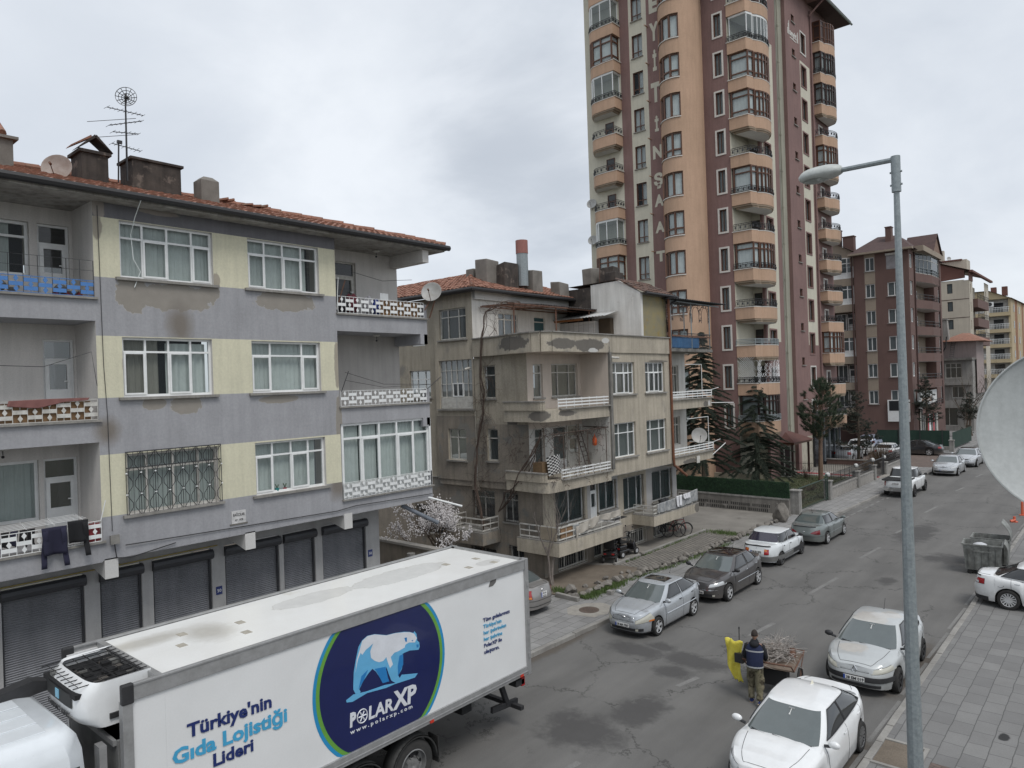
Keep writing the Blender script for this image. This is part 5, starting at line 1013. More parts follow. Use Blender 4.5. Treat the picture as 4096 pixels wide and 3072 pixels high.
for L2 in(rs,ls):
 for h in L2:
  if L2 is ls and h[2]<9:continue
  o=window(TW,FEt,*h,cols=(1,1),trans=0,fm=M_wood,gm=G_far,fw=.07,cm=M_grey)
  s=MB();u0,u1,v0,v1=h;m_=M_pur if 10<v0<35 else M_sillw
  for(a,b,c,d)in((u0-.12,u0,v0-.12,v1+.12),(u1,u1+.12,v0-.12,v1+.12),(u0,u1,v1,v1+.12),(u0,u1,v0-.12,v0)):s.fbox(FEt,a,b,c,d,0,.04)
  s.build('window_surround',m_,o,world=True)
def arc(c,r0,r1,a0,a1,n):return[(c[0]+r0*math.cos(a0+(a1-a0)*i/n),c[1]+r1*math.sin(a0+(a1-a0)*i/n))for i in range(n+1)]
PA=[(-22.4,51.15),(-20.95,51.15),(-20.75,51.75)]+arc((-21.3,53.4),1.0,1.65,R(-57),R(60),7)+[(-21.5,55.3)]
PB=[(-21.5,67.55),(-20.85,67.55),(-20.72,68.2)]+arc((-21.2,69.7),.9,1.5,R(-57),R(62),7)+[(-21.5,71.4)]
PC=[(-33.55,52.2),(-33.6,50.6)]+arc((-32.4,50.2),1.25,1.45,R(190),R(250),5)+[(-31.9,48.75),(-30.78,48.75),(-30.78,49.78)]
def off_path(P,d):
 cx=sum(p[0]for p in P)/len(P);cy=sum(p[1]for p in P)/len(P)
 return[(p[0]+(cx-p[0])*d,p[1]+(cy-p[1])*d)for p in P]
def iron_rail(P,z0,z1,mat,step=.13,name='balcony_railing',horiz=0):
 r=MB();acc=0
 for a,b in zip(P,P[1:]):
  L_=math.hypot(b[0]-a[0],b[1]-a[1]);
  if horiz:
   for i in range(horiz):z=z0+.12+(z1-z0-.12)*i/(horiz-1);r.tube([(*a,z),(*b,z)],.028,5)
   r.tube([(*a,z0),(*a,z1)],.03,5)
  else:
   for z in(z0+.04,z1,z1-.12):r.tube([(*a,z),(*b,z)],.022,4)
   n=max(1,round(L_/step))
   for i in range(n):
    x,y=a[0]+(b[0]-a[0])*i/n,a[1]+(b[1]-a[1])*i/n;r.tube([(x,y,z0),(x,y,z1)],.013,3)
    if i%3==1:zc=(z0+z1)/2;r.beam((x,y,zc-.08),(x,y,zc+.08),.09,.09)
 return PW(name,mat,r)
def bal_floor(P,t,zt_next,kind,below_open,wall_open=True,rail=.42,wood=None,back=None,door_at=None):
 wood=wood or M_wood;Pi=off_path(P,.1)
 b=MB();b.poly([(x,y,t-.85)for x,y in P],(0,0,.85),0);b.poly([(x,y,t)for x,y in off_path(P,-.03)],(0,0,.05),2)
 if below_open:
  b.poly([(x,y,t-.98)for x,y in off_path(P,.04)],(0,0,.12),1);b.poly([(x,y,t-1.1)for x,y in off_path(P,.12)],(0,0,.11),1);b.poly([(x,y,t-1.12)for x,y in off_path(P,.2)],(0,0,.02),3)
 PW('balcony',[M_pch,M_mold,M_sillw,M_soff],b)
 zc=zt_next-.85
 if kind in('wood','woodrail','dark','darkrail','planks'):
  w_=M_wood2 if kind.startswith('dark')else wood
  strip_glaze(Pi,t+.05,zc,w_,G_far if kind!='planks' else M_wood2,trans=.24,low=.2 if 'rail' not in kind else None,fw=.09,cm=M_cur if kind[0]=='w' else M_grey,name='balcony_glazing')
 if kind in('glass','glassrail'):
  strip_glaze(Pi,t+.05,zc-.12,M_white,G_clear,fw=.045,name='balcony_glazing')
  h=MB();h.poly([(x,y,zc-.14)for x,y in off_path(P,.06)],(0,0,.14));PW('glazing_head',M_white,h)
 if 'rail' in kind or kind in('open','net','silver','glassrail','woodsilver'):
  iron_rail(off_path(P,-.01)if kind!='open' else off_path(P,.03),t+.05,t+.05+rail+(.12 if 'open' in kind else 0),M_steel if kind in('silver','woodsilver')else M_iron,horiz=4 if kind in('silver','woodsilver')else 0)
 if kind=='woodsilver':strip_glaze(Pi,t+.05,zc,M_wood2,G_far,trans=.24,fw=.09,cm=M_grey,name='balcony_glazing')
 if kind=='net':
  n_=MB()
  for a,b_ in zip(P,P[1:]):
   A,B_=Vector((*a,0)),Vector((*b_,0));L_=(B_-A).length;q=max(1,int(L_/.16))
   for i in range(-8,q+9):
    for s in(1,-1):
     x0,x1=i*.16,i*.16+s*(zc-t);
     lo,hi=0.,1.
     pts=[(x0+(x1-x0)*v/8,t+(zc-t)*v/8)for v in range(9)];pts=[(x,z)for x,z in pts if-1e-3<=x<=L_+1e-3]
     if len(pts)>1:n_.tube([A+(B_-A)*(x/L_)+Vector((0,0,z))for x,z in(pts[0],pts[-1])],.012,3,caps=False)
  PW('safety_net',M_cur,n_)
kinds1={0:'woodsilver',1:'net',2:'silver',3:'open',4:'woodrail',5:'open',6:'woodrail',7:'open',8:'wood',9:'wood',10:'glassrail',11:'open'}
for k in range(0,12):bal_floor(PA,T1(k),T1(k+1),kinds1[k],kinds1.get(k-1)in('open','silver','net',None))
b=MB();b.poly([(x,y,T1(12)-.85)for x,y in PA],(0,0,3.5),0);PW('balcony',M_pch,b)
kinds2={0:'open',1:'open',2:'wood',3:'open',4:'open',5:'open',6:'open',7:'open',8:'wood',9:'open',10:'dark',11:'darkrail',12:'planks'}
for k in range(0,13):bal_floor(PB,T2(k),T2(k+1),kinds2[k],kinds2.get(k-1)in('open',None))
kinds3={2:'wood',3:'open',4:'wood',5:'glassrail',6:'open',7:'open',8:'open',9:'glassrail',10:'wood',11:'glassrail',12:'open'}
for k in range(2,13):bal_floor(PC,T(k)-.28,T(k+1)-.28,kinds3[k],kinds3.get(k-1)=='open')
for k in range(0,12):
 if kinds1[k]in('open','net','silver','glassrail'):door(TW,FY(54.6),-22.3,-21.7,T1(k)-.8,T1(k)+1.35,M_wood2,G_dark,rec=-.03,name='balcony_door')
 if kinds2[k]=='open':
  o=window(TW,FEt,68.6,69.5,T2(k)-.3,T2(k)+1.2,cols=(1,1),trans=0,rec=-.04,fm=M_wood,gm=G_dark,fw=.07);s=MB()
  for(a,b_,c,d)in((68.48,68.6,T2(k)-.3,T2(k)+1.32),(69.5,69.62,T2(k)-.3,T2(k)+1.32),(68.6,69.5,T2(k)+1.2,T2(k)+1.32)):s.fbox(FEt,a,b_,c,d,0,.06)
  s.build('window_surround',M_sillw,o,world=True)
 if kinds3.get(k)=='open':door(TW,FA,-32.4,-31.6,T(k)-1,T(k)+1.1,M_wood,G_dark,rec=-.03,name='balcony_door')
m=MB();m.tube([(-27.15,49.62,0),(-27.15,49.62,45)],.09,8);PW('drain_pipe',pm('salmon_pipe',(.32,.17,.11),.6),m)
m=MB();m.tube([(-21.62,59.4,0),(-21.62,59.4,45)],.07,8)
for i in range(14):m.tube([(-21.62,59.4,1+i*3),(-21.62,59.4,1.15+i*3)],.1,8)
PW('drain_pipe',M_gsh,m)
m=MB();m.tube([(-21.38,66.9,1),(-21.38,66.9,41)],.07,8);PW('drain_pipe',M_pur,m)
for k in range(2,13):
 m=MB();m.tube([(-28.25,49.8,T(k)+1.75),(-28.2,49.3,T(k)+1.72)],.05,8);PW('spout',M_pch,m)
m=MB();m.box(-34.5,-20.6,49,66.5,41.5,41.75);m.poly([(-20.3,66.5,41.5),(-20.0,66.5,41.6),(-20.0,74.5,42.0),(-34,74.5,42.0),(-34,66.5,41.6)],(0,0,.25),1)
m.tube([(-21.4,66.6,40.4),(-20.6,66.8,41.2),(-19.95,66.6,41.5)],.08,6);m.tube([(-19.95,66.5,41.5),(-19.95,74.5,41.95)],.1,6,2)
m.add([(-34.5,48.5,44.8),(-20.2,48.5,44.8),(-20.2,67,44.8),(-34.5,67,44.8),(-30,56,48),(-25,56,48),(-25,63,48),(-30,63,48)],[(0,1,5,4),(1,2,6,5),(2,3,7,6),(3,0,4,7),(4,5,6,7),(3,2,1,0)],1)
PW('roof',[M_pur,pm('brown_soffit',(.07,.04,.035),.8),flat('green_gutter',(.2,.24,.22),.5)],m)
for s,z0,z1 in(('S',39.0,40.2),('E',36.88,38.15),('Y',34.69,36.02),('İ',32.35,33.5),('T',29.91,31.34),('İ',27.6,28.45),('N',25.49,26.45),('Ş',23.38,24.24),('A',21.75,22.6),('A',19.7,20.5),('T',17.45,18.22)):
 text(TW,s,FA,-27.68,z0,z1-z0,M_crm,.02,wd=.34 if s=='İ' else .82,bold=.07,name='lettering')
text(TW,"seyit",FEt,62.6,37.15,.55,M_sillw,.02,1.6,name='lettering',bold=.05)
m=MB()
for i,h in enumerate((.5,.9,1.2)):m.fbox(FEt,61.35+i*.16,61.45+i*.16,37.1,37.1+h,0,.02);m.fbox(FEt,63.55+i*.12,63.62+i*.12,37.0,37.5+h*.4,0,.02)
m.fbox(FEt,61.9,63.4,36.9,36.98,0,.02);PW('wall_logo',M_sillw,m)
ec=thing('entrance_canopy','brown hipped canopy over the entrance of the mauve tower, behind the firs','canopy',(-21.2,58.8,0))
m=MB();m.add([(-23.2,56.3,2.92),(-20.2,56.3,2.92),(-20.2,60.6,2.92),(-23.2,60.6,2.92),(-21.9,58.4,3.85)],[(0,1,4),(1,2,4),(2,3,4),(3,0,4),(3,2,1,0)]);m.box(-23.1,-20.3,56.4,60.5,2.75,2.92,1)
m.build('roof',[pm('brown_shingle',(.12,.055,.045),.85,c2=(.09,.04,.035),scale=6,fvar=.15),M_wood],ec,world=True)
for x in(-22.9,-20.6):
 for y in(56.6,60.2):m=MB();m.box(x,x+.14,y,y+.14,0,2.75);m.build('post',M_wood2,ec,world=True)
m=MB()
for i in range(5):m.box(-22.7+i*.5,-22.64+i*.5,56.6,56.66,.2,2.6)
for z in(.2,1.4,2.55):m.box(-22.7,-20.6,56.6,56.66,z,z+.06)
m.quad((-22.7,56.7,.2),(-20.6,56.7,.2),(-20.6,56.7,2.6),(-22.7,56.7,2.6),1);m.build('glazed_screen',[M_whitef,G_dark],ec,world=True)
for(z,lab)in((T(6)+2.3-.2,'upper'),(T(5)+2.2-.2,'lower')):
 sat_dish('satellite_dish',f'{lab} of the two satellite dishes on the left balconies of the mauve tower',(-33.9,49.6,z-1.6+.2),.42,(.3,-.9,.3),(M_dish,M_iron))
sf=thing('glass_shop','dark glass shop front under the mauve tower, beside the car park','shop front',(-21,69,0))
m=MB();m.box(-21.45,-21.3,64.2,66.6,0.1,5.0);m.box(-21.45,-21.2,66.6,71.4,.1,.4);m.box(-21.45,-21.1,66.6,71.4,4.6,5.0);m.build('panel',flat('near_black_panel',(.02,.022,.027),.2),sf,world=True)
m=MB()
for y in(66.6,68,69.4,70.9):m.box(-21.3,-21.2,y,y+.1,.4,4.6)
m.build('frame',pm('steel_frame',(.2,.22,.24),.4),sf,world=True)
m=MB();m.quad((-21.3,66.7,.4),(-21.3,71.0,.4),(-21.3,71,4.6),(-21.3,66.7,4.6));m.build('pane',G_dark,sf,world=True)
text(sf,"BS",FX(-21.3),64.9,2.8,.5,flat('gold_letters',(.4,.28,.12),.5),.01,.5)
# ================================================================ brown block
M_br=pm('brown_render',(.155,.095,.082),.9,c2=(.13,.08,.07),scale=.4,streak=.1,fvar=.05);M_tan=pm('tan_render',(.33,.275,.215),.9,c2=(.29,.24,.19),scale=.5,streak=.1)
M_brd=pm('dark_brown_render',(.075,.042,.037),.9,scale=.5);M_shng=pm('dark_roof_tile',(.085,.05,.045),.85,c2=(.06,.036,.034),scale=2,fvar=.25,fine=12)
G_f2=glass('distant_glass',(.10,.12,.125),.2,.05)
BR=thing('apartment_building','dark brown block with tan panels, white windows and angular balconies, beyond the tower','apartment building',(-21,95,0))
def PR(n,m,mb,**k):return mb.build(n,m,BR,world=True,**k)
F1,F2=FY(87.6),FX(-18.7)
fl=[21.18-3.0*k for k in range(6)]
c1=[(-22.95,-21.95,t-1.55,t)for t in fl];c2w=[(-20.68,-19.3,t-1.55,t)for t in fl]
mb=MB();wall(mb,F1,-24.15,-18.5,0,21.75,c1+c2w,.12,paintf=lambda u,v:1 if-23<u<-21.9 and v>5.2 else 0,us=(-23.,-21.9),vs=(5.2,))
e1=[(88.0,89.3,t-1.55,t)for t in fl]
wall(mb,FX(-18.5),87.6,89.9,0,21.75,e1,.12,mi=0);wall(mb,FX(-19.4),89.9,101,0,21.75,[],mi=1);wall(mb,FX(-18.3),99.2,103.5,0,21.75,[(101.5,102.6,t-1.55,t)for t in fl[1:]],.12,mi=0)
mb.quad((-19.4,89.9,0),(-18.5,89.9,0),(-18.5,89.9,21.7),(-19.4,89.9,21.7),1);mb.quad((-19.4,99.2,0),(-18.3,99.2,0),(-18.3,99.2,21.7),(-19.4,99.2,21.7),0)
wall(mb,FY(89.2),-33,-24.15,0,20.6,[],mi=2);mb.quad((-24.15,87.6,0),(-24.15,89.2,0),(-24.15,89.2,21.7),(-24.15,87.6,21.7),2)
mb.poly([(-33,87.9,20.5),(-24.2,87.9,20.5),(-24.2,87.9,22.1),(-27.2,87.9,24.0),(-33,87.9,24)],(0,.3,0),1)
mb.quad((-33,110,0),(-18.3,103.5,0),(-18.3,103.5,21.7),(-33,110,21.7),0)
PR('wall',[M_br,M_tan,M_brd],mb)
for i,h in enumerate(c1):window(BR,F1,*h,cols=(1,1),trans=0,fm=M_white,gm=G_f2,fw=.09,sill=.1,cm=M_cur if i%2==0 else M_grey)
for i,h in enumerate(c2w):
 if i==0:s=MB();s.fbox(F1,h[0]-.05,h[1]+.05,h[2],h[3],-.05,.02);s.fbox(F1,h[0]-.1,h[1]+.1,h[3]-.02,h[3]+.2,0,.15,1);PR('window_shutter',[pm('grey_blind',(.32,.31,.32),.6),M_whitef],s)
 else:window(BR,F1,*h,cols=(1,1),trans=0,fm=M_white,gm=G_f2,fw=.09,sill=.1,cm=M_cur)
for h in e1+[(101.5,102.6,t-1.55,t)for t in fl[1:]]:window(BR,FX(-18.5)if h[0]<95 else FX(-18.3),*h,cols=(1,1),trans=0,fm=M_white,gm=G_f2,fw=.09,cm=M_cur)
for k,t in enumerate(fl):
 zf=t-2.35
 s=MB();s.box(-28,-24.25,87.7,89.2,zf-.55,zf+.3);PR('balcony',M_tan,s)
 if k in(0,1,3):
  P=[(-28,87.8),(-26.6,87.8),(-25.6,87.8),(-24.9,87.8),(-24.3,88.0)];f_=MB();g_=MB()
  for p in P:f_.beam((*p,zf+.3),(*p,t+.35),.1)
  for a,b in zip(P,P[1:]):
   for z in(zf+.35,zf+.95,t-.3,t+.3):f_.beam((*a,z),(*b,z),.08,.09)
   f_.quad((*a,zf+.3),(*b,zf+.3),(*b,zf+.95),(*a,zf+.95));g_.quad((*a,zf+.95),(*b,zf+.95),(*b,t+.3),(*a,t+.3))
  o=PR('bay_window',M_white,f_);g_.build('pane',G_f2,o,world=True)
 else:
  window(BR,FY(89.2),-26.6,-25.5,zf+.4,t,cols=(1,1),trans=0,rec=-.05,fm=M_white,gm=G_f2,fw=.09,cm=M_cur);door(BR,FY(89.2),-25.4,-24.6,zf+.3,t,M_white,G_f2,rec=-.05,name='balcony_door')
  r=MB()
  for z in(zf+.6,zf+.85,zf+1.05):r.tube([(-28,87.75,z),(-24.3,87.75,z)],.02,4)
  for i in range(9):r.tube([(-28+i*.46,87.75,zf+.3),(-28+i*.46,87.75,zf+1.05)],.02,4)
  PR('balcony_railing',M_iron,r)
PQ=[(-19.3,90.2),(-18.45,90.2),(-17.6,94.5),(-17.6,98.5),(-18.4,99.0),(-19.3,99.0)]
for k,t in enumerate(fl):
 zt=t-1.95
 s=MB();s.poly([(x,y,zt-.95)for x,y in PQ],(0,0,.95));s.poly([(x,y,zt-.97)for x,y in off_path(PQ,.04)],(0,0,.02),1);PR('balcony',[M_br,M_soff],s)
 r=MB();Q=PQ[1:5]
 for a,b in zip(Q,Q[1:]):
  for z in(zt+.3,zt+.62):r.tube([(*a,z),(*b,z)],.03,5)
  n=max(1,int(math.hypot(b[0]-a[0],b[1]-a[1])/1.0))
  for i in range(n+1):x,y=a[0]+(b[0]-a[0])*i/n,a[1]+(b[1]-a[1])*i/n;r.tube([(x,y,zt),(x,y,zt+.62)],.03,5)
 PR('balcony_railing',M_iron if k else M_steel,r)
 if k==0:
  o=None;f_=MB();g_=MB();Q=off_path(PQ,.05)[1:5];Q=[Vector(Q[0]).lerp(Vector(Q[1]),i/4)[:]for i in range(4)]+list(Q[1:])
  for p in Q:f_.beam((*p,zt),(*p,t+.35),.05)
  for a,b in zip(Q,Q[1:]):g_.quad((*a,zt),(*b,zt),(*b,t+.35),(*a,t+.35));[f_.beam((*a,z),(*b,z),.05)for z in(zt+.03,t+.3,t-.35)]
  o=PR('balcony_glazing',M_whitef,f_);g_.build('pane',glass('smoked_glass',(.03,.045,.055),.25),o,world=True)
 else:
  for u in(92,94.2):door(BR,FX(-19.4),u,u+1.1,zt-.9,zt+1.4,M_white,G_f2,rec=-.03,name='balcony_door')
 s=MB();s.box(-17.7,-17.55,98.4,98.6,zt,t+.9);PR('post',M_brd,s)
m=MB();m.add([(-24.6,87.0,21.75),(-18.0,87.0,21.7),(-18.0,104,21.7),(-24.6,104,21.75),(-22.6,92,24.1),(-20.5,92,24.0),(-20.5,100,24),(-22.6,100,24.1)],[(0,1,5,4),(1,2,6,5),(2,3,7,6),(3,0,4,7),(4,5,6,7),(3,2,1,0)])
m.poly([(-17.5,94.6,22.1),(-17.5,99.2,22.1),(-17.5,96.9,24.2)],(-2.5,0,0),1)
m.quad((-17.3,94.3,22.0),(-17.3,96.9,24.35),(-20.5,96.9,24.35),(-20.5,94.3,22.0),0);m.quad((-17.3,99.5,22.0),(-20.5,99.5,22.0),(-20.5,96.9,24.35),(-17.3,96.9,24.35),0)
m.box(-24.6,-18.0,86.95,87.6,21.55,21.75,2);m.box(-18.7,-17.4,89.5,99.4,21.5,22.1,2)
m.quad((-33,87.6,24.05),(-27.2,87.6,24.05),(-27.2,95,24.05),(-33,95,24.05),0);m.quad((-27.2,87.6,24.05),(-24.1,87.6,22.15),(-24.1,95,22.15),(-27.2,95,24.05),0)
rf2=PR('roof',[M_shng,pm('pink_brown_render',(.25,.165,.125),.9),M_tan],m)
for(x0,x1,y,z,zt,l)in((-21.3,-20.7,90,22,24.7,'tall brown chimney'),(-27.3,-26.2,90,23.5,25.2,'wide brown chimney beside the tower'),(-25.9,-24.7,90,22.5,24.3,'second brown chimney beside the tower')):
 c=MB();c.box(x0,x1,y,y+.9,z,zt);c.box(x0-.06,x1+.06,y-.06,y+.96,zt,zt+.1);c.build('chimney',M_br,rf2,world=True,label=l)
m=MB();m.tube([(-24.3,87.5,1),(-24.3,87.5,21.5)],.09,6);m.tube([(-18.42,89.95,1),(-18.42,89.95,21.5)],.09,6);PR('drain_pipe',M_brd,m)
sg=thing('shop_sign','white shop sign with orange brown lettering at the foot of the brown block','shop sign',(-17.5,92,4))
m=MB();m.poly([(-18.2,88.2,4.1),(-18.2,88.2,5.8),(-18.2,97.5,6.0),(-18.2,97.5,4.6)],(.15,0,0));m.build('board',M_white,sg,world=True)
text(sg,"Anibal",FX(-18.05),92,4.7,.75,flat('orange_brown',(.3,.13,.04),.6),.02,5.2)
sw_=thing('shop_window','shop window with white and red posters below the white sign','shop front',(-18.3,93,0))
m=MB();m.box(-18.6,-18.3,89.9,99,.2,4.1);m.build('frame',M_whitef,sw_,world=True)
m=MB();[m.box(-18.3,-18.27,90.2+i*1.0,90.9+i*1.0,.8,3.9,(0,0,0,1,2,0,1,0)[i])for i in range(8)];m.build('poster',[G_dark,flat('red_poster',(.45,.03,.05),.6),M_cur],sw_,world=True)
ww=thing('shop_window','white panelled shop window low on the brown block, hidden partly by the lamp post','shop front',(-20.5,87.5,0))
m=MB();m.box(-21.0,-18.8,87.35,87.55,2.7,5.1);m.build('frame',M_white,ww,world=True)
m=MB();m.quad((-20.85,87.34,3.9),(-19.0,87.34,3.9),(-19.0,87.34,5.0),(-20.85,87.34,5.0));m.build('pane',G_dark,ww,world=True)
# ================================================================ cream block
CB=thing('apartment_building','cream block with a rust brown gable band and small dark framed windows','apartment building',(-20,130,0))
def PC_(n,m,mb,**k):return mb.build(n,m,CB,world=True,**k)
M_c2=pm('cream_rough_render',(.50,.455,.375),.9,c2=(.43,.39,.325),scale=.35,streak=.1);M_rb=pm('rust_brown_render',(.16,.075,.06),.9,scale=.4)
F3=FY(124.8);FC=FX(-18.5)
wn=[(-21.3,-20.6,t-1.45,t)for t in(21.15,18.45,15.75)];sn=[(121.6,122.1,0,0)]
mb=MB();wall(mb,F3,-27,-19.1,0,21.6,wn,.1,mi=0)
mb.poly([(-27,124.7,21.3),(-19.0,124.7,21.9),(-19.0,124.7,23.0),(-23,124.7,24.5),(-27,124.7,24.6)],(0,.5,0),1)
mb.box(-19.1,-18.5,124.79,124.95,0,21.5);wall(mb,FX(-18.5),124.8,128,0,21.5,[(126,126.6,t-1.6,t-.2)for t in(21.15,18.45,15.75)],.15,mi=0)
mb.quad((-20,128,0),(-18.5,128,0),(-18.5,128,21.5),(-20,128,21.5),0);wall(mb,FX(-19.8),128,139,0,21.5,[],mi=0)
wall(mb,FX(-18.5),139,143.5,0,22.3,[(140,140.8,t-1.6,t-.2)for t in(21.15,18.45,15.75)],.15,mi=0)
mb.box(-18.5,-18.42,124.75,128,21.5,23.0,1);mb.box(-27,-18.49,124.77,124.81,18.7,18.78,2);mb.box(-27,-18.49,124.77,124.81,15.95,16.03,2)
PC_('wall',[M_c2,M_rb,M_brd],mb)
for h in wn:window(CB,F3,*h,cols=(1,),trans=0,fm=M_iron,gm=G_f2,fw=.1,cm=M_grey)
for t in(21.15,18.45,15.75):window(CB,FX(-18.5),126,126.6,t-1.6,t-.2,cols=(1,),trans=0,fm=M_whitef,gm=G_dark,fw=.08);window(CB,FX(-18.5),140,140.8,t-1.6,t-.2,cols=(1,),trans=0,fm=M_whitef,gm=G_dark,fw=.08)
for z in(18.9,16.0,13.2):
 s=MB();s.box(-19.8,-17.9,128.3,138.7,z-1.3,z);PC_('balcony',M_br,s)
 r=MB();[r.tube([(-17.9,128.3,z+q),(-17.9,138.7,z+q)],.04,4)for q in(.35,.75)];[r.tube([(-17.9,128.3+i*1.3,z),(-17.9,128.3+i*1.3,z+.75)],.035,4)for i in range(9)];PC_('balcony_railing',M_iron,r)
m=MB();m.quad((-18.2,124.3,22.9),(-18.2,144,23.1),(-23,144,24.8),(-23,124.3,24.7));m.quad((-23,124.3,24.7),(-23,144,24.8),(-28,144,24.8),(-28,124.3,24.7));m.box(-18.3,-17.9,124.3,144,22.6,22.9)
m.box(-23.2,-19,127,130,22.9,24.9,1);m.box(-22.6,-22.0,127,128,24.9,26.6,1);m.box(-23.4,-19.6,126.8,130.2,24.8,25.0);PC_('roof',[M_rb,M_c2],m)
m=MB();m.lathe((-20.9,124.5,24.9),(.5,-.8,.3),[(0,.02),(.1,.3),(.12,.29),(.02,.01)],14);single(m,'satellite_dish',M_dish,'tiny satellite dish on the cream block roof','satellite dish',(-20.9,124.5,24.9))
# ================================================================ yellow block
YB=thing('apartment_building','yellow ochre block with railed balconies, farthest down the street','apartment building',(-20,175,0))
M_y2=pm('ochre_render',(.46,.375,.24),.9,c2=(.40,.325,.21),scale=.3);F4=FY(167)
mb=MB();wall(mb,F4,-24,-18.1,0,21.6,[],mi=1);wall(mb,FX(-17.9),167,200,0,21.8,[],mi=0,paintf=lambda u,v:2 if 172<u<176 or 183<u<186 else 0,us=(172,176,183,186))
mb.box(-18.3,-17.9,166.2,167,0,21.6,0);mb.poly([(-24,166,21.6),(-17.8,166,21.6),(-21.3,166,23.2),(-24,166,23.2)],(0,1,0),0)
mb.build('wall',[M_y2,pm('pale_grey_render',(.42,.41,.39),.9),pm('orange_render',(.3,.15,.08),.9)],YB,world=True)
for t in(20.9,17.7,14.8,11.9,9.0):
 s=MB();s.box(-24,-18.0,165.6,167,t-2.6,t-1.9);s.build('balcony',M_y2,YB,world=True)
 r=MB();r.beam((-24,165.6,t-.95),(-18.1,165.6,t-.95),.08);r.beam((-24,165.6,t-1.3),(-18.1,165.6,t-1.3),.05);[r.beam((-24+i*.25,165.6,t-1.9),(-24+i*.25,165.6,t-.95),.045)for i in range(24)];r.build('balcony_railing',M_white,YB,world=True)
 door(YB,F4,-20.8,-19.2,t-1.9,t,M_iron,G_dark,rec=-.05,solid=.1,name='balcony_door')
 for y in(170,178,188):w_=MB();w_.box(-17.9,-17.86,y,y+1.2,t-1.7,t-.3);w_.build('window',G_dark,YB,world=True)
m=MB();m.quad((-17.5,165.5,21.5),(-17.5,201,21.8),(-21.3,201,23.4),(-21.3,165.5,23.3));m.quad((-21.3,165.5,23.3),(-21.3,201,23.4),(-26,201,23.4),(-26,165.5,23.3));rfy=m.build('roof',pm('brown_tile',(.16,.08,.05),.9),YB,world=True)
for x in(-21.4,-19.6):c=MB();c.box(x,x+.9,169,170,22.4,24.2);c.build('chimney',M_rb,rfy,world=True)
m=MB();m.box(-21.6,-20.6,165.7,166.2,20.2,21.1);m.lathe((-21.2,165.7,20.65),(0,-1,0),[(0,.38),(.03,.36)],16,1);single(m,'air_conditioner',[M_white,M_iron],'air conditioner on the top balcony of the yellow block','air conditioner',(-21.1,166,20.2))
# ================================================================ small pink house and its grey lower building
PH=thing('house','old pinkish house with low tiled roof above a grey lower floor, behind bare trees','house',(-18.5,113,0))
M_pink=pm('faded_pink_render',(.37,.30,.285),.9,c2=(.31,.26,.25),scale=.6,streak=.2)
M_gry=pm('grey_house_render',(.33,.32,.30),.9,c2=(.25,.24,.225),scale=.6,streak=.3)
mb=MB();wall(mb,FY(112),-21.6,-16.0,9.7,12.1,[(-21.0,-20.5,10.6,11.6)],.1,mi=0);mb.quad((-16,112,5),(-16,118,5),(-16,118,12),(-16,112,12),0)
wall(mb,FY(110),-21.8,-16.2,0,9.6,[(-21.1,-19.4,7.1,9.0),(-19.3,-17.4,7.1,9.1),(-20.4,-19.5,4.4,5.9),(-18.6,-17.2,4.5,6),(-21,-18,.8,3.2)],.15,mi=1)
mb.quad((-16.2,110,0),(-16.2,118,0),(-16.2,118,9.6),(-16.2,110,9.6),1)
mb.box(-22,-16.1,109.4,112,9.45,9.75,2);mb.box(-22,-16.3,109.3,110,6.2,6.5,1);mb.box(-22,-16.3,109.3,110,3.2,4.1,1)
mb.build('wall',[M_pink,M_gry,M_slab],PH,world=True)
for h in((-21.1,-19.4,7.1,9.0),(-19.3,-17.4,7.1,9.1),(-20.4,-19.5,4.4,5.9),(-18.6,-17.2,4.5,6),(-21,-18,.8,3.2)):window(PH,FY(110),*h,cols=(1,1,1)if h[1]-h[0]>1.5 else(1,1),trans=.3 if h[2]>7 else 0,fm=M_whitef,gm=G_dark,fw=.08)
s=MB();s.box(-20.0,-19.5,109.98,110.0,8.2,8.8);s.build('notice',M_whitef,PH,world=True)
m=MB();m.add([(-20.2,111,12.05),(-14.9,111,11.95),(-14.9,119,11.95),(-20.2,119,12.05),(-17.9,114.5,13.2),(-17.2,115.5,13.2)],[(0,1,4),(1,2,5,4),(2,3,5),(3,0,4,5),(3,2,1,0)]);m.add([(-23,111,12.6),(-20.4,111,12.2),(-20.4,119,12.2),(-23,119,12.6)],[(0,1,2,3)]);rfp=m.build('roof',M_tile,PH,world=True)
c=MB();c.poly([(-20.5,111.5,12.1),(-19.0,111.5,12.1),(-19.2,111.5,15.0),(-20.4,111.5,15.0)],(0,1,0));c.box(-20.5,-19.1,111.4,112.6,15.0,15.15);c.build('chimney',M_gry,rfp,world=True)
m=MB()
for x in(-18.9,-18.45):m.tube([(x,110.6,9.75),(x+.15,111.7,12.0)],.03,4)
for i in range(8):m.tube([(-18.88+i*.02,110.7+i*.12,10+i*.25),(-18.43+i*.02,110.7+i*.12,10+i*.25)],.025,4)
single(m,'ladder',M_iron,'ladder leaning on the pink house wall','ladder',(-18.7,110.6,9.75))
m=MB();m.tube([(-20.3,111.9,10.9),(-19.7,111,10.6),(-19.3,110.8,11.3),(-19.15,110.8,12.7)],.09,6);single(m,'stove_pipe',M_iron,'bent black stove pipe on the pink house','stove pipe',(-20.3,111.9,10.9))
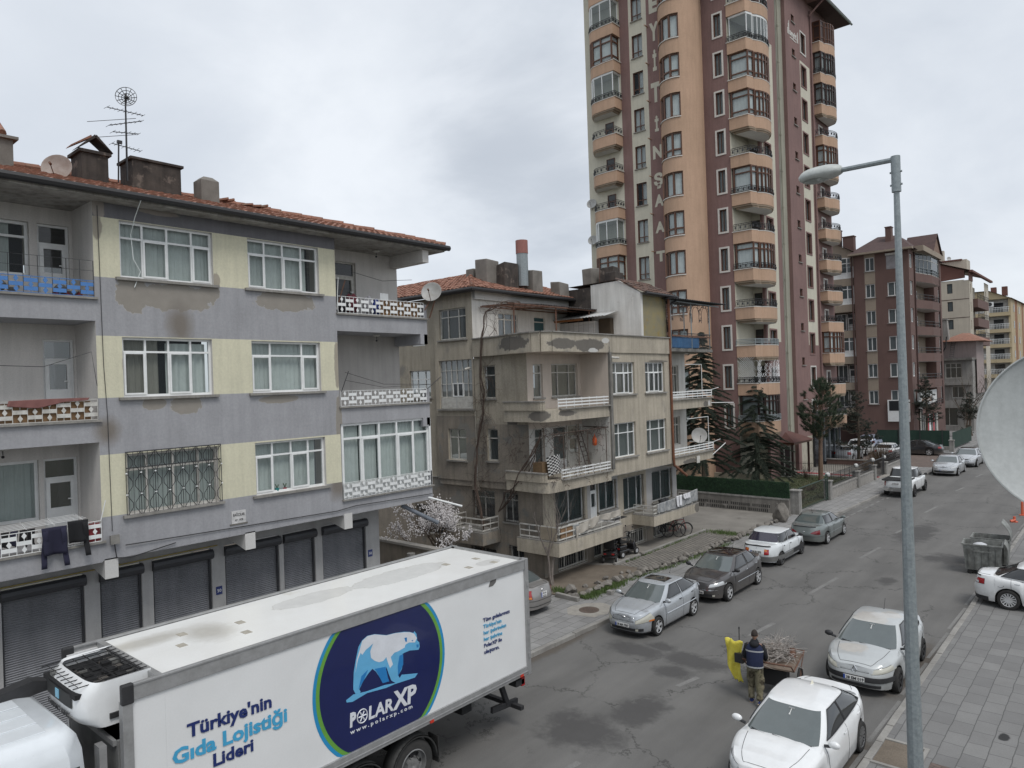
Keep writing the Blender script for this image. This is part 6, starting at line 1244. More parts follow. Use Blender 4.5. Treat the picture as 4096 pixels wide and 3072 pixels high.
# ================================================================ vehicles
M_tyre=pm('tyre_rubber',(.018,.018,.018),.85,c2=(.03,.028,.026),scale=9);M_rim=pm('alloy',(.60,.61,.62),.35,c2=(.45,.45,.45),scale=14,metal=.25)
M_rimd=pm('dark_alloy',(.05,.05,.052),.35,scale=14,metal=.4);M_under=flat('underbody',(.012,.012,.013),.9);M_trim=pm('black_trim',(.03,.03,.032),.55,scale=8)
M_chrome=flat('chrome',(.62,.63,.64),.12,metal=.95);M_seam=flat('panel_gap',(.02,.02,.022),.8)
def shield(name,c,rough=.06):
 m=flat(name,c,rough,coat=.6,spec=.7);return m
M_ws=shield('windscreen_glass',(.10,.118,.118));M_sg=shield('side_glass',(.012,.014,.016));M_rw=shield('rear_glass',(.05,.06,.065))
M_lamp=flat('headlamp_lens',(.50,.49,.42),.08,coat=1);M_lampc=flat('clear_lens',(.55,.57,.58),.08,coat=1);M_tail=flat('tail_lens',(.35,.012,.015),.12,coat=1);M_amber=flat('amber_lens',(.6,.17,.02),.15,coat=1)
M_plate=flat('number_plate',(.78,.78,.76),.5);M_pblue=flat('plate_blue',(.03,.08,.35),.5)
NE=4.2
def smooth_interp(pts):
 pts=sorted(pts)
 def f(x):
  if x<=pts[0][0]:return pts[0][1]
  if x>=pts[-1][0]:return pts[-1][1]
  for(a,va),(b,vb)in zip(pts,pts[1:]):
   if a<=x<=b:t=(x-a)/(b-a);t=t*t*(3-2*t)*.55+t*.45;return va+(vb-va)*t
 return f
class Car:
 def __init__(s,name,label,loc,rz,L=4.3,W=1.7,H=1.42,wb=2.5,fo=.85,belt=((-2.2,.95),(-1.2,.98),(.9,.93),(1.9,.78),(2.2,.66)),gh=(1.05,.25,-1.05,-1.75),paint_m=None,wr=.3,sill=.2,roofw=.70,cat='car',rim=None,ns=6,beltw=.92,group=None,ws=None,sg=None,rg=None,crown=.05,gb=0.,bump=(.02,.03)):
  s.t=thing(name,label,cat,loc,rz,group);s.L,s.W,s.H=L,W/2,H;s.xf=L/2-fo;s.xr=s.xf-wb;s.wr,s.sill=wr,sill;s.zs=smooth_interp(belt);s.gh=gh;s.roofw=roofw*W/2;s.beltw=beltw*W/2;s.pm=paint_m;s.R=wr+.055;s.crown=crown
  s.gb=gb;s.bumpv=bump
  a,b=s.L/2,s.W
  ths=set()
  for i in range(15):ths.add(math.asin(min(1,(i/14*.93)**(NE/2))));
  ths|={math.pi-t for t in ths}
  xs=[a*.93-i*(2*a*.93)/34 for i in range(35)]
  for w in(s.xf,s.xr):xs+=[w+s.R*math.cos(math.pi*k/14)for k in range(15)]+[w+s.R*1.02,w-s.R*1.02]
  for x in xs:
   if abs(x)<a*.985:ths.add(math.acos(max(-1,min(1,math.copysign(abs(x/a)**(NE/2),x)))))
  ths|={math.pi*i/2/12 for i in range(25)}
  s.ths=[]
  for t in sorted(ths):
   if not s.ths or t-s.ths[-1]>.004:s.ths.append(t)
  s.ths=[t for t in s.ths if t<math.pi-.004]+[math.pi]
  s.build_body(rim or M_rim,ns,ws or M_ws,sg or M_sg,rg or M_rw)
 def outline(s,th,t):
  """plan point on the body at angle th (0 nose .. pi tail), t height fraction"""
  c,q=math.cos(th),math.sin(th)
  a=s.L/2;x=a*math.copysign(abs(c)**(2/NE),c);y=abs(q)**(2/NE)
  bul=1-.10*abs(t-.45)**2*4*.5-(.05*max(0,t-.85)/.15)
  fr,rr=s.bumpv
  if x>0:x*=1-(fr*max(0,t-.55)/.45*2.0+.015*(1-t)*(1-t)*2)*(abs(x)/a)**6
  else:x*=1-(rr*max(0,t-.55)/.45*2.0+.015*(1-t)*(1-t)*2)*(abs(x)/a)**6
  taper=1-.055*max(0,(abs(x)/a-.55)/.45)**2
  return x,y*s.W*bul*taper
 def zb(s,x,y):
  z=s.sill+.05*max(0,(abs(x)-s.L*.42)/(s.L*.08))
  for w in(s.xf,s.xr):
   if abs(x-w)<s.R and y>s.W*.6:z=max(z,s.wr+math.sqrt(s.R**2-(x-w)**2)-.005)
  return z
 def S(s,th,t,off=0.,side=1):
  x,y=s.outline(th,t)
  z0,z1=s.zb(x,y),s.zs(x);z=z0+(z1-z0)*t
  p=Vector((x,y,z))
  if off:
   e=.004;q=Vector((*s.outline(min(math.pi,th+e),t),0))-Vector((*s.outline(max(0,th-e),t),0));n=Vector((-q.y,q.x,0))
   if n.length>1e-9:
    n.normalize();n=n if n.dot(Vector((x/s.L*.6,y,0)))>0 else-n;p+=n*off
  p.y*=side;return p
 def SZ(s,th,z,off=0.,side=1):
  """same surface addressed by height in metres"""
  x,y=s.outline(th,.5);z1=s.zs(x);z0=s.sill;t=max(0.,min(1.,(z-z0)/(z1-z0)));x,y=s.outline(th,t);p=s.S(th,t,off,1);p.z=z;p.y*=side;return p
 def thx(s,x):a=s.L/2;return math.acos(max(-1,min(1,math.copysign(abs(x/a)**(NE/2),x))))
 def thy(s,y,rear=False):t=math.asin(min(1,(abs(y)/s.W)**(NE/2)));return math.pi-t if rear else t
 def G(s,th,t,off=0.,side=1):
  xA,xB,xC,xD=s.gh;n=5
  c,q=math.cos(th),math.sin(th)
  k0,k1=(xA+xD)/2,(xB+xC)/2;h0,h1=(xA-xD)/2,(xB-xC)/2
  tt=t**.92
  def pt(t):
   k,h=k0+(k1-k0)*t,h0+(h1-h0)*t;b=s.beltw+(s.roofw-s.beltw)*(t**1.35)
   nn=3.0 if c>0 else 3.2
   x=k+h*math.copysign(abs(c)**(2/5.5),c);y=b*abs(q)**(2/5.5)
   zbase=s.zs(max(min(x,xA),xD))+.0;zroof=s.H-s.crown-.03*((x-k1)/max(h1,.1))**2*min(1,t)
   return Vector((x,y,zbase+(zroof-zbase)*(t-.10*t*(1-t)*0)))
  p=pt(t)
  if off:
   e=1e-3;a=pt(min(1,t+e))-pt(max(0,t-e));c0,q0=c,q
   def pv(th_):
    nonlocal c,q
    c,q=math.cos(th_),math.sin(th_);r=pt(t);c,q=c0,q0;return r
   b=pv(min(math.pi,th+.01))-pv(max(0,th-.01));nrm=a.cross(b)
   if nrm.length>1e-12:
    nrm.normalize();ctr=Vector(((s.gh[0]+s.gh[3])/2,0,.6));nrm=nrm if nrm.dot(p-ctr)>0 else-nrm;p=p+nrm*off
  p.y*=side;return p
 def patch(s,fn,c4,off,nu=8,nv=3,side=1,mb=None,mi=0):
  """bilinear patch: c4 = [(th,t)] anticlockwise"""
  mb=mb or MB()
  def f(a,b):
   th=(c4[0][0]*(1-a)+c4[1][0]*a)*(1-b)+(c4[3][0]*(1-a)+c4[2][0]*a)*b;t=(c4[0][1]*(1-a)+c4[1][1]*a)*(1-b)+(c4[3][1]*(1-a)+c4[2][1]*a)*b
   return fn(th,t,off,side)
  return mb.grid(f,nu,nv,mi)
 def build_body(s,rim,ns,ws,sg,rg):
  T_=9;ts=[0,.06,.2,.4,.55,.7,.82,.92,.97,1];mb=MB();n=len(s.ths)
  for side in(1,-1):
   k=len(mb.v);mb.v+=[s.S(th,t,0,side)for th in s.ths for t in ts]
   for i in range(n-1):
    for j in range(len(ts)-1):q=[k+i*len(ts)+j,k+(i+1)*len(ts)+j,k+(i+1)*len(ts)+j+1,k+i*len(ts)+j+1];mb.f.append(q if side<0 else q[::-1]);mb.m.append(0)
  m_=10;k=len(mb.v)
  for th in s.ths:
   p=s.S(th,1.)
   for j in range(m_+1):
    v=1-2*j/m_;cz=s.topz(p.x,v);e=(1-abs(v)**3);mb.v.append(Vector((p.x,p.y*v,p.z+cz)))
  for i in range(n-1):
   for j in range(m_):mb.f.append([k+i*(m_+1)+j,k+(i+1)*(m_+1)+j,k+(i+1)*(m_+1)+j+1,k+i*(m_+1)+j+1]);mb.m.append(0)
  s.body=mb.build('body',s.pm,s.t,smooth='auto',merge=.0015)
  g=MB();gt=[math.pi*i/44 for i in range(45)];tv=[0,.15,.35,.55,.75,.9,.97,1]
  for side in(1,-1):g.grid(lambda a,b:s.G(math.pi*a,b,0,side),44,8)
  k=len(g.v);mm=8
  for i in range(45):
   p=s.G(math.pi*i/44,1)
   for j in range(mm+1):v=1-2*j/mm;xx=(p.x-(s.gh[1]+s.gh[2])/2)/((s.gh[1]-s.gh[2])/2);g.v.append(Vector((p.x,p.y*v,p.z+(s.crown)*(1-v*v*.85)*(1-min(1,abs(xx))**4)*(1 if abs(v)<1 else .0))))
  for i in range(44):
   for j in range(mm):g.f.append([k+i*(mm+1)+j,k+(i+1)*(mm+1)+j,k+(i+1)*(mm+1)+j+1,k+i*(mm+1)+j+1]);g.m.append(0)
  s.roof=g.build('roof',s.pm,s.t,smooth='auto',merge=.0015)
  u=MB();u.box(-s.L*.42,s.L*.42,-s.W*.76,s.W*.76,s.sill+.02,s.sill+.3)
  for w in(s.xf,s.xr):u.box(max(w-s.R-.02,-s.L*.42),min(w+s.R+.02,s.L*.42),-s.W*.8,s.W*.8,s.sill+.25,s.wr+s.R+.02)
  u.build('underbody',M_under,s.t)
  thw=.56
  m=MB()
  for side in(1,-1):s.patch(s.G,[(0,.05),(s.th_w,.05),(s.th_w*.97,.95),(0,.95)],.006,12,8,side,m)
  m.build('windscreen',ws,s.t,smooth=True)
  m=MB()
  for side in(1,-1):s.patch(s.G,[(math.pi-s.th_r,.12),(math.pi,.12),(math.pi,.93),(math.pi-s.th_r*.97,.93)],.006,12,8,side,m)
  m.build('rear_window',rg,s.t,smooth=True)
  for w in(s.xf,s.xr):
   for side in(1,-1):
    y=side*(s.W-.115);ax=Vector((0,side,0));c=Vector((w,y,s.wr));r=s.wr;ty=MB()
    ty.lathe(c,ax,[(-.1,r*.68),(-.1,r*.93),(-.07,r),(.07,r),(.1,r*.95),(.11,r*.8),(.095,r*.68)],28,caps=False)
    wo=thing_part('wheel',M_tyre,ty,s.t)
    q=MB();q.lathe(c,ax,[(-.08,r*.7),(.085,r*.69),(.09,r*.64),(.03,r*.62),(.03,.001)],24,1,caps=False);q.lathe(c,ax,[(.088,r*.69),(.1,r*.67),(.09,r*.63)],24,0,caps=False)
    q.lathe(c,ax,[(.07,.001),(.07,.05),(.06,.06),(.03,.06)],10,0)
    if ns>40:q.lathe(c,ax,[(.07,.001),(.075,r*.3),(.055,r*.6),(.03,r*.62)],20,0)
    else:
     for i in range(ns):
      a=2*math.pi*i/ns+.3;d=Vector((math.cos(a),0,math.sin(a)));q.beam(c+ax*.068+d*.03,c+ax*.082+d*r*.66,.065 if ns<7 else .035,.03,0,ax)
    q.build('rim',[rim,M_under],wo,smooth='auto')
 def topz(s,x,v):
  a=s.L/2;e=max(0,1-(abs(x)/a)**14);
  c=(.055 if x>0 else .035)*(1-v*v)*e
  if x>s.gh[0]-.1:c+=.02*math.exp(-((abs(v)-.62)/.10)**2)*e*(s.gb)
  return c
 def top(s,x,v,off=.004):
  th=s.thx(max(-s.L/2*.999,min(s.L/2*.999,x)));p=s.S(th,1.);return Vector((p.x,p.y*v,p.z+s.topz(p.x,v)+off))
 th_w=.78;th_r=.74
 def ribbon(s,pts,w=.008,mb=None,mi=0):
  mb=mb or MB();P=[Vector(p)for p in pts];mb.tube(P,w/2,4,mi,caps=False);return mb
 def roofpt(s,x,v,off=.006):
  xA,xB,xC,xD=s.gh;k1,h1=(xB+xC)/2,(xB-xC)/2;f=max(-.999,min(.999,(x-k1)/h1));th=math.acos(math.copysign(abs(f)**(5.5/2),f));p=s.G(th,1);xx=(p.x-k1)/h1
  return Vector((p.x,p.y*v,p.z+s.crown*(1-v*v*.85)*(1-min(1,abs(xx))**4)+off))
 def sidewin(s,spans,t0=.1,t1=.9,mat=None,post=True):
  """side windows: spans of x at the belt; the patch follows the greenhouse"""
  xA,xB,xC,xD=s.gh;k0,h0=(xA+xD)/2,(xA-xD)/2;k1,h1=(xB+xC)/2,(xB-xC)/2
  def th(x,t):
   k,h=k0+(k1-k0)*t,h0+(h1-h0)*t;f=max(-.995,min(.995,(x-k)/h));return math.acos(math.copysign(abs(f)**(5.5/2),f))
  for(xa,xb,xc,xd)in spans:
   for side in(1,-1):
    m=MB();nu,nv=10,5
    m.grid(lambda a,b:s.G(th((xa*(1-b)+xd*b)*(1-a)+(xb*(1-b)+xc*b)*a,t0+(t1-t0)*b),t0+(t1-t0)*b,.006,side),nu,nv)
    e=[s.G(th(x,t),t,.009,side)for x,t in[(xa+(xb-xa)*i/6,t0)for i in range(7)]+[(xb+(xc-xb)*i/4,t0+(t1-t0)*i/4)for i in range(5)]+[(xc+(xd-xc)*i/6,t1)for i in range(7)]+[(xd+(xa-xd)*i/4,t1+(t0-t1)*i/4)for i in range(5)]]
    m.tube(e,.011,4,1,caps=False);m.build('side_window',[mat or M_sg,M_trim],s.t,smooth='auto')
 def doors(s,xs,zt=.0,handle=None,hz=.80,label=None):
  """door panels: shallow raised skins with dark gaps round them and a handle each"""
  for i,(xa,xb)in enumerate(zip(xs,xs[1:])):
   for side in(1,-1):
    d=MB();d.grid(lambda a,b:s.S(s.thx(xa+(xb-xa)*a),.03+.96*b,.0025,side),10,8)
    pts=[s.S(s.thx(xa),.02+.97*k/10,.002,side)for k in range(11)];d.tube(pts,.005,4,1,caps=False);pts=[s.S(s.thx(xb),.02+.97*k/10,.002,side)for k in range(11)];d.tube(pts,.005,4,1,caps=False)
    d.tube([s.S(s.thx(xa+(xb-xa)*k/8),.03,.002,side)for k in range(9)],.006,4,1,caps=False)
    o=d.build('door',[s.pm,M_seam],s.t,smooth='auto')
    h=MB();x=xb+.17;p=s.SZ(s.thx(x),s.zs(x)-.12,.022,side);q=s.SZ(s.thx(x-.14 if False else x+.0),s.zs(x)-.12,.022,side);a=p+Vector((.07,0,0));b=p-Vector((.07,0,0));h.tube([a-Vector((0,side*.02,0)),a,b,b-Vector((0,side*.02,0))],.013,6);h.build('handle',handle or s.pm,o)
 def mirrors(s,mat=None,x=None,z=None):
  x=x if x is not None else s.gh[0]-.28
  for side in(1,-1):
   m=MB();z_=s.zs(x)+.1;c=Vector((x,side*(s.W+.10),z_));m.ball((0,0,0),1,14)
   m.v=[c+Vector((v.x*.065*(1 if v.x>0 else .55),v.y*.115,v.z*.075))for v in m.v]
   k=len(m.v);m.tube([Vector((x,side*s.beltw*.98,z_-.07)),c-Vector((0,side*.05,.04))],.03,6,1);m.build('wing_mirror',[mat or s.pm,M_trim],s.t,smooth='auto')
 def lamps(s,y0,y1,z0,z1,wrapx,mat,rear=False,zi=None,name=None,amber=None,zo=None,split=None):
  """head or tail lamp wrapping the corner: from |y|=y0 round to x=wrapx; z0,z1 at the inner end, zo outer"""
  ta=s.thy(y0,rear);tb=s.thx(wrapx);zo=zo or(z0,z1)
  for side in(1,-1):
   m=MB();m.grid(lambda a,b:s.SZ(ta+(tb-ta)*a,(z0+(zo[0]-z0)*a)*(1-b)+(z1+(zo[1]-z1)*a)*b,.01+.012*math.sin(math.pi*a)*math.sin(math.pi*b),side),12,5)
   e=[s.SZ(ta+(tb-ta)*a,(z0+(zo[0]-z0)*a)*(1-b)+(z1+(zo[1]-z1)*a)*b,.008,side)for a,b in[(i/8,0)for i in range(9)]+[(1,1)]+[(1-i/8,1)for i in range(9)]+[(0,0)]];m.tube(e,.005,4,1,caps=False)
   if amber:
    a0,a1,b0,b1=amber;m.grid(lambda a,b:s.SZ(ta+(tb-ta)*(a0+(a1-a0)*a),(z0*(1-(b0+(b1-b0)*b))+z1*(b0+(b1-b0)*b)),.026,side),4,2,2)
   if split:
    for(a0,a1,b0,b1)in split:m.grid(lambda a,b:s.SZ(ta+(tb-ta)*(a0+(a1-a0)*a),(z0*(1-(b0+(b1-b0)*b))+z1*(b0+(b1-b0)*b)),.026,side),4,2,3)
   m.build(name or('tail_light' if rear else 'headlight'),[mat,M_seam,M_amber,M_lampc],s.t,smooth='auto')
 def strip(s,name,y0,z0,z1,mat,rear=False,off=.008,bars=0,bmat=None,frame=None,halfgap=0):
  """grille, intake or bumper strip across the nose or tail between -y0 and y0"""
  m=MB();t1=s.thy(y0,rear)
  for side in(1,-1):m.grid(lambda a,b:s.SZ((math.pi if rear else 0)+(t1-(math.pi if rear else 0))*a,z0+(z1-z0)*b,off,side),8,2)
  for k in range(bars):
   z=z0+(z1-z0)*(k+1)/(bars+1)
   for side in(1,-1):m.tube([s.SZ((math.pi if rear else 0)+(t1-(math.pi if rear else 0))*i/8,z,off+.004,side)for i in range(9)],.007,4,1)
  if frame:
   for side in(1,-1):
    m.tube([s.SZ((math.pi if rear else 0)+(t1-(math.pi if rear else 0))*i/8,z1,off+.004,side)for i in range(9)]+[s.SZ(t1,z0+(z1-z0)*.5,off+.004,side)]+[s.SZ((math.pi if rear else 0)+(t1-(math.pi if rear else 0))*i/8,z0,off+.004,side)for i in range(8,-1,-1)],.009,4,1)
  return m.build(name,[mat,bmat or M_chrome],s.t,smooth='auto')
 def nose(s,z,rear=False,off=.02):return s.SZ(math.pi if rear else 0.0001,z,0).x+(-off if rear else off)
 def plate(s,txt,z,rear=False,y=0.,w=.50,h=.11,two=None):
  x=s.nose(z,rear,.02);d=-1 if rear else 1;F_=Frame((x,y,z),(0,d,0),(0,0,1),(d,0,0))if not rear else Frame((x,y,z),(0,-1,0),(0,0,1),(-1,0,0))
  m=MB();m.fbox(F_,-w/2,w/2,-h/2,h/2,0,.012);m.fbox(F_,-w/2,-w/2+.045,-h/2,h/2,.012,.014,1);o=m.build('number_plate',[M_plate,M_pblue],s.t)
  if two:text(o,two[0],F_,.02,.012,h*.36,M_black,.014,w*.6,world=False);text(o,two[1],F_,.02,-h*.44,h*.36,M_black,.014,w*.6,world=False)
  else:text(o,txt,F_,.025,-h*.34,h*.66,M_black,.014,w*.84,world=False,bold=.03)
 def badge(s,z,shape='oval',rear=False,size=.06,x=None):
  x=x if x is not None else s.nose(z,rear,.03);d=-1 if rear else 1;m=MB()
  def P(y,zz):return Vector((x,y,z+zz))
  if shape=='oval':
   m.tube([P(size*math.cos(t*math.pi/8),size*.6*math.sin(t*math.pi/8))for t in range(17)],.008,5,0,caps=False);m.tube([P(-size*.35,-size*.4),P(-size*.15,size*.4)],.007,4);m.tube([P(size*.15,-size*.4),P(size*.35,size*.4)],.007,4);m.tube([P(-size*.25,0),P(size*.25,0)],.007,4)
  elif shape=='diamond':
   m.tube([P(size*.62*q[0],size*q[1])for q in((0,1),(1,0),(0,-1),(-1,0),(0,1),(1,0))],size*.17,4,0,caps=False)
  elif shape=='chevrons':
   for k in(0,1):m.tube([P(-size*1.2,-size*.7+k*size*.8),P(0,size*.1+k*size*.8),P(size*1.2,-size*.7+k*size*.8)],.013,4)
  else:m.tube([P(size*math.cos(t*math.pi/8),size*math.sin(t*math.pi/8))for t in range(17)],.008,5,0,caps=False)
  m.build('emblem',M_chrome,s.t)
 def wipers(s):
  m=MB()
  for(y0,y1)in((.45,-.15),(-.1,-.6)):
   def GP(y,t):
    th=math.asin(min(1,(abs(y)/s.beltw)**(5.5/2)));return s.G(min(th,.5),t,.02,1 if y>0 else-1)
   m.tube([GP(y0+(y1-y0)*i/6,.02+.07*i/6)for i in range(7)],.009,4)
  m.build('wiper',M_trim,s.t)
 def antenna(s,kind='whip',x=None):
  x=x if x is not None else s.gh[2]+.25;m=MB();z=s.H-.015
  if kind=='whip':m.tube([(x,0,z),(x-.16,0,z+.26)],.006,4);m.ball((x,0,z),.02,6)
  else:m.add([(x+.09,0,z-.01),(x-.07,-.03,z-.01),(x-.07,.03,z-.01),(x-.06,0,z+.07)],[(0,1,3),(0,3,2),(1,2,3)])
  m.build('antenna',M_trim if kind=='whip' else flat('cream_fin',(.7,.67,.55),.4),s.t)
 def bonnet(s,x0=None,x1=None,v=.80):
  x0=x0 or s.gh[0]+.02;x1=x1 or s.L/2-.16;m=MB();P=lambda x,vv:s.top(x,vv,.003)
  m.tube([P(x0+(x1-x0)*i/10,v-.08*i/10)for i in range(11)]+[P(x1+.05*(1-(1-j/8)**2*0),(v-.08)*(1-j/4))for j in range(9)]+[P(x1+(x0-x1)*i/10,-(v-.08)-.08*i/10)for i in range(11)],.005,4,0,caps=False);m.build('bonnet_seam',M_seam,s.t)
 def bootlid(s,v=.78):
  x0=s.gh[3]-.05;x1=-s.L/2+.1;m=MB();m.tube([s.top(x0+(x1-x0)*i/6,v,.003)for i in range(7)]+[s.top(x1,v*(1-j/4),.003)for j in range(9)]+[s.top(x1+(x0-x1)*i/6,-v,.003)for i in range(7)],.005,4,0,caps=False);m.build('boot_seam',M_seam,s.t)
 def cowl(s):
  m=MB();
  for side in(1,-1):s.patch(s.G,[(0,-.0),(.5,-.0),(.48,.06),(0,.06)],.009,12,2,side,m)
  m.build('windscreen_base',M_trim,s.t,smooth=True)
 def moulding(s,z,xa,xb,mat,r=.018):
  for side in(1,-1):m=MB();m.tube([s.SZ(s.thx(xa+(xb-xa)*i/12),z,.006,side)for i in range(13)],r,5);m.build('side_moulding',mat,s.t,smooth='auto')
 def interior(s,col_=(.62,.63,.62)):
  m=MB();p=s.G(0,.86,.012);m.box(p.x-.04,p.x-.0,-.06,.06,p.z-.03,p.z+.015);q=s.G(0,.72,.012);m.tube([p,q+Vector((.0,0,0))],.008,4,1);m.ball(q,.02,6,1);m.build('mirror_tag',[flat('mirror_back',(.3,.31,.31),.4),M_plate],s.t)
 def fog(s,y,z,mat=None,w=.09,h=.035):
  for side in(1,-1):m=MB();th=s.thy(y);m.grid(lambda a,b:s.SZ(th-.06+.12*a,z-h+2*h*b,.016,side),5,3);m.build('fog_light',mat or M_lamp,s.t,smooth='auto')
def thing_part(name,mat,mb,par):return mb.build(name,mat,par,smooth='auto')
PI=math.pi;SOUTH,NORTH,EAST,WEST=-PI/2,PI/2,0.,PI
silver=paint('silver_paint',(.46,.485,.51),.35,.3);white=paint('white_paint',(.76,.77,.77));grey=paint('graphite_paint',(.085,.08,.08),.4,.3);greeny=paint('grey_green_paint',(.20,.225,.22),.4,.35)
oldw=paint('old_white_paint_car',(.68,.71,.72),0,.4);black=paint('black_car_paint',(.01,.01,.012));sil2=paint('worn_silver_paint',(.50,.52,.52),.25,.42);sil3=paint('bright_silver',(.52,.54,.56),.3,.28);gr2=paint('brown_silver_paint',(.30,.29,.28),.35,.35)
patches(sil2,[(.2,-.1,1.38,.5,.45,.2),(-.3,.3,1.38,.3,.3,.2),(1.5,-.2,.95,.25,.35,.2)],(.62,.6,.56),wob=.6,edge=.12,nscale=6)
c=Car('car','silver saloon with sunroof and yellowed headlamps parked by the rocks, plate 38 MA 7007',(-12.56,21.45,0),SOUTH,4.26,1.68,1.42,2.42,.87,((-2.13,.93),(-1.85,1.01),(-1.2,1.0),(-.4,.96),(.85,.93),(1.1,.93),(1.75,.83),(2.05,.72),(2.13,.66)),(1.12,.28,-1.0,-1.72),silver,.295,rim=M_rim,ns=5,roofw=.68,gb=1)
c.sidewin([(.62,-.32,-.30,.12),(-.42,-1.38,-.98,-.36)]);c.doors([.80,-.38,-1.22],handle=M_trim);c.mirrors();c.lamps(.46,.8,.50,.60,1.48,M_lamp,zo=(.58,.83),amber=(.74,.98,.55,1));c.strip('grille',.42,.56,.69,M_trim,bars=3,frame=1);c.strip('bumper_intake',.66,.27,.36,M_trim);c.badge(.665,'oval');c.plate('38 MA 7007',.44);c.fog(.5,.315,w=.12);c.bonnet();c.wipers();c.cowl();c.interior();c.antenna('whip',-1.0);c.moulding(.58,.75,-1.3,silver);c.bootlid();c.strip('bumper_lip',.78,.205,.235,M_trim,off=.02)
m=MB();m.grid(lambda a,b:c.roofpt(.08-.50*a,-.72+1.44*b),6,8);m.build('sunroof',shield('roof_glass',(.02,.018,.018)),c.t,smooth=True)
c.lamps(.5,.8,.62,.86,-1.85,M_tail,rear=True)
c=Car('car','dark graphite saloon with glass roof panel and diamond badge, second in the left row',(-12.3,26.2,0),SOUTH,4.5,1.77,1.46,2.64,.88,((-2.25,.92),(-2.0,1.06),(-1.3,1.04),(-.4,.98),(.85,.95),(1.2,.96),(1.85,.86),(2.15,.74),(2.25,.66)),(1.25,.35,-1.0,-1.62),grey,.315,ns=5,roofw=.68)
c.sidewin([(.75,-.28,-.26,.2),(-.38,-1.15,-1.0,-.34),(-1.2,-1.5,-1.2,-1.08)],t1=.92);c.doors([.88,-.33,-1.25],handle=M_chrome);c.mirrors(M_trim);c.lamps(.42,.8,.60,.70,1.55,M_lampc,zo=(.68,.82));c.strip('grille',.38,.60,.70,M_trim,bars=3,bmat=M_trim);c.strip('bumper_intake',.62,.27,.37,M_trim);c.strip('bumper_trim',.7,.5,.52,M_chrome);c.badge(.66,'diamond',size=.09);c.plate('38 NV 045',.42);c.fog(.6,.32);c.bonnet();c.wipers();c.cowl();c.interior();c.antenna('whip',-.85);c.moulding(.56,.7,-1.2,M_chrome,.01);c.bootlid()
m=MB();m.grid(lambda a,b:c.roofpt(.26-1.1*a,-.86+1.72*b),12,8);m.build('glass_roof',shield('roof_glass2',(.012,.01,.01)),c.t,smooth=True);c.lamps(.55,.8,.78,.98,-1.95,M_tail,rear=True)
c=Car('car','old boxy white saloon with orange tail lamps, third in left row, plate 38 SU 893',(-12.55,32.0,0),NORTH,4.15,1.63,1.40,2.42,.82,((-2.08,.87),(-1.95,.93),(-1.2,.93),(-.4,.92),(.85,.90),(1.2,.89),(1.9,.80),(2.08,.74)),(1.05,.42,-.95,-1.42),oldw,.28,rim=pm('steel_wheel',(.12,.12,.12),.6,metal=.3),ns=60,roofw=.76,rg=shield('purple_glass',(.03,.027,.045)))
c.sidewin([(.68,-.3,-.28,.3),(-.4,-1.22,-.98,-.36)],t1=.9);c.doors([.82,-.35,-1.1],handle=M_trim);c.mirrors(M_trim);c.lamps(.36,.8,.56,.78,-1.98,M_tail,rear=True,amber=(.0,.55,.6,1));c.strip('bumper',.84,.28,.48,pm('grey_bumper',(.11,.11,.11),.7,c2=(.17,.17,.16)),rear=True,off=.05);c.strip('boot_lip',.62,.88,.93,M_trim,rear=True,off=.03);c.plate('38 SU 893',.66,rear=True,w=.48);c.moulding(.5,1.0,-1.2,M_trim,.008);c.strip('bumper',.82,.3,.5,M_trim,off=.04);c.lamps(.4,.8,.55,.68,1.85,M_lamp);c.badge(.82,'diamond',rear=True,size=.03)
m=MB();[m.box(c.xr-.42,c.xr-.40,s_*(c.W-.2),s_*(c.W),.12,.36)for s_ in(1,-1)];m.build('mud_flap',M_tyre,c.t)
c=Car('car','rounded grey green saloon seen from behind, fourth in the left row beside the fence gate',(-12.25,37.05,0),NORTH,4.4,1.70,1.40,2.52,.87,((-2.2,.80),(-2.05,.93),(-1.3,.95),(-.4,.94),(.85,.90),(1.1,.90),(1.8,.80),(2.08,.70),(2.2,.62)),(1.1,.3,-.9,-1.55),greeny,.295,ns=5,roofw=.66,rg=shield('rear_glass2',(.08,.10,.10)))
c.sidewin([(.65,-.3,-.28,.15),(-.4,-1.25,-.92,-.36)]);c.doors([.8,-.36,-1.15]);c.mirrors();c.lamps(.34,.8,.60,.70,-1.9,flat('dark_tail',(.17,.01,.015),.12,coat=1),rear=True,zo=(.56,.78));c.strip('boot_lip',.6,.9,.94,M_trim,rear=True,off=.03);c.badge(.68,'oval',rear=True,size=.04);c.strip('bumper_seam',.8,.46,.47,M_seam,rear=True);c.antenna('whip',-.85);c.moulding(.5,.9,-1.2,greeny,.012);c.bootlid()
c=Car('car','worn silver saloon with peeling bonnet, behind the lamp post, plate 38 EM 019',(-5.62,21.5,0),SOUTH,4.5,1.77,1.46,2.64,.88,((-2.25,.92),(-2.0,1.06),(-1.3,1.04),(-.4,.98),(.85,.95),(1.2,.96),(1.85,.86),(2.15,.74),(2.25,.66)),(1.25,.35,-1.0,-1.62),sil2,.315,rim=M_rimd,ns=5,roofw=.68)
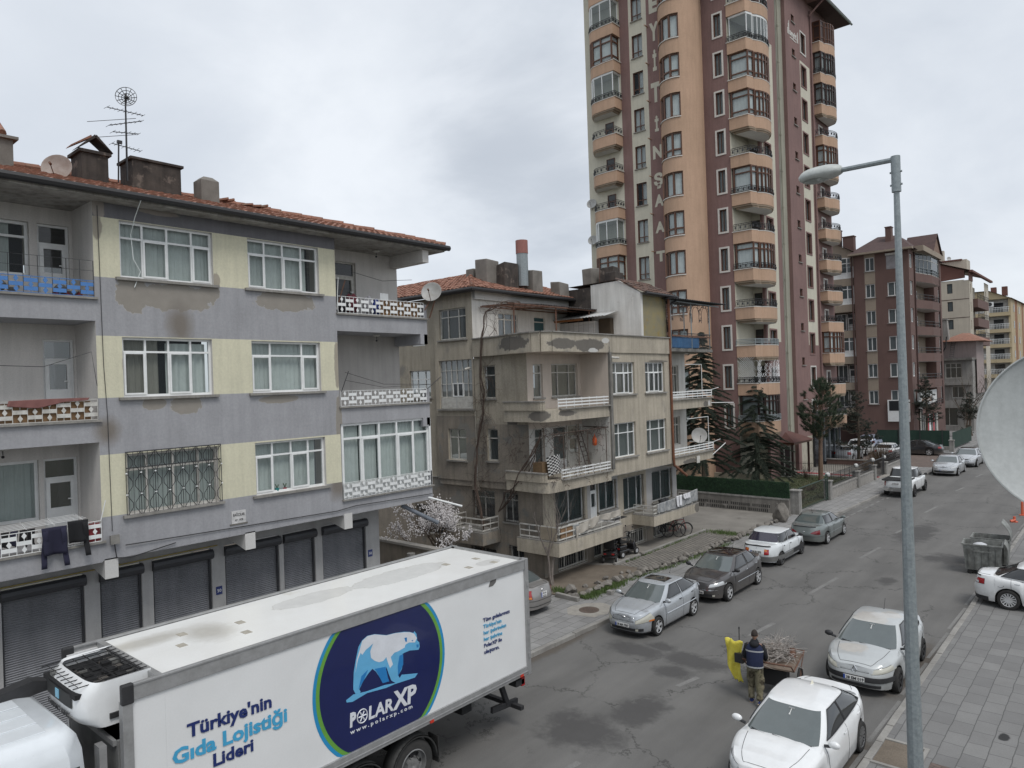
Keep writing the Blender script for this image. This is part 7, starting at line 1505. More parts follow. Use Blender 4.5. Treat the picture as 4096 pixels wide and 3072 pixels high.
c.sidewin([(.75,-.28,-.26,.2),(-.38,-1.15,-1.0,-.34),(-1.2,-1.5,-1.2,-1.08)],t1=.92);c.doors([.88,-.33,-1.25],handle=M_chrome);c.mirrors(M_trim);c.lamps(.42,.8,.60,.70,1.55,M_lamp,zo=(.68,.82));c.strip('grille',.38,.60,.70,M_trim,bars=3,bmat=M_trim);c.strip('bumper_intake',.62,.26,.34,M_trim);c.strip('bumper_band',.84,.40,.53,M_trim,off=.018);c.badge(.66,'diamond',size=.10);c.plate('38 EM 019',.46,w=.5);c.bonnet();c.wipers();c.cowl();c.interior();c.antenna('whip',-.75);c.bootlid();c.lamps(.55,.8,.78,.98,-1.95,M_tail,rear=True)
c=Car('car','large white saloon in the right foreground with a pale roof fin and dark side windows',(-5.54,15.2,0),SOUTH,4.43,1.75,1.46,2.65,.86,((-2.22,.95),(-2.0,1.08),(-1.3,1.05),(-.4,.99),(.85,.96),(1.2,.97),(1.8,.86),(2.1,.75),(2.22,.68)),(1.2,.32,-1.0,-1.78),white,.32,rim=pm('grey_alloy',(.2,.2,.2),.4,metal=.4),ns=14,roofw=.68,gb=.8)
c.sidewin([(.72,-.30,-.28,.16),(-.34,-1.42,-1.05,-.32)],t1=.93);c.doors([.88,-.33,-1.25]);c.mirrors();c.lamps(.5,.8,.60,.72,1.5,M_lampc,zo=(.66,.84));c.strip('grille',.5,.60,.68,M_trim,bars=1,frame=1);c.badge(.68,'chevrons',size=.07);c.strip('bumper_intake',.6,.27,.38,M_trim);c.plate('38 AC 512' if False else '',.44)if False else None;c.bonnet();c.wipers();c.cowl();c.interior();c.antenna('fin',-.75);c.moulding(1.0,.6,-1.35,M_chrome,.006);c.bootlid();c.lamps(.55,.8,.80,.98,-1.9,M_tail,rear=True)
c=Car('car','white saloon parked across the right pavement beside the waste containers',(-2.22,29.55,.13),EAST,4.55,1.78,1.46,2.58,.9,((-2.27,.88),(-2.1,1.02),(-1.3,1.03),(-.4,.98),(.85,.95),(1.2,.95),(1.85,.84),(2.15,.74),(2.27,.68)),(1.15,.3,-.95,-1.7),white,.33,rim=M_rim,ns=14,roofw=.68,rg=M_sg)
c.sidewin([(.7,-.32,-.3,.14),(-.4,-1.4,-.98,-.36)]);c.doors([.85,-.36,-1.12],handle=M_chrome);c.mirrors();c.lamps(.5,.8,.74,.92,-1.9,M_tail,rear=True,split=[(.25,.6,.1,.5)]);c.strip('bumper_lower',.8,.2,.34,M_trim,rear=True,off=.01);c.strip('spoiler',.7,.99,1.03,M_trim,rear=True,off=.02);c.moulding(.97,.6,-1.4,M_chrome,.007);c.bootlid()
m=MB()
for sd_ in(-1,):P_=[c.SZ(c.thx(-1.42+.1*math.cos(t*PI/8)),.80+.08*math.sin(t*PI/8),.004,sd_)for t in range(17)];m.tube(P_,.004,4)
m.build('fuel_flap',M_seam,c.t)
c=Car('car','brownish silver saloon seen from behind at the end of the lorry, plate ending 9539',(-17.95,19.45,.12),WEST,4.26,1.68,1.40,2.44,.85,((-2.13,.92),(-1.9,.98),(-1.2,.98),(-.4,.95),(.85,.92),(1.1,.92),(1.75,.82),(2.05,.72),(2.13,.66)),(1.1,.28,-.95,-1.62),gr2,.29,ns=5,roofw=.68,rg=shield('rear_glass3',(.09,.105,.105)))
c.sidewin([(.62,-.32,-.30,.12),(-.42,-1.3,-.98,-.36)]);c.doors([.80,-.38,-1.22]);c.mirrors();c.lamps(.56,.8,.62,.90,-1.78,M_tail,rear=True,amber=(.05,.6,.02,.28),split=[(.62,.9,.05,.3)]);c.badge(.86,'oval',rear=True,size=.055);c.plate('',.70,rear=True,w=.30,h=.19,two=('38 HA','9539'));c.strip('bumper_crease',.8,.34,.36,M_seam,rear=True);c.strip('reflector',.5,.30,.34,M_tail,rear=True)if False else None;c.strip('bumper_step',.8,.535,.55,M_seam,rear=True);c.bootlid()
c=Car('pickup_truck','white double cab pickup with chrome rear bumper, parked half behind the lamp post',(-12.0,53.75,0),NORTH,5.2,1.84,1.80,3.05,.92,((-2.6,1.12),(-.95,1.12),(-.5,1.13),(.95,1.12),(1.5,1.1),(2.4,1.02),(2.6,.86)),(1.45,.75,-.55,-.85),white,.38,sill=.42,cat='pickup',ns=6,roofw=.74,rim=M_rimd,rg=M_sg,bump=(.01,.005))
c.sidewin([(1.05,.3,.3,.72),(.2,-.72,-.5,.24)],t1=.92);c.doors([1.15,.25,-.75],handle=M_white);c.mirrors(M_trim);c.lamps(.72,.8,.78,1.05,-2.45,M_tail,rear=True,zo=(.76,1.07));c.plate('06 CRC 476',.60,rear=True,w=.5);c.strip('step_bumper',.82,.44,.66,M_chrome,rear=True,off=.09);c.strip('plate_recess',.38,.5,.68,M_trim,rear=True,off=.0)
m=MB();m.box(-2.5,-.98,-.72,.72,1.15,1.165);m.build('load_bed',M_under,c.t)  # flat dark sheet painted for the shade inside the recessed bed
m=MB();m.box(-2.56,-.95,-.8,-.7,1.13,1.2);m.box(-2.56,-.95,.7,.8,1.13,1.2);m.box(-2.6,-2.5,-.8,.8,1.12,1.19);m.build('bed_rail',[M_trim],c.t)
m=MB();m.box(-2.64,-2.61,-.2,.2,.9,.98);m.build('tailgate_handle',M_chrome,c.t)
BELT=((-2.3,.92),(-2.05,1.03),(-1.3,1.02),(-.4,.98),(.85,.95),(1.2,.95),(1.85,.85),(2.15,.74),(2.3,.66));GHX=(1.2,.35,-1.0,-1.75)
c=Car('car','silver saloon with diamond badge parked beyond the pickup, nearer of two silver cars',(-11.45,65.6,0),SOUTH,4.62,1.8,1.47,2.7,.9,BELT,GHX,sil3,.32,ns=8)
c.sidewin([(.72,-.3,-.28,.2),(-.4,-1.4,-1.0,-.36)]);c.doors([.88,-.35,-1.25]);c.mirrors();c.lamps(.5,.8,.60,.72,1.5,M_lampc,zo=(.66,.84));c.strip('grille',.35,.66,.70,M_trim);c.strip('bumper_intake',.72,.30,.44,M_trim);c.badge(.74,'diamond',size=.08);c.plate('38 ADR 535',.48);c.fog(.7,.36);c.bonnet()
c=Car('car','silver saloon with black roof panel, farther of two silver cars beyond the pickup',(-11.15,72.1,0),SOUTH,4.86,1.86,1.47,2.84,.9,tuple((a*1.055,b)for a,b in BELT),(1.25,.35,-1.15,-1.9),sil3,.33,ns=8)
c.sidewin([(.72,-.3,-.28,.2),(-.4,-1.5,-1.1,-.36)]);c.doors([.88,-.35,-1.3]);c.mirrors();c.lamps(.5,.8,.62,.74,1.75,M_lampc,zo=(.66,.80));c.strip('grille',.45,.52,.72,M_trim,bars=4);c.strip('bumper_intake',.78,.26,.36,M_trim);c.plate('38 ABS 190',.42);c.bonnet()
m=MB();m.grid(lambda a,b:c.roofpt(.26-1.25*a,-.86+1.72*b),12,8);m.build('glass_roof',MATS['roof_glass2'],c.t,smooth=True)
c=Car('car','black saloon with chrome window line parked side-on in front of the green fence',(-16.65,79.1,0),WEST,4.9,1.86,1.46,2.95,.85,tuple((a*1.06,b)for a,b in BELT),(1.25,.3,-1.1,-1.95),black,.34,ns=5,rim=flat('bright_alloy',(.6,.6,.6),.3,metal=.3))
c.sidewin([(.72,-.3,-.28,.15),(-.4,-1.6,-1.15,-.36)]);c.doors([.88,-.35,-1.35],handle=M_chrome);c.mirrors();c.lamps(.5,.8,.72,.88,-2.1,M_tail,rear=True);c.moulding(.985,.7,-1.6,M_chrome,.012)
c=Car('car','silver saloon facing away with red tail lamps behind the iron railings and pine',(-20.6,71.2,.1),NORTH,4.5,1.75,1.42,2.65,.88,BELT,(1.3,.4,-1.0,-1.8),sil3,.31,ns=8,rg=M_sg)
c.sidewin([(.72,-.3,-.28,.2),(-.4,-1.4,-1.0,-.36)]);c.doors([.88,-.35,-1.25]);c.lamps(.55,.8,.68,.92,-1.8,M_tail,rear=True);c.plate('38 BC 811' if False else '38',.6,rear=True)if False else None
c=Car('car','white hatchback in the car park just beyond the silver saloon facing away',(-21.0,76.8,.1),NORTH,4.2,1.8,1.58,2.6,.8,tuple((a*.92,b+.04)for a,b in BELT),(1.2,.4,-1.6,-2.0),white,.33,ns=8,rg=M_sg);c.sidewin([(.72,-.3,-.28,.2),(-.4,-1.4,-1.3,-.36)]);c.doors([.8,-.35,-1.2]);c.lamps(.6,.8,.8,1.0,-1.7,M_tail,rear=True)
c=Car('car','blue tinted white hatchback at the back of the car park, roof just showing',(-21.4,82.0,.1),NORTH,4.2,1.8,1.62,2.6,.8,tuple((a*.92,b+.04)for a,b in BELT),(1.2,.4,-1.6,-2.0),paint('pale_blue_paint',(.42,.47,.6)),.33,ns=8,rg=M_sg);c.sidewin([(.72,-.3,-.28,.2),(-.4,-1.4,-1.3,-.36)]);c.doors([.8,-.35,-1.2]);c.lamps(.6,.8,.8,1.0,-1.7,M_tail,rear=True)
c=Car('car','white saloon in the car park hidden behind the brown bush and dark pine',(-17.9,74.2,.1),NORTH,4.5,1.78,1.46,2.65,.88,BELT,(1.3,.4,-1.0,-1.8),white,.32,ns=8,rg=M_sg);c.sidewin([(.72,-.3,-.28,.2),(-.4,-1.4,-1.0,-.36)]);c.doors([.88,-.35,-1.25]);c.lamps(.55,.8,.7,.92,-1.8,M_tail,rear=True)
# ================================================================ refrigerated lorry
TK=thing('refrigerated_lorry','white refrigerated lorry with a round polar bear emblem on its side in the foreground','lorry',(-12.3,8.5,0))
M_gel=pm('white_panel_gel',(.74,.745,.74),.22,c2=(.70,.705,.70),scale=1.2,fvar=.02,coat=.3);M_top=pm('white_roof_panel',(.80,.80,.78),.3,c2=(.76,.755,.73),scale=1.5,fvar=.03,coat=.2,c3=(.60,.57,.50),t3=(.66,.8))
M_alu=pm('aluminium',(.40,.40,.40),.38,c2=(.32,.32,.315),scale=6,metal=.45,fvar=.05)
def tq(x,y,z,rx,ry,rz):return(x+12.3,y-8.5,z,rx,ry,rz)
patches(M_top,[tq(-12.6,10.4,4,.45,1.3,1),tq(-12.7,8.2,4,.35,.9,1),tq(-11.7,12.3,4,.2,.35,1)],(.76,.755,.73),wob=.35,edge=.03,nscale=4,rim=(.38,.36,.31))
patches(M_top,[tq(-12.9,5.0,4,.25,.8,1),tq(-12.5,5.9,4,.5,.35,1)],(.62,.6,.55),wob=.6,edge=.5,nscale=5)
FT=FX(-11.1);X0,X1,Y0,Y1,ZB,ZT2=-13.56,-11.1,4.55,12.88,1.38,4.0
m=MB();m.box(X0,X1,Y0,Y1,ZB,ZT2-.04);m.box(X1-.06,X1,3.98,Y0-.001,ZB,ZT2-.06);m.box(X0,X0+.06,3.98,Y0-.001,ZB,ZT2-.06);m.build('body',M_gel,TK,world=True)
m=MB();m.box(X0+.03,X1-.03,Y0,Y1,ZT2-.039,ZT2);ro=m.build('roof',M_top,TK,world=True)
m=MB()
for(x,y)in((-12.75,5.55),(-12.2,5.3),(-12.5,6.5),(-11.9,6.3),(-12.4,11.6),(-11.75,11.7),(-12.2,12.4),(-11.6,12.4)):m.box(x-.09,x+.09,y-.07,y+.07,ZT2,ZT2+.006)
m.build('roof_patch',pm('tape',(.42,.39,.33),.8,scale=10),ro,world=True)
m=MB();s_=X1
m.box(s_,s_+.035,3.95,Y1,ZT2-.20,ZT2+.01);m.box(s_-.03,s_+.05,3.95,Y1+.02,ZT2+.01,ZT2+.045);m.box(X0-.035,X0,3.95,Y1,ZT2-.2,ZT2+.01);m.box(X0-.05,X0+.03,3.95,Y1+.02,ZT2+.01,ZT2+.045)
m.box(s_,s_+.04,3.95,Y1,ZB-.06,ZB+.13);m.box(s_+.04,s_+.055,3.95,Y1,ZB+.0,ZB+.03);m.box(s_-.1,s_+.045,3.94,4.08,ZB+.13,ZT2-.2);m.box(s_-.12,s_+.05,Y1,Y1+.12,ZB-.08,ZT2+.05);m.box(X0-.05,X0+.12,Y1,Y1+.12,ZB-.08,ZT2+.05)
m.box(X0,X1,Y1,Y1+.06,ZT2-.12,ZT2+.055);m.box(X0,X1,Y0-.1,Y0,ZT2-.1,ZT2+.03)
m.build('side_rail',M_alu,TK,world=True,bev=.006)
m=MB();m.box(s_-.04,s_+.06,3.93,4.1,ZT2-.23,ZT2+.06);m.box(X0-.06,X0+.04,3.93,4.1,ZT2-.23,ZT2+.06);m.build('corner_cap',M_trim,TK,world=True,bev=.02)
m=MB();m.box(X0+.1,X1-.1,Y1+.005,Y1+.08,ZB+.02,ZT2-.1);rd=m.build('rear_door',M_gel,TK,world=True)
m=MB();[m.tube([(x,Y1+.11,ZB),(x,Y1+.11,ZT2-.1)],.02,6)for x in(-13.0,-12.5,-12.1,-11.6)];[m.box(X1-.02,X1+.07,Y1+.02,Y1+.1,z,z+.12)for z in(1.7,2.5,3.4)];m.build('door_bar',M_alu,rd,world=True)
def disc_clip(r,off,mat,name,par):
 yc,zc,z0,z1=8.66,2.69,ZB+.135,ZT2-.205;P=[]
 for i in range(97):
  a=2*PI*i/96;P.append((yc+r*math.cos(a),min(z1,max(z0,zc+r*math.sin(a)))))
 m=MB();k=[FT(y,z,off)for y,z in P[:-1]];m.add([FT(yc,zc,off)]+k,[(0,i+1,(i+1)%96+1)for i in range(96)]);return m.build(name,mat,par,world=True)
em=disc_clip(1.60,.004,flat('emblem_blue',(.02,.26,.52),.35,coat=.3),'side_emblem',TK)
disc_clip(1.535,.006,flat('emblem_green',(.13,.34,.05),.35,coat=.3),'green_ring',em);disc_clip(1.46,.008,flat('emblem_navy',(.008,.014,.085),.3,coat=.3),'navy_disc',em)
def shape(pts,mat,name,off,par):
 cu=bpy.data.curves.new(name,'CURVE');cu.dimensions='2D';cu.fill_mode='BOTH';sp=cu.splines.new('POLY');sp.points.add(len(pts)-1)
 for q,(y,z)in zip(sp.points,pts):q.co=(y,z,0,1)
 sp.use_cyclic_u=True;to=bpy.data.objects.new('tmp',cu);col.objects.link(to);dg=bpy.context.evaluated_depsgraph_get();me=bpy.data.meshes.new_from_object(to.evaluated_get(dg));bpy.data.objects.remove(to)
 Mx=MW[TK.name].inverted()
 for q in me.vertices:q.co=Mx@FT(q.co.x,q.co.y,off)
 me.materials.clear();me.materials.append(mat);o=bpy.data.objects.new(name,me);col.objects.link(o);o.parent=par;return o
sil=[(7.929,2.712),(7.949,2.964),(8.016,3.216),(8.073,3.39),(8.161,3.488),(8.282,3.536),(8.454,3.52),(8.733,3.421),(8.95,3.402),(9.172,3.363),(9.322,3.317),(9.417,3.27),(9.445,3.298),(9.493,3.234),(9.508,3.141),(9.506,3.097),(9.562,3.036),(9.57,2.944),(9.537,2.895),(9.421,2.921),(9.307,2.949),(9.192,2.946),(9.117,2.94),(9.128,2.756),(9.085,2.639),(8.996,2.553),(9.058,2.431),(9.038,2.403),(8.928,2.423),(8.821,2.51),(8.756,2.674),(8.708,2.818),(8.681,2.613),(8.751,2.556),(8.767,2.514),(8.607,2.531),(8.541,2.66),(8.459,2.799),(8.375,2.882),(8.27,2.819),(8.164,2.729),(8.058,2.6),(8.089,2.548),(8.072,2.527),(7.972,2.547),(7.927,2.645)]
wh=[(7.981,2.926),(8.023,3.159),(8.086,3.304),(8.16,3.474),(8.281,3.531),(8.453,3.515),(8.733,3.416),(8.95,3.397),(9.172,3.354),(9.322,3.312),(9.435,3.25),(9.5,3.143),(9.447,3.07),(9.295,3.114),(9.199,3.099),(9.178,3.047),(9.008,3.025),(8.916,3.024),(8.822,2.967),(8.87,2.809),(8.796,2.761),(8.731,2.938),(8.715,3.0),(8.642,2.952),(8.536,2.957),(8.433,3.017),(8.35,3.099),(8.338,3.228),(8.412,3.359),(8.324,3.315),(8.237,3.286),(8.15,3.216),(8.118,3.267),(8.046,3.152)]
ice=[(7.758,2.501),(7.923,2.551),(8.206,2.508),(8.658,2.479),(8.946,2.425),(9.081,2.539),(9.497,2.433),(9.416,2.371),(8.891,2.415),(8.691,2.412),(8.238,2.469),(7.901,2.423),(7.772,2.455)]
lb=flat('bear_light_blue',(.13,.42,.68),.35);mbl=flat('bear_mid_blue',(.02,.2,.50),.35);bw=flat('bear_white',(.68,.70,.74),.35)
shape(sil,lb,'bear_outline',.0105,em);shape(ice,lb,'ice_floe',.011,em);shape(wh,bw,'bear_back',.0125,em)
for p in([(8.427,2.865),(8.69,2.823),(8.735,2.596),(8.767,2.514),(8.607,2.531),(8.541,2.66),(8.476,2.793)],[(9.135,2.929),(9.126,2.728),(8.988,2.541),(8.989,2.742),(9.041,2.928)],[(8.041,2.606),(8.117,2.827),(8.273,2.901),(8.164,2.729)],[(9.178,3.24),(9.242,3.232),(9.239,3.145),(9.201,3.156)],[(9.483,3.015),(9.542,3.006),(9.539,2.954),(9.492,2.953)],[(9.36,3.14),(9.41,3.13),(9.38,3.11)]):shape(p,mbl,'bear_shading',.014,em)
def slant_text(s,y,z,h,mat,wd,rise=0.,**k):
 F_=Frame((-11.1,0,0),Vector((0,1,rise/wd)),(0,0,1),(1,0,0));F_.o=Vector((-11.1,y,z));return text(TK,s,F_,0,0,h,mat,.012,wd,'LEFT',**k)
slant_text("P",7.82,1.985,.24,bw,.15,-.0,bold=.08,shear=.1);m=MB();m.tube([FT(8.105+.115*math.cos(t*PI/12),2.085+.125*math.sin(t*PI/12),.016)for t in range(25)],.012,4,caps=False)
for t in range(6):m.tube([FT(8.105,2.085,.016),FT(8.105+.09*math.cos(t*PI/3),2.085+.095*math.sin(t*PI/3),.016)],.014,4)
m.build('lettering',bw,em,world=True)
slant_text("LAR",8.235,1.965,.245,bw,.60,-.03,bold=.04,shear=.1);slant_text("XP",8.86,1.93,.345,bw,.63,-.025,bold=.05,shear=.1)
slant_text("www.polarxp.com",7.83,1.845,.075,bw,1.5,-.05,bold=.03,spacing=1.5)
nv=flat('sign_navy',(.015,.03,.14),.4);tb_=flat('sign_blue',(.06,.36,.60),.4)
slant_text("Türkiye'nin",4.86,2.95,.21,nv,1.42,-.03,bold=.045);slant_text("Gıda Lojistiği",4.62,2.625,.23,tb_,1.93,-.045,bold=.045);slant_text("Lideri",5.235,2.345,.20,nv,.68,-.015,bold=.045)
for i,(s,wd,mt_)in enumerate((("Tüm gıdalarınızı",.89,nv),("Türkiye'nin",.60,tb_),("her şehrinden",.75,tb_),("her şehrine",.61,tb_),("PolarXP ile",.59,nv),("ulaştırın.",.50,nv))):slant_text(s,11.44,2.935-i*.142,.085,mt_,wd,-.02,bold=.03)
m=MB();m.poly([FT(11.66,3.66,.004),FT(11.72,3.78,.004),FT(11.93,3.84,.004),FT(11.9,3.72,.004),FT(11.8,3.66,.004)],(.004,0,0));m.build('leaf_mark',flat('grey_mark',(.13,.125,.12),.5),TK,world=True)
m=MB();[m.fbox(FT,y,y+.1,1.33,1.39,.04,.06)for y in(6.0,9.75,12.6)];m.build('side_marker',flat('red_marker',(.55,.04,.02),.3),TK,world=True)
ru=MB()
def rr_(z,f,xa=-13.05,xb=-11.45,yb=4.5):
 P=[(xa,yb)];
 for i in range(17):a=PI+PI*i/16;P.append(((xa+xb)/2+(xb-xa)/2*math.copysign(abs(math.cos(a))**.45,math.cos(a)),3.95-.45*f*abs(math.sin(a))**.55))
 return[Vector((x,y,z))for x,y in P]+[Vector((xb,yb,z))]
hs=[(3.40,.55),(3.48,.85),(3.6,1.0),(3.85,1.0),(3.98,.85),(4.06,.6)]
for(z0,f0),(z1,f1)in zip(hs,hs[1:]):
 a,b=rr_(z0,f0),rr_(z1,f1)
 for i in range(len(a)-1):ru.quad(a[i],a[i+1],b[i+1],b[i])
b=rr_(4.06,.6);c_=[Vector((p.x*.9+(-12.3)*.1,3.75+(p.y-3.75)*.72,4.04))for p in b]
for i in range(len(b)-1):ru.quad(b[i],b[i+1],c_[i+1],c_[i])
ru.add(rr_(3.40,.55),[tuple(range(19))]);u_=ru.build('cooling_unit',paint('unit_white',(.76,.77,.77)),TK,world=True,smooth='auto',merge=.001)
m=MB();m.box(-13.0,-11.6,3.5,4.46,3.86,3.93);rnd=random.Random(5)
for i in range(26):x,y=rnd.uniform(-12.9,-11.7),rnd.uniform(3.6,4.4);m.box(x-.08,x+.08,y-.06,y+.06,3.93,3.96+rnd.random()*.04,rnd.choice((0,1,0,2)))
for i in range(9):m.tube([(-13.0+i*.175,3.48,4.03),(-13.0+i*.175,4.5,4.05)],.008,4)
for i in range(6):m.tube([(-13.0,3.55+i*.17,4.035),(-11.6,3.55+i*.17,4.035)],.014 if i%2 else .006,4)
m.build('top_grille',[M_under,pm('coil_grey',(.2,.2,.19),.6,scale=20),pm('pipes',(.1,.09,.08),.6)],u_,world=True)
m=MB()
for i in range(13):a=PI*1.22+PI*.56*i/12;b2=PI*1.22+PI*.56*(i+1)/12 if i<12 else None
def nz_(x,z):f=1.0;return 3.95-.45*f*abs(math.sin(math.acos(max(-1,min(1,math.copysign(abs((x+12.3)/.85)**(1/.45),(x+12.3)/.85))))))**.55
m=MB();m.grid(lambda a,b:Vector((-12.85+1.1*a,nz_(-12.85+1.1*a,0)-.012,3.70+.20*b)),14,2);m.build('front_grille',pm('honeycomb',(.02,.02,.02),.6,scale=40),u_,world=True)
m=MB();m.box(-12.37,-12.23,3.475,3.486,3.74,3.87);m.build('badge',[flat('badge_blue',(.2,.45,.6),.4)],u_,world=True)
for s,x,wd in(("THERMO KING",-12.3,.95),):text(u_,s,Frame((0,3.51,0),(1,0,0),(0,0,1),(0,-1,0)),x,3.55,.075,M_black,.02,wd,bold=.05)
m=MB();m.box(-11.46,-11.42,3.9,4.1,3.5,3.58);m.build('vent',M_trim,u_,world=True)
m=MB();m.box(-13.3,-11.3,3.95,4.5,1.4,3.2);m.box(-11.5,-11.3,3.7,3.8,1.0,3.2,1);m.box(-13.3,-11.35,3.9,4.4,3.12,3.2,1);m.build('front_wall',[pm('grey_front',(.24,.24,.235),.7,scale=3),M_alu],TK,world=True)
cab=MB();W0,W1=-13.5,-11.15
def cabring(z,inset,y1):return[(W0+inset,-1.5),(W1-inset,-1.5),(W1-inset,y1-.22),(W1-inset-.2,y1),(W0+inset+.2,y1),(W0+inset,y1-.22)]
for(z0,i0,y0_),(z1,i1,y1_)in zip([(.9,0,3.05),(2.6,0,3.08),(3.0,.02,3.05),(3.2,.08,3.0),(3.3,.17,2.93)],[(2.6,0,3.08),(3.0,.02,3.05),(3.2,.08,3.0),(3.3,.17,2.93),(3.34,.3,2.85)]):
 a=cabring(z0,i0,y0_);b=cabring(z1,i1,y1_)
 for i in range(6):cab.quad((*a[i],z0),(*a[(i+1)%6],z0),(*b[(i+1)%6],z1),(*b[i],z1))
cab.add([(*p,3.34)for p in cabring(3.34,.3,2.85)],[tuple(range(6))]);cab.v=[v+Vector((0,.45,.27))for v in cab.v];cb=cab.build('cab',paint('cab_white',(.72,.755,.78)),TK,world=True,smooth='auto',merge=.001)
m=MB();[m.box(-13.1+i*.42,-12.75+i*.42,2.2,3.1,3.61,3.622)for i in range(4)];m.build('roof_rib',MATS['cab_white'],cb,world=True,bev=.005)
m=MB();m.box(-12.9,-12.1,.9,2.0,3.612,3.66);m.build('roof_hatch',shield('hatch_glass',(.015,.016,.018)),cb,world=True,bev=.03)
m=MB();m.beam((W1+.004,-1.5,3.05),(W1+.004,3.4,3.05),.012,.13);m.build('stripe',M_trim,cb,world=True)
m=MB();m.poly([(-13.4,2.4,3.5),(-13.4,2.7,3.68),(-13.4,3.4,3.8),(-13.4,3.6,3.74),(-13.4,3.6,3.6),(-13.4,2.8,3.5)],(.25,0,0));m.build('roof_fairing',M_trim,cb,world=True)
m=MB();m.box(-12.8,-12.55,3.2,12.6,.85,1.3);m.box(-12.1,-11.85,3.2,12.6,.85,1.3);m.box(-13.3,-11.3,10.9,11.2,1.0,1.3);[m.box(-13.2,-11.3,y,y+.15,.6,1.3)for y in(8.0,9.4)]
m.build('chassis',M_under,TK,world=True)
m=MB();m.beam((-11.55,12.4,1.2),(-11.55,12.65,.55),.1,.12);m.beam((-13.1,12.4,1.2),(-13.1,12.65,.55),.1,.12);m.beam((-13.4,12.8,.5),(-11.2,12.8,.5),.12,.1);m.beam((-11.55,12.1,.6),(-11.55,13.0,.52),.08,.14);m.beam((-11.4,12.7,1.15),(-11.15,12.7,1.15),.3,.14)
m.build('rear_bar',M_trim,TK,world=True,bev=.01)
m=MB();m.box(-11.4,-11.15,12.75,12.86,1.05,1.25);m.build('tail_light',M_tail,TK,world=True)
for y in(9.45,8.1,1.2):
 for sd_,x in((1,-11.28),(-1,-13.38)):
  ax=Vector((sd_,0,0));c0=Vector((x,y,.52));r=.52;ty=MB();ty.lathe(c0,ax,[(-.3,r*.6),(-.3,r*.95),(-.26,r),(.0,r),(.03,r*.97),(.05,r*.85),(.03,r*.62)],32,caps=False)
  wo=ty.build('wheel',pm('lorry_tyre',(.028,.028,.027),.85,c2=(.045,.043,.04),scale=7),TK,world=True,smooth='auto')
  q=MB();q.lathe(c0,ax,[(.035,r*.64),(.045,r*.6),(-.05,r*.56),(-.10,r*.4),(-.02,r*.3),(.02,r*.28),(.03,r*.12),(.0,.001)],28,caps=False)
  for k in range(8):a=2*PI*k/8;q.lathe(c0+ax*-.058+Vector((0,math.cos(a),math.sin(a)))*r*.46,ax,[(0,.045),(.005,.001)],10,1)
  for k in range(10):a=2*PI*k/10;q.lathe(c0+ax*.0+Vector((0,math.cos(a),math.sin(a)))*r*.34,ax,[(-.03,.018),(.02,.016)],6,0)
  q.build('rim',[pm('steel_rim',(.27,.27,.265),.45,c2=(.16,.16,.16),scale=10,metal=.4),M_under],wo,world=True,smooth='auto')
for y in(9.45,8.1):
 m=MB();m.grid(lambda a,b:Vector((-11.5+.32*b,y+.62*math.cos(PI*(-.02+1.04*a)),.52+.62*math.sin(PI*(-.02+1.04*a)))),16,2);m.grid(lambda a,b:Vector((-11.18,y+(.62-.05*b)*math.cos(PI*a),.52+(.62-.05*b)*math.sin(PI*a))),16,1)
 o=m.build('mudguard',pm('mudguard',(.05,.05,.048),.7,scale=6),TK,world=True,smooth=True);s_2=o.modifiers.new('s','SOLIDIFY');s_2.thickness=.02
m=MB();m.box(-11.5,-11.2,10.08,10.1,.35,.9);m.build('mud_flap',M_tyre,TK,world=True)
# ================================================================ street furniture, walls, rocks
M_galv=M_steel
def lamp(loc,label,h=10.95,armdir=(-.985,.17),arm=.70):
 t=thing('street_lamp',label,'street lamp',loc)
 m=MB();n=10;m.tube([(0,0,0),(0,0,3),(0,0,h-.42)],[.112,.092,.034],n);m.build('pole',M_galv,t,smooth=False)
 m=MB();d=Vector((*armdir,0)).normalized();m.tube([(0,0,h-.45),(0,0,h)],.055,10);m.tube([Vector((0,0,h-.04)),d*arm+Vector((0,0,h-.0))],.033,8);[m.tube([Vector((-.07,0,z)),Vector((.07,0,z))],.014,5)for z in(h-.36,h-.2)];m.build('arm',M_galv,t,smooth='auto')
 hd=MB();c=d*(arm+.27)+Vector((0,0,h+.0));e=d.cross(Vector((0,0,1)))
 def hp(a,b):
  u=-1+2*a;ang=2*PI*b;w=.17*max(0,1-abs(u)**2.6)**.5*(1 if u>0 else .8+.2*(1+u));hh=.13*max(0,1-abs(u)**3)**.5
  rib=1+.035*math.cos(ang*9)*(math.sin(ang)>0)
  return c+d*(u*.31)+e*(w*math.cos(ang))+Vector((0,0,hh*math.sin(ang)*rib*(.9 if math.sin(ang)>0 else .55)))
 hd.grid(hp,18,40);ho=hd.build('lamp_head',pm('grey_lamp_shell',(.52,.54,.52),.5,c2=(.42,.44,.42),scale=6),t,smooth='auto',merge=.001)
 gl=MB();gl.grid(lambda a,b:c+d*(.06+.2*(2*a-1))+e*(.125*(2*b-1)*max(0,1-(2*a-1)**2)**.5)+Vector((0,0,-.055-.045*(1-(2*a-1)**2)*(1-(2*b-1)**2))),12,8);gl.build('lens',shield('lamp_lens',(.28,.3,.28),.15),ho,smooth=True);return t
SL=lamp((-2.22,10.0,.13),'tall galvanised street lamp in the foreground, its arm reaching left over the street',10.78)
m=MB();m.tube([(-2.28,10,2.9),(-2.28,10,3.2)],.1035,10,0,caps=False);m.build('rust_band',M_rust,None)if False else None
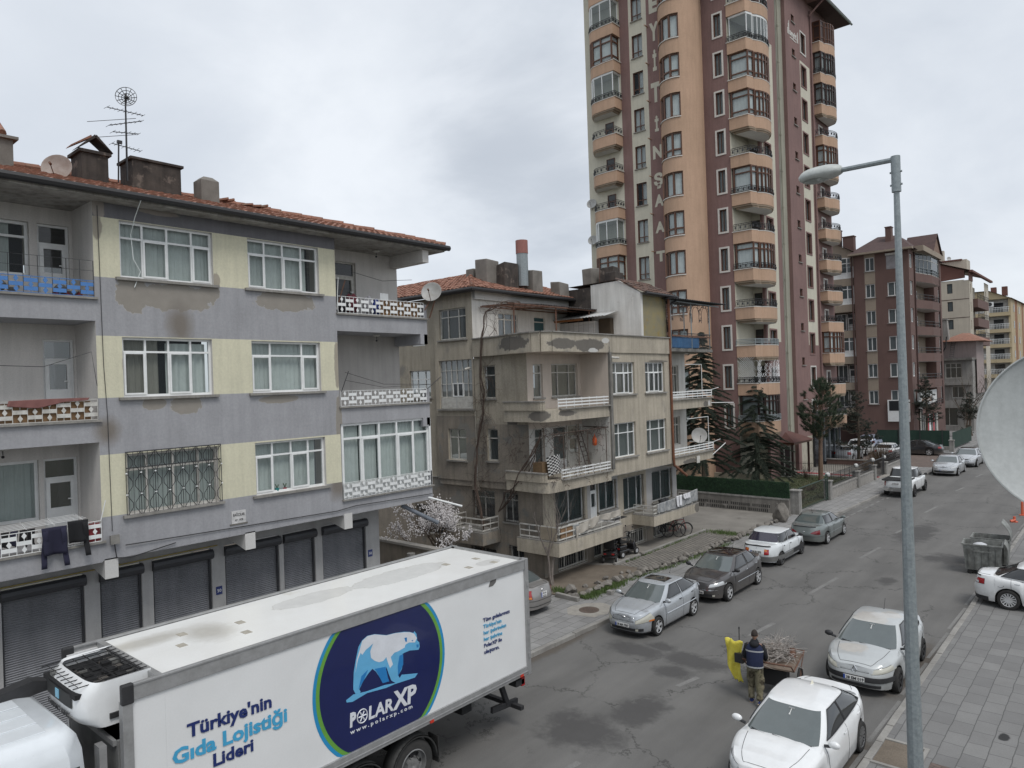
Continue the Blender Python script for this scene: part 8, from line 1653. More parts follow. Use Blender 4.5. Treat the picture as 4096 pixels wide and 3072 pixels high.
m=MB();F_=FX(-2.19);m.fbox(FX(-2.185),9.95,10.01,4.55,4.66,0,.012);m.fbox(FX(-2.185),9.94,10.0,4.0,4.1,0,.012,1);m.v=[v for v in m.v];m.build('sticker',[flat('rust_sticker',(.25,.06,.04),.8),flat('white_sticker',(.5,.49,.46),.8)],SL,world=True)
lamp((-1.75,33.0,.13),'second street lamp farther along, only the tip of its head showing at the frame edge',11.1,arm=.70)
D0=Vector((-.22,4.78,7.86))
dsh=thing('satellite_dish','large pale satellite dish close up, cut by the right edge of the picture','satellite dish',D0)
aim=(Vector((0,0,8.2))-D0).normalized();aim=(aim+Vector((.1,-.05,.12))).normalized();r=.455
m=MB();pr=[(-.10*(1-(k/14)**2),r*k/14)for k in range(15)];m.lathe((0,0,0),aim,[(h,max(q,1e-5))for h,q in pr]+[(.0,r*1.0),(.018,r*1.02),(.018,r*1.035),(-.012,r*1.035),(-.012,r*1.0)]+[(h-.012,max(q,1e-5))for h,q in reversed(pr[:-1])],72)
m.build('reflector',pm('dish_grey',(.42,.44,.435),.55,c2=(.36,.375,.37),scale=3,streak=.18),dsh,smooth='auto')
e1=aim.cross(Vector((0,0,1))).normalized();e2=e1.cross(aim)
for a in(2.95+.28,3.9):m=MB();p=(e1*math.cos(a)+e2*math.sin(a))*r*.985;m.lathe(p,aim,[(0,.012),(.02,.012),(.03,.001)],8);m.build('bolt',M_rust,dsh)
m=MB();m.tube([-aim*.1,-aim*.3,Vector((.15,.1,-1.0))-aim*.3],.025,8);m.tube([Vector(-e2*r*.9),aim*.5-e2*.1],.012,6);m.build('mounting_arm',M_steel,dsh)
M_zinc=pm('weathered_zinc',(.30,.31,.29),.6,c2=(.16,.16,.15),scale=4,metal=.25,streak=.4)
def container(loc,rz,label,lid=True,bag=False):
 t=thing('waste_container',label,'waste container',loc,rz)
 m=MB();w,d,z0,z1=.66,.52,.18,1.2;b=[(-w*.88,-d*.82,z0),(w*.88,-d*.82,z0),(w*.88,d*.82,z0),(-w*.88,d*.82,z0)];tp=[(-w,-d,z1),(w,-d,z1),(w,d,z1),(-w,d,z1)]
 ti=[(x*.95,y*.94,z)for x,y,z in tp];bi=[(x*.95,y*.94,z+.03)for x,y,z in b]
 m.add(b+tp+ti+bi,[(3,2,1,0)]+[(i,(i+1)%4,4+(i+1)%4,4+i)for i in range(4)]+[(4+i,4+(i+1)%4,8+(i+1)%4,8+i)for i in range(4)]+[(8+(i+1)%4,8+i,12+i,12+(i+1)%4)for i in range(4)]+[(12,13,14,15)])
 for i in range(5):x=-w*.75+i*w*.37;m.beam((x*.92,-d*.84,z0+.05),(x,-d*1.0,z1-.12),.06,.02)
 m.beam((-w*1.02,-d*1.02,z1),(w*1.02,-d*1.02,z1),.05,.05);m.beam((-w*1.02,d*1.02,z1),(w*1.02,d*1.02,z1),.05,.05);m.beam((-w*1.02,-d,z1),(-w*1.02,d,z1),.05,.05);m.beam((w*1.02,-d,z1),(w*1.02,d,z1),.05,.05);m.beam((-w*.45,-d*.98,z1-.25),(w*.45,-d*.98,z1-.25),.05,.06)
 m.build('bin_body',M_zinc,t)
 for(x,y)in((-.45,-.36),(.45,-.36),(-.45,.36),(.45,.36)):q=MB();q.lathe((x,y-.03,.09),(0,1,0),[(0,.08),(.01,.09),(.05,.09),(.06,.08)],12);q.build('wheel',M_tyre,t)
 q=MB();q.grid(lambda a,b:Vector((w*1.04+.12*math.sin(b*2.6)+.02,d*(2*a-1),z1+.12*(1-b)-.9*b*0+(.35 if lid=='up' else 0)-(.75 if lid!='up' else .1)*b*b)),8,8)if lid!='up' else q.grid(lambda a,b:Vector((w+.05-.32*b+.1*math.sin(3*b),d*(2*a-1)*.95,z1+.72*b)),8,8)
 o=q.build('lid',M_zinc,t,smooth=True);s=o.modifiers.new('s','SOLIDIFY');s.thickness=.02
 return t
container((-4.85,34.0,0),.08,'dented zinc waste container with a white rubbish sack inside, nearer the white saloon');container((-4.75,35.4,0),.05,'second zinc waste container standing behind, with its lid propped open',lid='up')
m=MB();m.ball((0,0,0),1,16);m.v=[Vector((-4.95+v.x*.3*(1+.3*noise.noise(v*3)),34.0+v.y*.3*(1+.3*noise.noise(v*4)),1.0+v.z*.22))for v in m.v];single(m,'rubbish_sack',flat('plastic_sack',(.55,.56,.58),.4),'white rubbish sack in the nearer waste container','sack',(-4.95,34,.8),smooth=True)
for(x,y,h,lab)in((-5.12,46.1,.3,'low broken stub of an orange plastic post by the right kerb'),(-5.0,48.4,.75,'orange plastic post by the right kerb, farther of two, at the frame edge')):
 m=MB();m.lathe((x,y,0),(0,0,1),[(0,.16),(.04,.16),(.05,.07),(h,.06)],12);m.lathe((x-.15,y-.2,.05),(.8,.5,.3),[(0,.08),(.25,.06)],8)if h<.5 else None;single(m,'traffic_post',flat('orange_plastic2',(.6,.12,.06),.5),lab,'traffic post',(x,y,0))
m=MB();m.lathe((-14.83,20.7,.125),(0,0,1),[(0,.36),(.012,.36),(.014,.33),(.010,.001)],32,0)
for i in range(9):m.box(-15.1+i*.065,-15.07+i*.065,20.5,20.9,.138,.146,0)
single(m,'manhole_cover',pm('rusty_iron',(.13,.095,.075),.8,c2=(.09,.07,.06),scale=12,bump=.6),'round rusty manhole cover in the left pavement near the silver saloon','manhole cover',(-14.83,20.7,.125))
m=MB();rnd=random.Random(6);P=[(-14.83+(.62+.2*rnd.random())*math.cos(a*PI/9),20.7+(.6+.45*rnd.random())*math.sin(a*PI/9),.127)for a in range(18)];m.add(P,[tuple(range(18))]);struct(m.build('mortar_patch',pm('mortar',(.33,.31,.275),.9,c2=(.26,.245,.22),scale=5,bump=.4)))
M_rock=pm('rock',(.25,.23,.205),.95,c2=(.14,.13,.115),scale=4,bump=.9,bscale=18,fvar=.15);M_rockd=pm('rock_dark',(.20,.185,.165),.95,c2=(.13,.12,.11),scale=4,bump=.9,bscale=18)
def rock(loc,s,seed,mat=None,name='rock',label='',sc=(1,1,.75)):
 rnd=random.Random(seed);bm=bmesh.new();bmesh.ops.create_icosphere(bm,subdivisions=3,radius=1)
 pl=[(Vector((rnd.uniform(-1,1),rnd.uniform(-1,1),rnd.uniform(-.6,1))).normalized(),rnd.uniform(.5,.8))for _ in range(15)]
 for v in bm.verts:
  p=v.co.copy()
  for n,d in pl:
   k=p.dot(n)
   if k>d:p-=n*(k-d)
  p*=1+.05*noise.noise(p*4+Vector((seed,0,0)));v.co=Vector((p.x*s*sc[0],p.y*s*sc[1],p.z*s*sc[2]))
 me=bpy.data.meshes.new(name);bm.to_mesh(me);bm.free();me.materials.append(mat or M_rock);o=bpy.data.objects.new(name,me);col.objects.link(o);o.location=loc;o.rotation_euler=(0,0,rnd.uniform(0,6));return o
rnd=random.Random(9)
path=[(-15.95,21.4),(-15.95,24.4),(-15.5,27.5),(-15.35,31),(-15.25,35),(-15.2,39.0)]
def along(y):
 for a,b in zip(path,path[1:]):
  if a[1]<=y<=b[1]:t=(y-a[1])/(b[1]-a[1]);return a[0]+(b[0]-a[0])*t
y=21.5;i=0
spots=[]
while y<39.2:
 s=rnd.uniform(.17,.30)if y<26.5 else rnd.uniform(.15,.23);spots.append((along(min(38.9,y))+rnd.uniform(-.12,.12),y,s));
 if y<27 and rnd.random()<.6:spots.append((along(y)-.45+rnd.uniform(-.15,.1),y+.1,s*.7))
 y+=s*1.65;i+=1
for i,(x,y,s)in enumerate(spots):
 tag(rock((x,y,.12+s*.5),s,i,M_rock if i%3 else M_rockd),'grey boulder in the rough row edging the yard of the beige block','rock','boulders edging the yard')
tag(rock((-15.0,39.4,.6),.62,77,M_rock,sc=(.85,.7,1.2)),'big pale upright boulder at the far end of the row of rocks','rock')
for(x,y,s,l)in((-16.35,21.75,.36,'stacked pair of large rocks at the near end of the row'),(-17.35,28.5,.2,'small brown rock at the edge of the cobbled strip')):tag(rock((x,y,.15+s*.5),s,int(x*10),M_rock),l,'rock')
m=MB();m.box(-15.35,-15.15,22.6,22.8,.12,.27);single(m,'stone_block',M_kerb,'small square stone block on the pavement beside the rocks','stone block',(-15.25,22.7,.12))
m=MB();rnd=random.Random(12)
for k in range(5200):
 q=rnd.random()
 if q<.45:y=rnd.uniform(21.6,24.2);x=-15.75+rnd.gauss(0,.16)
 elif q<.6:y=rnd.uniform(24,33);x=along(y)+.25+rnd.gauss(0,.08)
 elif q<.75:x,y=rnd.gauss(-16.9,.3),rnd.gauss(21.9,.15)
 elif q<.9:x,y=rnd.gauss(-16.2,.5),rnd.gauss(34.9,.22)
 else:x,y=-17.4+rnd.gauss(.12,.06),rnd.uniform(27,34.8)
 h=rnd.uniform(.05,.15);a=rnd.uniform(0,6.3);dx,dy=.016*math.cos(a),.016*math.sin(a);m.add([(x-dx,y-dy,.14),(x+dx,y+dy,.14),(x+rnd.uniform(-.06,.06),y+rnd.uniform(-.06,.06),.14+h)],[(0,1,2)])
tag(m.build('weeds',pm('weed_green',(.07,.12,.03),.8,c2=(.11,.15,.05),scale=4,fvar=.3)),'patches of short green weeds among the rocks','weeds',kind='stuff')
bw_=thing('boundary_wall','rendered boundary wall crumbling along its pierced block base, below the green hedge screen','wall',(-18,41,0))
m=MB();A0_,A1_=Vector((-33,42.0,0)),Vector((-15.3,41.4,0));d_=(A1_-A0_).normalized();n_=Vector((d_.y,-d_.x,0));FW=Frame(A0_,d_,(0,0,1),n_);LW=(A1_-A0_).length
m.fbox(FW,0,LW,0,1.05,-.2,0);m.fbox(FW,0,LW,.98,1.06,-.22,.03,1)
m.build('wall',[pm('grey_wall_render',(.24,.225,.205),.95,c2=(.155,.145,.13),scale=1.6,streak=.35,c3=(.3,.28,.26),t3=(.58,.62)),M_conc],bw_,world=True)
m=MB()
for i in range(100):
 for j in range(2):u=LW-1.2-i*.125;m.fbox(FW,u,u+.055,.18+j*.26+(.02 if i%5 else 0),.36+j*.26,-.02,.006)if(i*7+j*3)%11 else None
m.build('block_hole',M_under,bw_,world=True)  # near-black boxes on the face paint the shade inside the pierced blocks
M_hedge=pm('artificial_hedge',(.018,.052,.02),.8,c2=(.008,.026,.012),scale=5,fine=30,fvar=.5)
hd_=thing('hedge_screen','dark green artificial hedge screen fixed along the top of the crumbling wall','hedge screen',(-18,41,1.05))
m=MB();m.fbox(FW,0,LW,1.08,2.0,-.14,-.08);rnd=random.Random(3)
for k in range(9000):
 u,v=rnd.uniform(LW-14,LW),rnd.uniform(1.06,2.06);p=FW(u,v,-.06+rnd.uniform(-.03,.04));q=Vector((rnd.uniform(-1,1),rnd.uniform(-1,1),rnd.uniform(-1,1)))*.045;r_=Vector((rnd.uniform(-1,1),-.5,rnd.uniform(-1,1)))*.04;m.add([p,p+q,p+r_],[(0,1,2)])
m.build('leaves',M_hedge,hd_,world=True)
def pillar(x,y,h,label,lampz=True,w=.42):
 t=thing('gate_pillar',label,'pillar',(x,y,.1));m=MB();m.box(-w/2,w/2,-w/2,w/2,0,h);m.build('shaft',M_conc,t,bev=.015);m=MB();m.box(-w/2-.05,w/2+.05,-w/2-.05,w/2+.05,h,h+.08);m.build('cap',M_conc,t,bev=.015)
 if lampz:
  l=thing('globe_lamp','white globe lamp on a short black stem, on the '+label.split(' with')[0].replace('concrete ',''),'globe lamp',(x,y,.18+h));m=MB();m.tube([(0,0,0),(0,0,.22)],.03,6);m.lathe((0,0,.18),(0,0,1),[(0,.03),(.05,.09)],10);m.build('stem',M_iron,l);m=MB();m.ball((0,0,.36),.16,16);m.build('globe',pm('opal_glass',(.66,.66,.64),.3,c2=(.45,.45,.44),scale=6),l,smooth=True)
  m=MB();[m.tube([Vector((.163*math.sin(b*PI/8)*math.cos(a),.163*math.sin(b*PI/8)*math.sin(a),.36+.163*math.cos(b*PI/8)))for b in range(9)],.006,4)for a in(0,.8,1.6,2.4,3.1,3.9,4.7,5.5)];m.build('cage',M_iron,l)
pillar(-15.15,42.1,1.35,'concrete gate pillar at the end of the hedge screen',False,.5)
for(y,h,n_)in((47.85,1.2,'nearest'),(54.0,1.12,'second'),(58.2,1.1,'third'),(61.4,1.0,'farthest')):pillar(-15.15,y,h,f'{n_} concrete pillar of the block wall with railings')
for(y0,y1,l)in((48.1,53.75,'nearer'),(54.25,58.0,'middle'),(61.6,67.5,'farther')):
 t=thing('block_wall',f'{l} stretch of low pale block wall topped with iron railings','wall',(-15.15,(y0+y1)/2,.1));m=MB();m.box(-15.25,-15.05,y0,y1,0,.78);m.box(-15.3,-15.0,y0,y1,.78,.87);m.box(-15.3,-15.0,y0,y1,0,.16);m.build('wall',M_conc,t,world=True)
 m=MB()
 for j in range(5):
  n=int((y1-y0)/.3)
  for i in range(n):q=y0+(i+(.5 if j%2 else 0))*.3;m.box(-15.05,-15.03,q+.012,min(y1,q+.285),.17+j*.12,.28+j*.12)if q<y1-.2 else None
 m.build('block_face',pm('pale_blocks',(.36,.34,.315),.9,c2=(.27,.255,.235),scale=5,fvar=.1),t,world=True)
 m=MB();n=int((y1-y0)/.14);m.tube([(-15.15,y0,1.0),(-15.15,y1,1.0)],.016,5);m.tube([(-15.15,y0,1.62),(-15.15,y1,1.62)],.016,5)
 for i in range(n+1):q=y0+(y1-y0)*i/n;m.tube([(-15.15,q,.87),(-15.15,q,1.75)],.011,4)
 for i in range(n//2):q=y0+(y1-y0)*(i*2+1)/n;m.ball((-15.15,q,1.3),.035,6)
 m.build('iron_railing',M_iron,t,world=True)
def iron_gate(y0,y1,label,mat,x=-15.1,h=1.55):
 t=thing('iron_gate',label,'gate',(x,(y0+y1)/2,.1));m=MB();m.tube([(x,y0,h),(x,y1,h)],.035,6);m.tube([(x,y0,.3),(x,y1,.3)],.02,5);m.tube([(x,y0,.2),(x,y0,h)],.03,6)
 m.tube([(x,y1-.35,.15),(x,y1-.35,h+.1)]+[(x,y1-.18-.17*math.cos(a*PI/6),h+.1+.15*math.sin(a*PI/6))for a in range(7)]+[(x,y1,.15)],.035,6);m.build('frame',mat,t,world=True)
 m=MB();n=int((y1-y0)/.15)
 for i in range(n+1):q=y0+(y1-y0)*i/n;m.tube([(x,q,.25),(x,q,h)],.011,4);m.tube([(x,q-.05,.55),(x,q+.05,.62),(x,q-.05,.7),(x,q+.05,.78)],.01,4)if i%2 else None
 m.build('bars',M_iron,t,world=True)
iron_gate(42.4,47.6,'wide dark green iron gate between two concrete pillars',flat('dark_green_iron',(.015,.04,.025),.5));iron_gate(58.5,61.1,'narrow black iron gate between globe lamp pillars',M_iron)
fn=thing('iron_fence','black iron fence crossing the garden behind the green gate','fence',(-19,52,.2))
m=MB()
for(a,b)in(((-22.5,43.2),(-15.4,43.6)),((-23.2,57.3),(-15.4,57.2))):
 a,b=Vector((*a,0)),Vector((*b,0));n=int((b-a).length/.16)
 for z in(.35,1.25):m.tube([a+Vector((0,0,z)),b+Vector((0,0,z))],.014,4)
 for i in range(n+1):p=a.lerp(b,i/n);m.tube([p+Vector((0,0,.2)),p+Vector((0,0,1.4))],.011,3)
m.build('railing',M_iron,fn,world=True)
w3=MB();w3.box(-24,-15.4,66.9,67.1,0,.55);w3.box(-24,-15.3,66.85,67.15,.55,.63,1);single(w3,'low_wall',[M_br,M_conc],'low dark wall between the tower garden and the car park','wall',(-19,67,0))
m=MB();[m.tube([(-24+i*.2,67,.6),(-24+i*.2,67,1.4)],.012,3)for i in range(43)];m.tube([(-24,67,1.35),(-15.5,67,1.35)],.014,4);single(m,'iron_fence',M_iron,'iron railing on the low dark wall before the car park','fence',(-19,67,.6))
gf=thing('mesh_fence','dark green mesh fence behind the black saloon','fence',(-17,83.5,0));m=MB();m.quad((-21,82.8,.5),(-14.4,83.2,.5),(-14.4,83.2,2.1),(-21,82.8,2.1));m.quad((-14.2,83.4,.3),(-14.0,93,.3),(-14.0,93,1.9),(-14.2,83.4,1.9));m.build('mesh',pm('green_mesh',(.012,.035,.025),.9,c2=(.02,.045,.032),scale=1.5),gf,world=True)
m=MB();m.box(-21,-14.4,82.9,83.1,0,.5);m.build('base_wall',M_conc,gf,world=True);m=MB();[m.tube([(x,82.9,0),(x,82.9,2.2)],.04,5)for x in(-21,-19,-17,-15)];m.build('post',M_iron,gf,world=True)
pillar(-14.0,81.8,1.1,'lone concrete pillar beside the green mesh fence',False,.4)
m=MB();m.box(-31,-20.8,19.6,19.85,0,1.55);m.box(-31,-20.75,19.55,19.9,1.55,1.65,1);single(m,'low_wall',[pm('ochre_wall',(.27,.235,.19),.95,c2=(.2,.175,.145),scale=1.2,streak=.3),pm('pale_coping',(.38,.36,.33),.9)],'low wall with pale coping between the two old blocks, above the lorry roof','wall',(-26,19.7,0))
m=MB();m.tube([(-22.6,19.2,0),(-22.6,19.2,1.35)],.13,10);m.tube([(-22.6,19.2,1.3),(-22.6,19.2,1.42)],.17,10);single(m,'vent_pipe',M_conc,'stubby round vent pipe in front of the low wall','vent pipe',(-22.6,19.2,0))
def bicycle(loc,rz,label,colr,group=None):
 t=thing('bicycle',label,'bicycle',loc,rz,group);fr=flat('bike_'+str(round(colr[0]*100)),colr,.4)
 for x in(-.5,.52):
  w_=MB();w_.tube([(x+.32*math.cos(a*PI/14),0,.33+.32*math.sin(a*PI/14))for a in range(29)],.022,6,caps=False);wo=w_.build('wheel',M_tyre,t)
  s_=MB();[s_.tube([(x,0,.33),(x+.31*math.cos(a*PI/7),0,.33+.31*math.sin(a*PI/7))],.003,3)for a in range(14)];s_.tube([(x,-.04,.33),(x,.04,.33)],.02,6);s_.build('spokes',M_chrome,wo)
  g_=MB();g_.tube([(x+.36*math.cos(a*PI/10),0,.33+.36*math.sin(a*PI/10))for a in range(0,9)],.02,4);g_.build('mudguard',M_trim,t)
 m=MB();B=Vector((-.05,0,.3));S_2=Vector((-.2,0,.82));H_=Vector((.38,0,.85));[m.tube([a,b],.017,6)for a,b in((B,S_2),(S_2,H_),(B,H_-Vector((0,0,.08))),(B,Vector((-.5,0,.33))),(S_2,Vector((-.5,0,.33))),(H_,Vector((.52,0,.33))))];m.build('frame',fr,t)
 m=MB();m.tube([H_,(.36,0,1.0)],.014,5);m.tube([(.28,-.28,1.02),(.37,-.1,1.03),(.37,.1,1.03),(.28,.28,1.02)],.013,5);m.build('handlebar',M_iron,t)
 m=MB();m.tube([S_2,(-.22,0,.92)],.013,5);m.ball((-.23,0,.95),1,10,0,(.14,.07,.04));m.build('saddle',M_trim,t)
 m=MB();m.tube([B-Vector((0,.08,0)),B+Vector((0,.08,0))],.02,6);m.tube([B+Vector((0,.08,0)),B+Vector((.12,.08,-.12))],.01,5);m.tube([B+Vector((0,-.08,0)),B+Vector((-.12,-.08,.12))],.01,5);m.box(-.08,.08,-.17,-.09,.41,.43);m.build('pedals',M_trim,t)
bicycle((-17.9,32.9,.155),.95,'red bicycle leaning with the black one under the corner balcony',(.28,.03,.03));bicycle((-18.15,32.5,.155),.75,'black bicycle leaning behind the red one, its wheel turned forward',(.015,.015,.017))
def scooter(loc,rz,label,canopy=False):
 t=thing('mobility_scooter',label,'mobility scooter',loc,rz);bk=flat('scooter_black',(.012,.012,.014),.25,coat=.6)
 m=MB();m.box(-.62,.1,-.26,.26,.22,.34);m.box(-.62,-.1,-.28,.28,.34,.55);m.build('chassis',bk,t,bev=.05)
 m=MB();m.box(.1,.45,-.22,.22,.16,.22);m.build('footboard',M_tyre,t,bev=.02)
 m=MB();m.add([(.42,-.24,.18),(.75,-.2,.18),(.75,.2,.18),(.42,.24,.18),(.42,-.2,.5),(.62,-.14,.62),(.62,.14,.62),(.42,.2,.5)],[(3,2,1,0),(4,5,6,7),(0,1,5,4),(1,2,6,5),(2,3,7,6),(3,0,4,7)]);m.build('front_fairing',bk,t,bev=.04)
 for(x,y)in((-.5,.3),(-.5,-.3),(.6,.22),(.6,-.22)):
  w_=MB();w_.lathe((x,y-.045,.16),(0,1,0),[(0,.1),(.0,.15),(.02,.16),(.07,.16),(.09,.15),(.09,.1)],18);wo=w_.build('wheel',M_tyre,t,smooth='auto');q=MB();q.lathe((x,y-.05,.16),(0,1,0),[(0,.001),(.0,.09),(.1,.09),(.1,.001)],12);q.build('rim',M_rim,wo)
 m=MB();m.box(-.5,-.02,-.24,.24,.62,.72);m.box(-.56,-.44,-.24,.24,.7,1.25);m.box(-.5,-.44,-.15,.15,1.25,1.42);m.tube([(-.28,0,.5),(-.28,0,.64)],.04,8);m.build('seat',flat('black_vinyl',(.015,.015,.016),.45),t,bev=.03)
 m=MB();[m.tube([(-.42,y,.9),(-.1,y,.9)],.03,6)for y in(-.28,.28)];m.build('armrest',M_trim,t)
 m=MB();m.tube([(.5,0,.5),(.34,0,1.0)],.03,6);m.tube([(.3,-.22,.98),(.36,-.12,1.04),(.36,.12,1.04),(.3,.22,.98)],.017,5);m.ball((.38,0,.98),.07,8);m.build('tiller',M_trim,t)
 m=MB();[m.tube([(.36,y,1.02),(.4,y*1.3,1.25)],.008,4)for y in(-.16,.16)];[m.ball((.4,y*1.3,1.28),.05,8,0,(.3,1,.8))for y in(-.16,.16)];m.build('mirror',M_trim,t)
 m=MB();m.box(-.64,-.62,-.24,-.12,.4,.46);m.box(-.64,-.62,.12,.24,.4,.46);m.build('tail_light',M_tail,t)
 if canopy:m=MB();m.tube([(-.6,.0,.5),(-.62,0,1.75)],.02,5);m.beam((-.85,-.05,1.75),(.05,-.05,1.8),.3,.02);m.build('canopy_rail',M_trim,t)
scooter((-17.95,26.95,.155),1.95,'black mobility scooter nearest the camera, parked against the basement windows');scooter((-18.0,28.05,.155),1.45,'second black mobility scooter with a canopy rail, just beyond the first',True)
# ================================================================ person and handcart
def skin_fig(name,mat,joints,edges,par,sub=2,label=None):
 me=bpy.data.meshes.new(name);me.from_pydata([j[0]for j in joints],edges,[]);o=bpy.data.objects.new(name,me);col.objects.link(o);o.parent=par
 md=o.modifiers.new('skin','SKIN');sv=me.skin_vertices[0].data if me.skin_vertices else None
 if sv is None:
  bm=bmesh.new();bm.from_mesh(me);bm.verts.layers.skin.verify();bm.to_mesh(me);bm.free();sv=me.skin_vertices[0].data
 for k,j in enumerate(joints):sv[k].radius=j[1]if isinstance(j[1],tuple)else(j[1],j[1])
 sv[0].use_root=True;md.use_smooth_shade=True
 s=o.modifiers.new('sub','SUBSURF');s.levels=sub;s.render_levels=sub
 dg=bpy.context.evaluated_depsgraph_get();m2=bpy.data.meshes.new_from_object(o.evaluated_get(dg));o.modifiers.clear();o.data=m2;m2.materials.clear();m2.materials.append(mat)
 for p in m2.polygons:p.use_smooth=True
 return o
PX,PY=-7.40,17.36
pn=thing('person','man in navy vest with reflective stripes and camouflage trousers pushing a handcart','person',(PX,PY,0),-PI/2+.30+PI)
M_skin=pm('skin',(.40,.235,.165),.6,scale=8,fvar=.04)
J=[((0,0,.95),.13),((.02,0,1.12),.125),((.05,0,1.32),(.12,.12)),((.07,0,1.46),.085),((.09,0,1.535),.055),((.11,0,1.60),.06),((.07,.17,1.43),.062),((.08,.235,1.18),.045),((.30,.22,1.02),.034),((.07,-.17,1.43),.062),((.08,-.235,1.18),.045),((.30,-.22,1.02),.034),((.0,.1,.88),.10),((.12,.10,.50),.06),((.06,.11,.10),.042),((.0,-.1,.88),.10),((-.04,-.10,.48),.062),((-.20,-.10,.15),.042)]
Ed=[(0,1),(1,2),(2,3),(3,4),(4,5),(3,6),(6,7),(7,8),(3,9),(9,10),(10,11),(0,12),(12,13),(13,14),(0,15),(15,16),(16,17)]
body=skin_fig('body',M_skin,J,Ed,pn)
hm=MB();hm.ball((0,0,0),1,24)
def headp(v):
 x,y,z=v;p=Vector((x*.098,y*.075,z*.118))
 if x>.2:p.x+=.014*math.exp(-((z+.1)**2*14))*math.exp(-(y*y)*26)*2
 if z<-.3:p.x*=.92;p.y*=1-.25*(-z-.3);p.x+=.018*(x>0)*(-z)
 for s in(1,-1):
  p-=Vector((.010,0,0))*math.exp(-((y-.42*s)**2*30+(z-.05)**2*60))*(x>.3)
 return p
hc=Vector((.125,0,1.685));hm.v=[hc+headp(v)for v in hm.v];
for s in(1,-1):hm.ball(hc+Vector((-.005,.077*s,-.01)),1,10,0,(.022,.01,.034))
head=hm.build('head',M_skin,pn,smooth=True)
em_=MB();[em_.ball(hc+Vector((.088,.030*s,.008)),.010,8)for s in(1,-1)];em_.build('eyes',M_bk,head,smooth=True)
mo=MB();mo.ball(hc+Vector((.094,0,-.055)),1,8,0,(.006,.024,.006));mo.build('mouth',flat('lips',(.25,.09,.08),.5),head,smooth=True)
hr=MB();hr.ball((0,0,0),1,22);hr.v=[hc+Vector((v.x*.107-.004,v.y*.083,max(v.z,-.12+.2*(v.x>.2)+.35*(v.x>.55))*.128+.006))for v in hr.v];hr.build('hair',pm('dark_hair',(.035,.026,.022),.9,scale=30,fvar=.2),head,smooth=True)
M_vest=pm('navy_vest',(.012,.019,.055),.9,c2=(.009,.014,.04),scale=9,bump=.5,bscale=12);M_hood=flat('black_hoody',(.008,.009,.012),.9)
def ring(cx,cz,rx,ry,n=22,tilt=0,cy=0):return[Vector((cx+rx*math.cos(2*PI*i/n)+0,cy+ry*math.copysign(abs(math.sin(2*PI*i/n))**.8,math.sin(2*PI*i/n)),cz))for i in range(n)]
def loft(mb,rings,mi=0,cap=True):
 n=len(rings[0]);k=len(mb.v)
 for r_ in rings:mb.v+=r_
 for i in range(len(rings)-1):
  for j in range(n):mb.f.append([k+i*n+j,k+i*n+(j+1)%n,k+(i+1)*n+(j+1)%n,k+(i+1)*n+j]);mb.m.append(mi)
 if cap:mb.f.append([k+j for j in range(n)][::-1]);mb.m.append(mi);mb.f.append([k+(len(rings)-1)*n+j for j in range(n)]);mb.m.append(mi)
v=MB();prof=[(.0,.93,.150,.200),(.0,.97,.156,.205),(.01,1.08,.150,.198),(.03,1.22,.150,.208),(.05,1.34,.145,.222),(.065,1.43,.125,.212),(.075,1.49,.09,.15),(.085,1.52,.07,.09)]
loft(v,[ring(a,b,c_,d_)for a,b,c_,d_ in prof]);ve=v.build('vest',M_vest,pn,smooth=True)
for z,(cx,rx,ry)in((.955,(.0,.158,.208)),(1.335,(.05,.149,.226))):
 s=MB();loft(s,[ring(cx,z-.018,rx+.002,ry+.002),ring(cx,z+.018,rx+.002,ry+.002)],cap=False);s.build('reflective_stripe',flat('reflective_grey',(.40,.41,.42),.4),ve,smooth=True)
h=MB();loft(h,[ring(.05,1.46,.12,.13),ring(.05,1.52,.11,.115),ring(.065,1.575,.085,.085),ring(.085,1.59,.062,.062)]);h.ball((-.03,0,1.49),1,12,0,(.085,.10,.075));h.build('hood',M_hood,pn,smooth=True)
for s_ in(1,-1):
 sl=MB();A_,B_2,C_2=Vector((.07,.175*s_,1.43)),Vector((.075,.255*s_,1.18)),Vector((.27,.225*s_,1.035));sl.tube([A_+Vector((0,-.03*s_,.02)),A_,A_.lerp(B_2,.5),B_2,B_2.lerp(C_2,.5),C_2],[.06,.075,.068,.062,.056,.045],12);sl.build('sleeve',M_hood,pn,smooth=True)
 hd2=MB();P0=Vector((.30,.222*s_,1.02));hd2.tube([P0-Vector((.03,0,0)),P0+Vector((.03,0,0)),P0+Vector((.075,0,-.005))],[.026,.036,.032],10)
 for f_ in range(4):
  yy=(-.030+.020*f_)*s_;l_=(.9,1.,.95,.78)[f_];b0=P0+Vector((.08,yy,.008));hd2.tube([b0,b0+Vector((.030*l_,0,.004)),b0+Vector((.046*l_,0,-.020)),b0+Vector((.030*l_,0,-.040)),b0+Vector((.012,0,-.038))],[.0095,.0092,.0088,.008,.006],6)
 t0=P0+Vector((.03,-.034*s_,-.005));hd2.tube([t0,t0+Vector((.03,-.012*s_,-.012)),t0+Vector((.056,.002*s_,-.030)),t0+Vector((.06,.018*s_,-.034))],[.013,.012,.010,.008],6);hd2.build('hand',M_skin,pn,smooth=True)
def camo():
 m=pm('camouflage',(.20,.175,.12),.95,c2=(.11,.105,.06),scale=7,fvar=.12,c3=(.06,.05,.032),t3=(.54,.58),bump=.4,bscale=14);return m
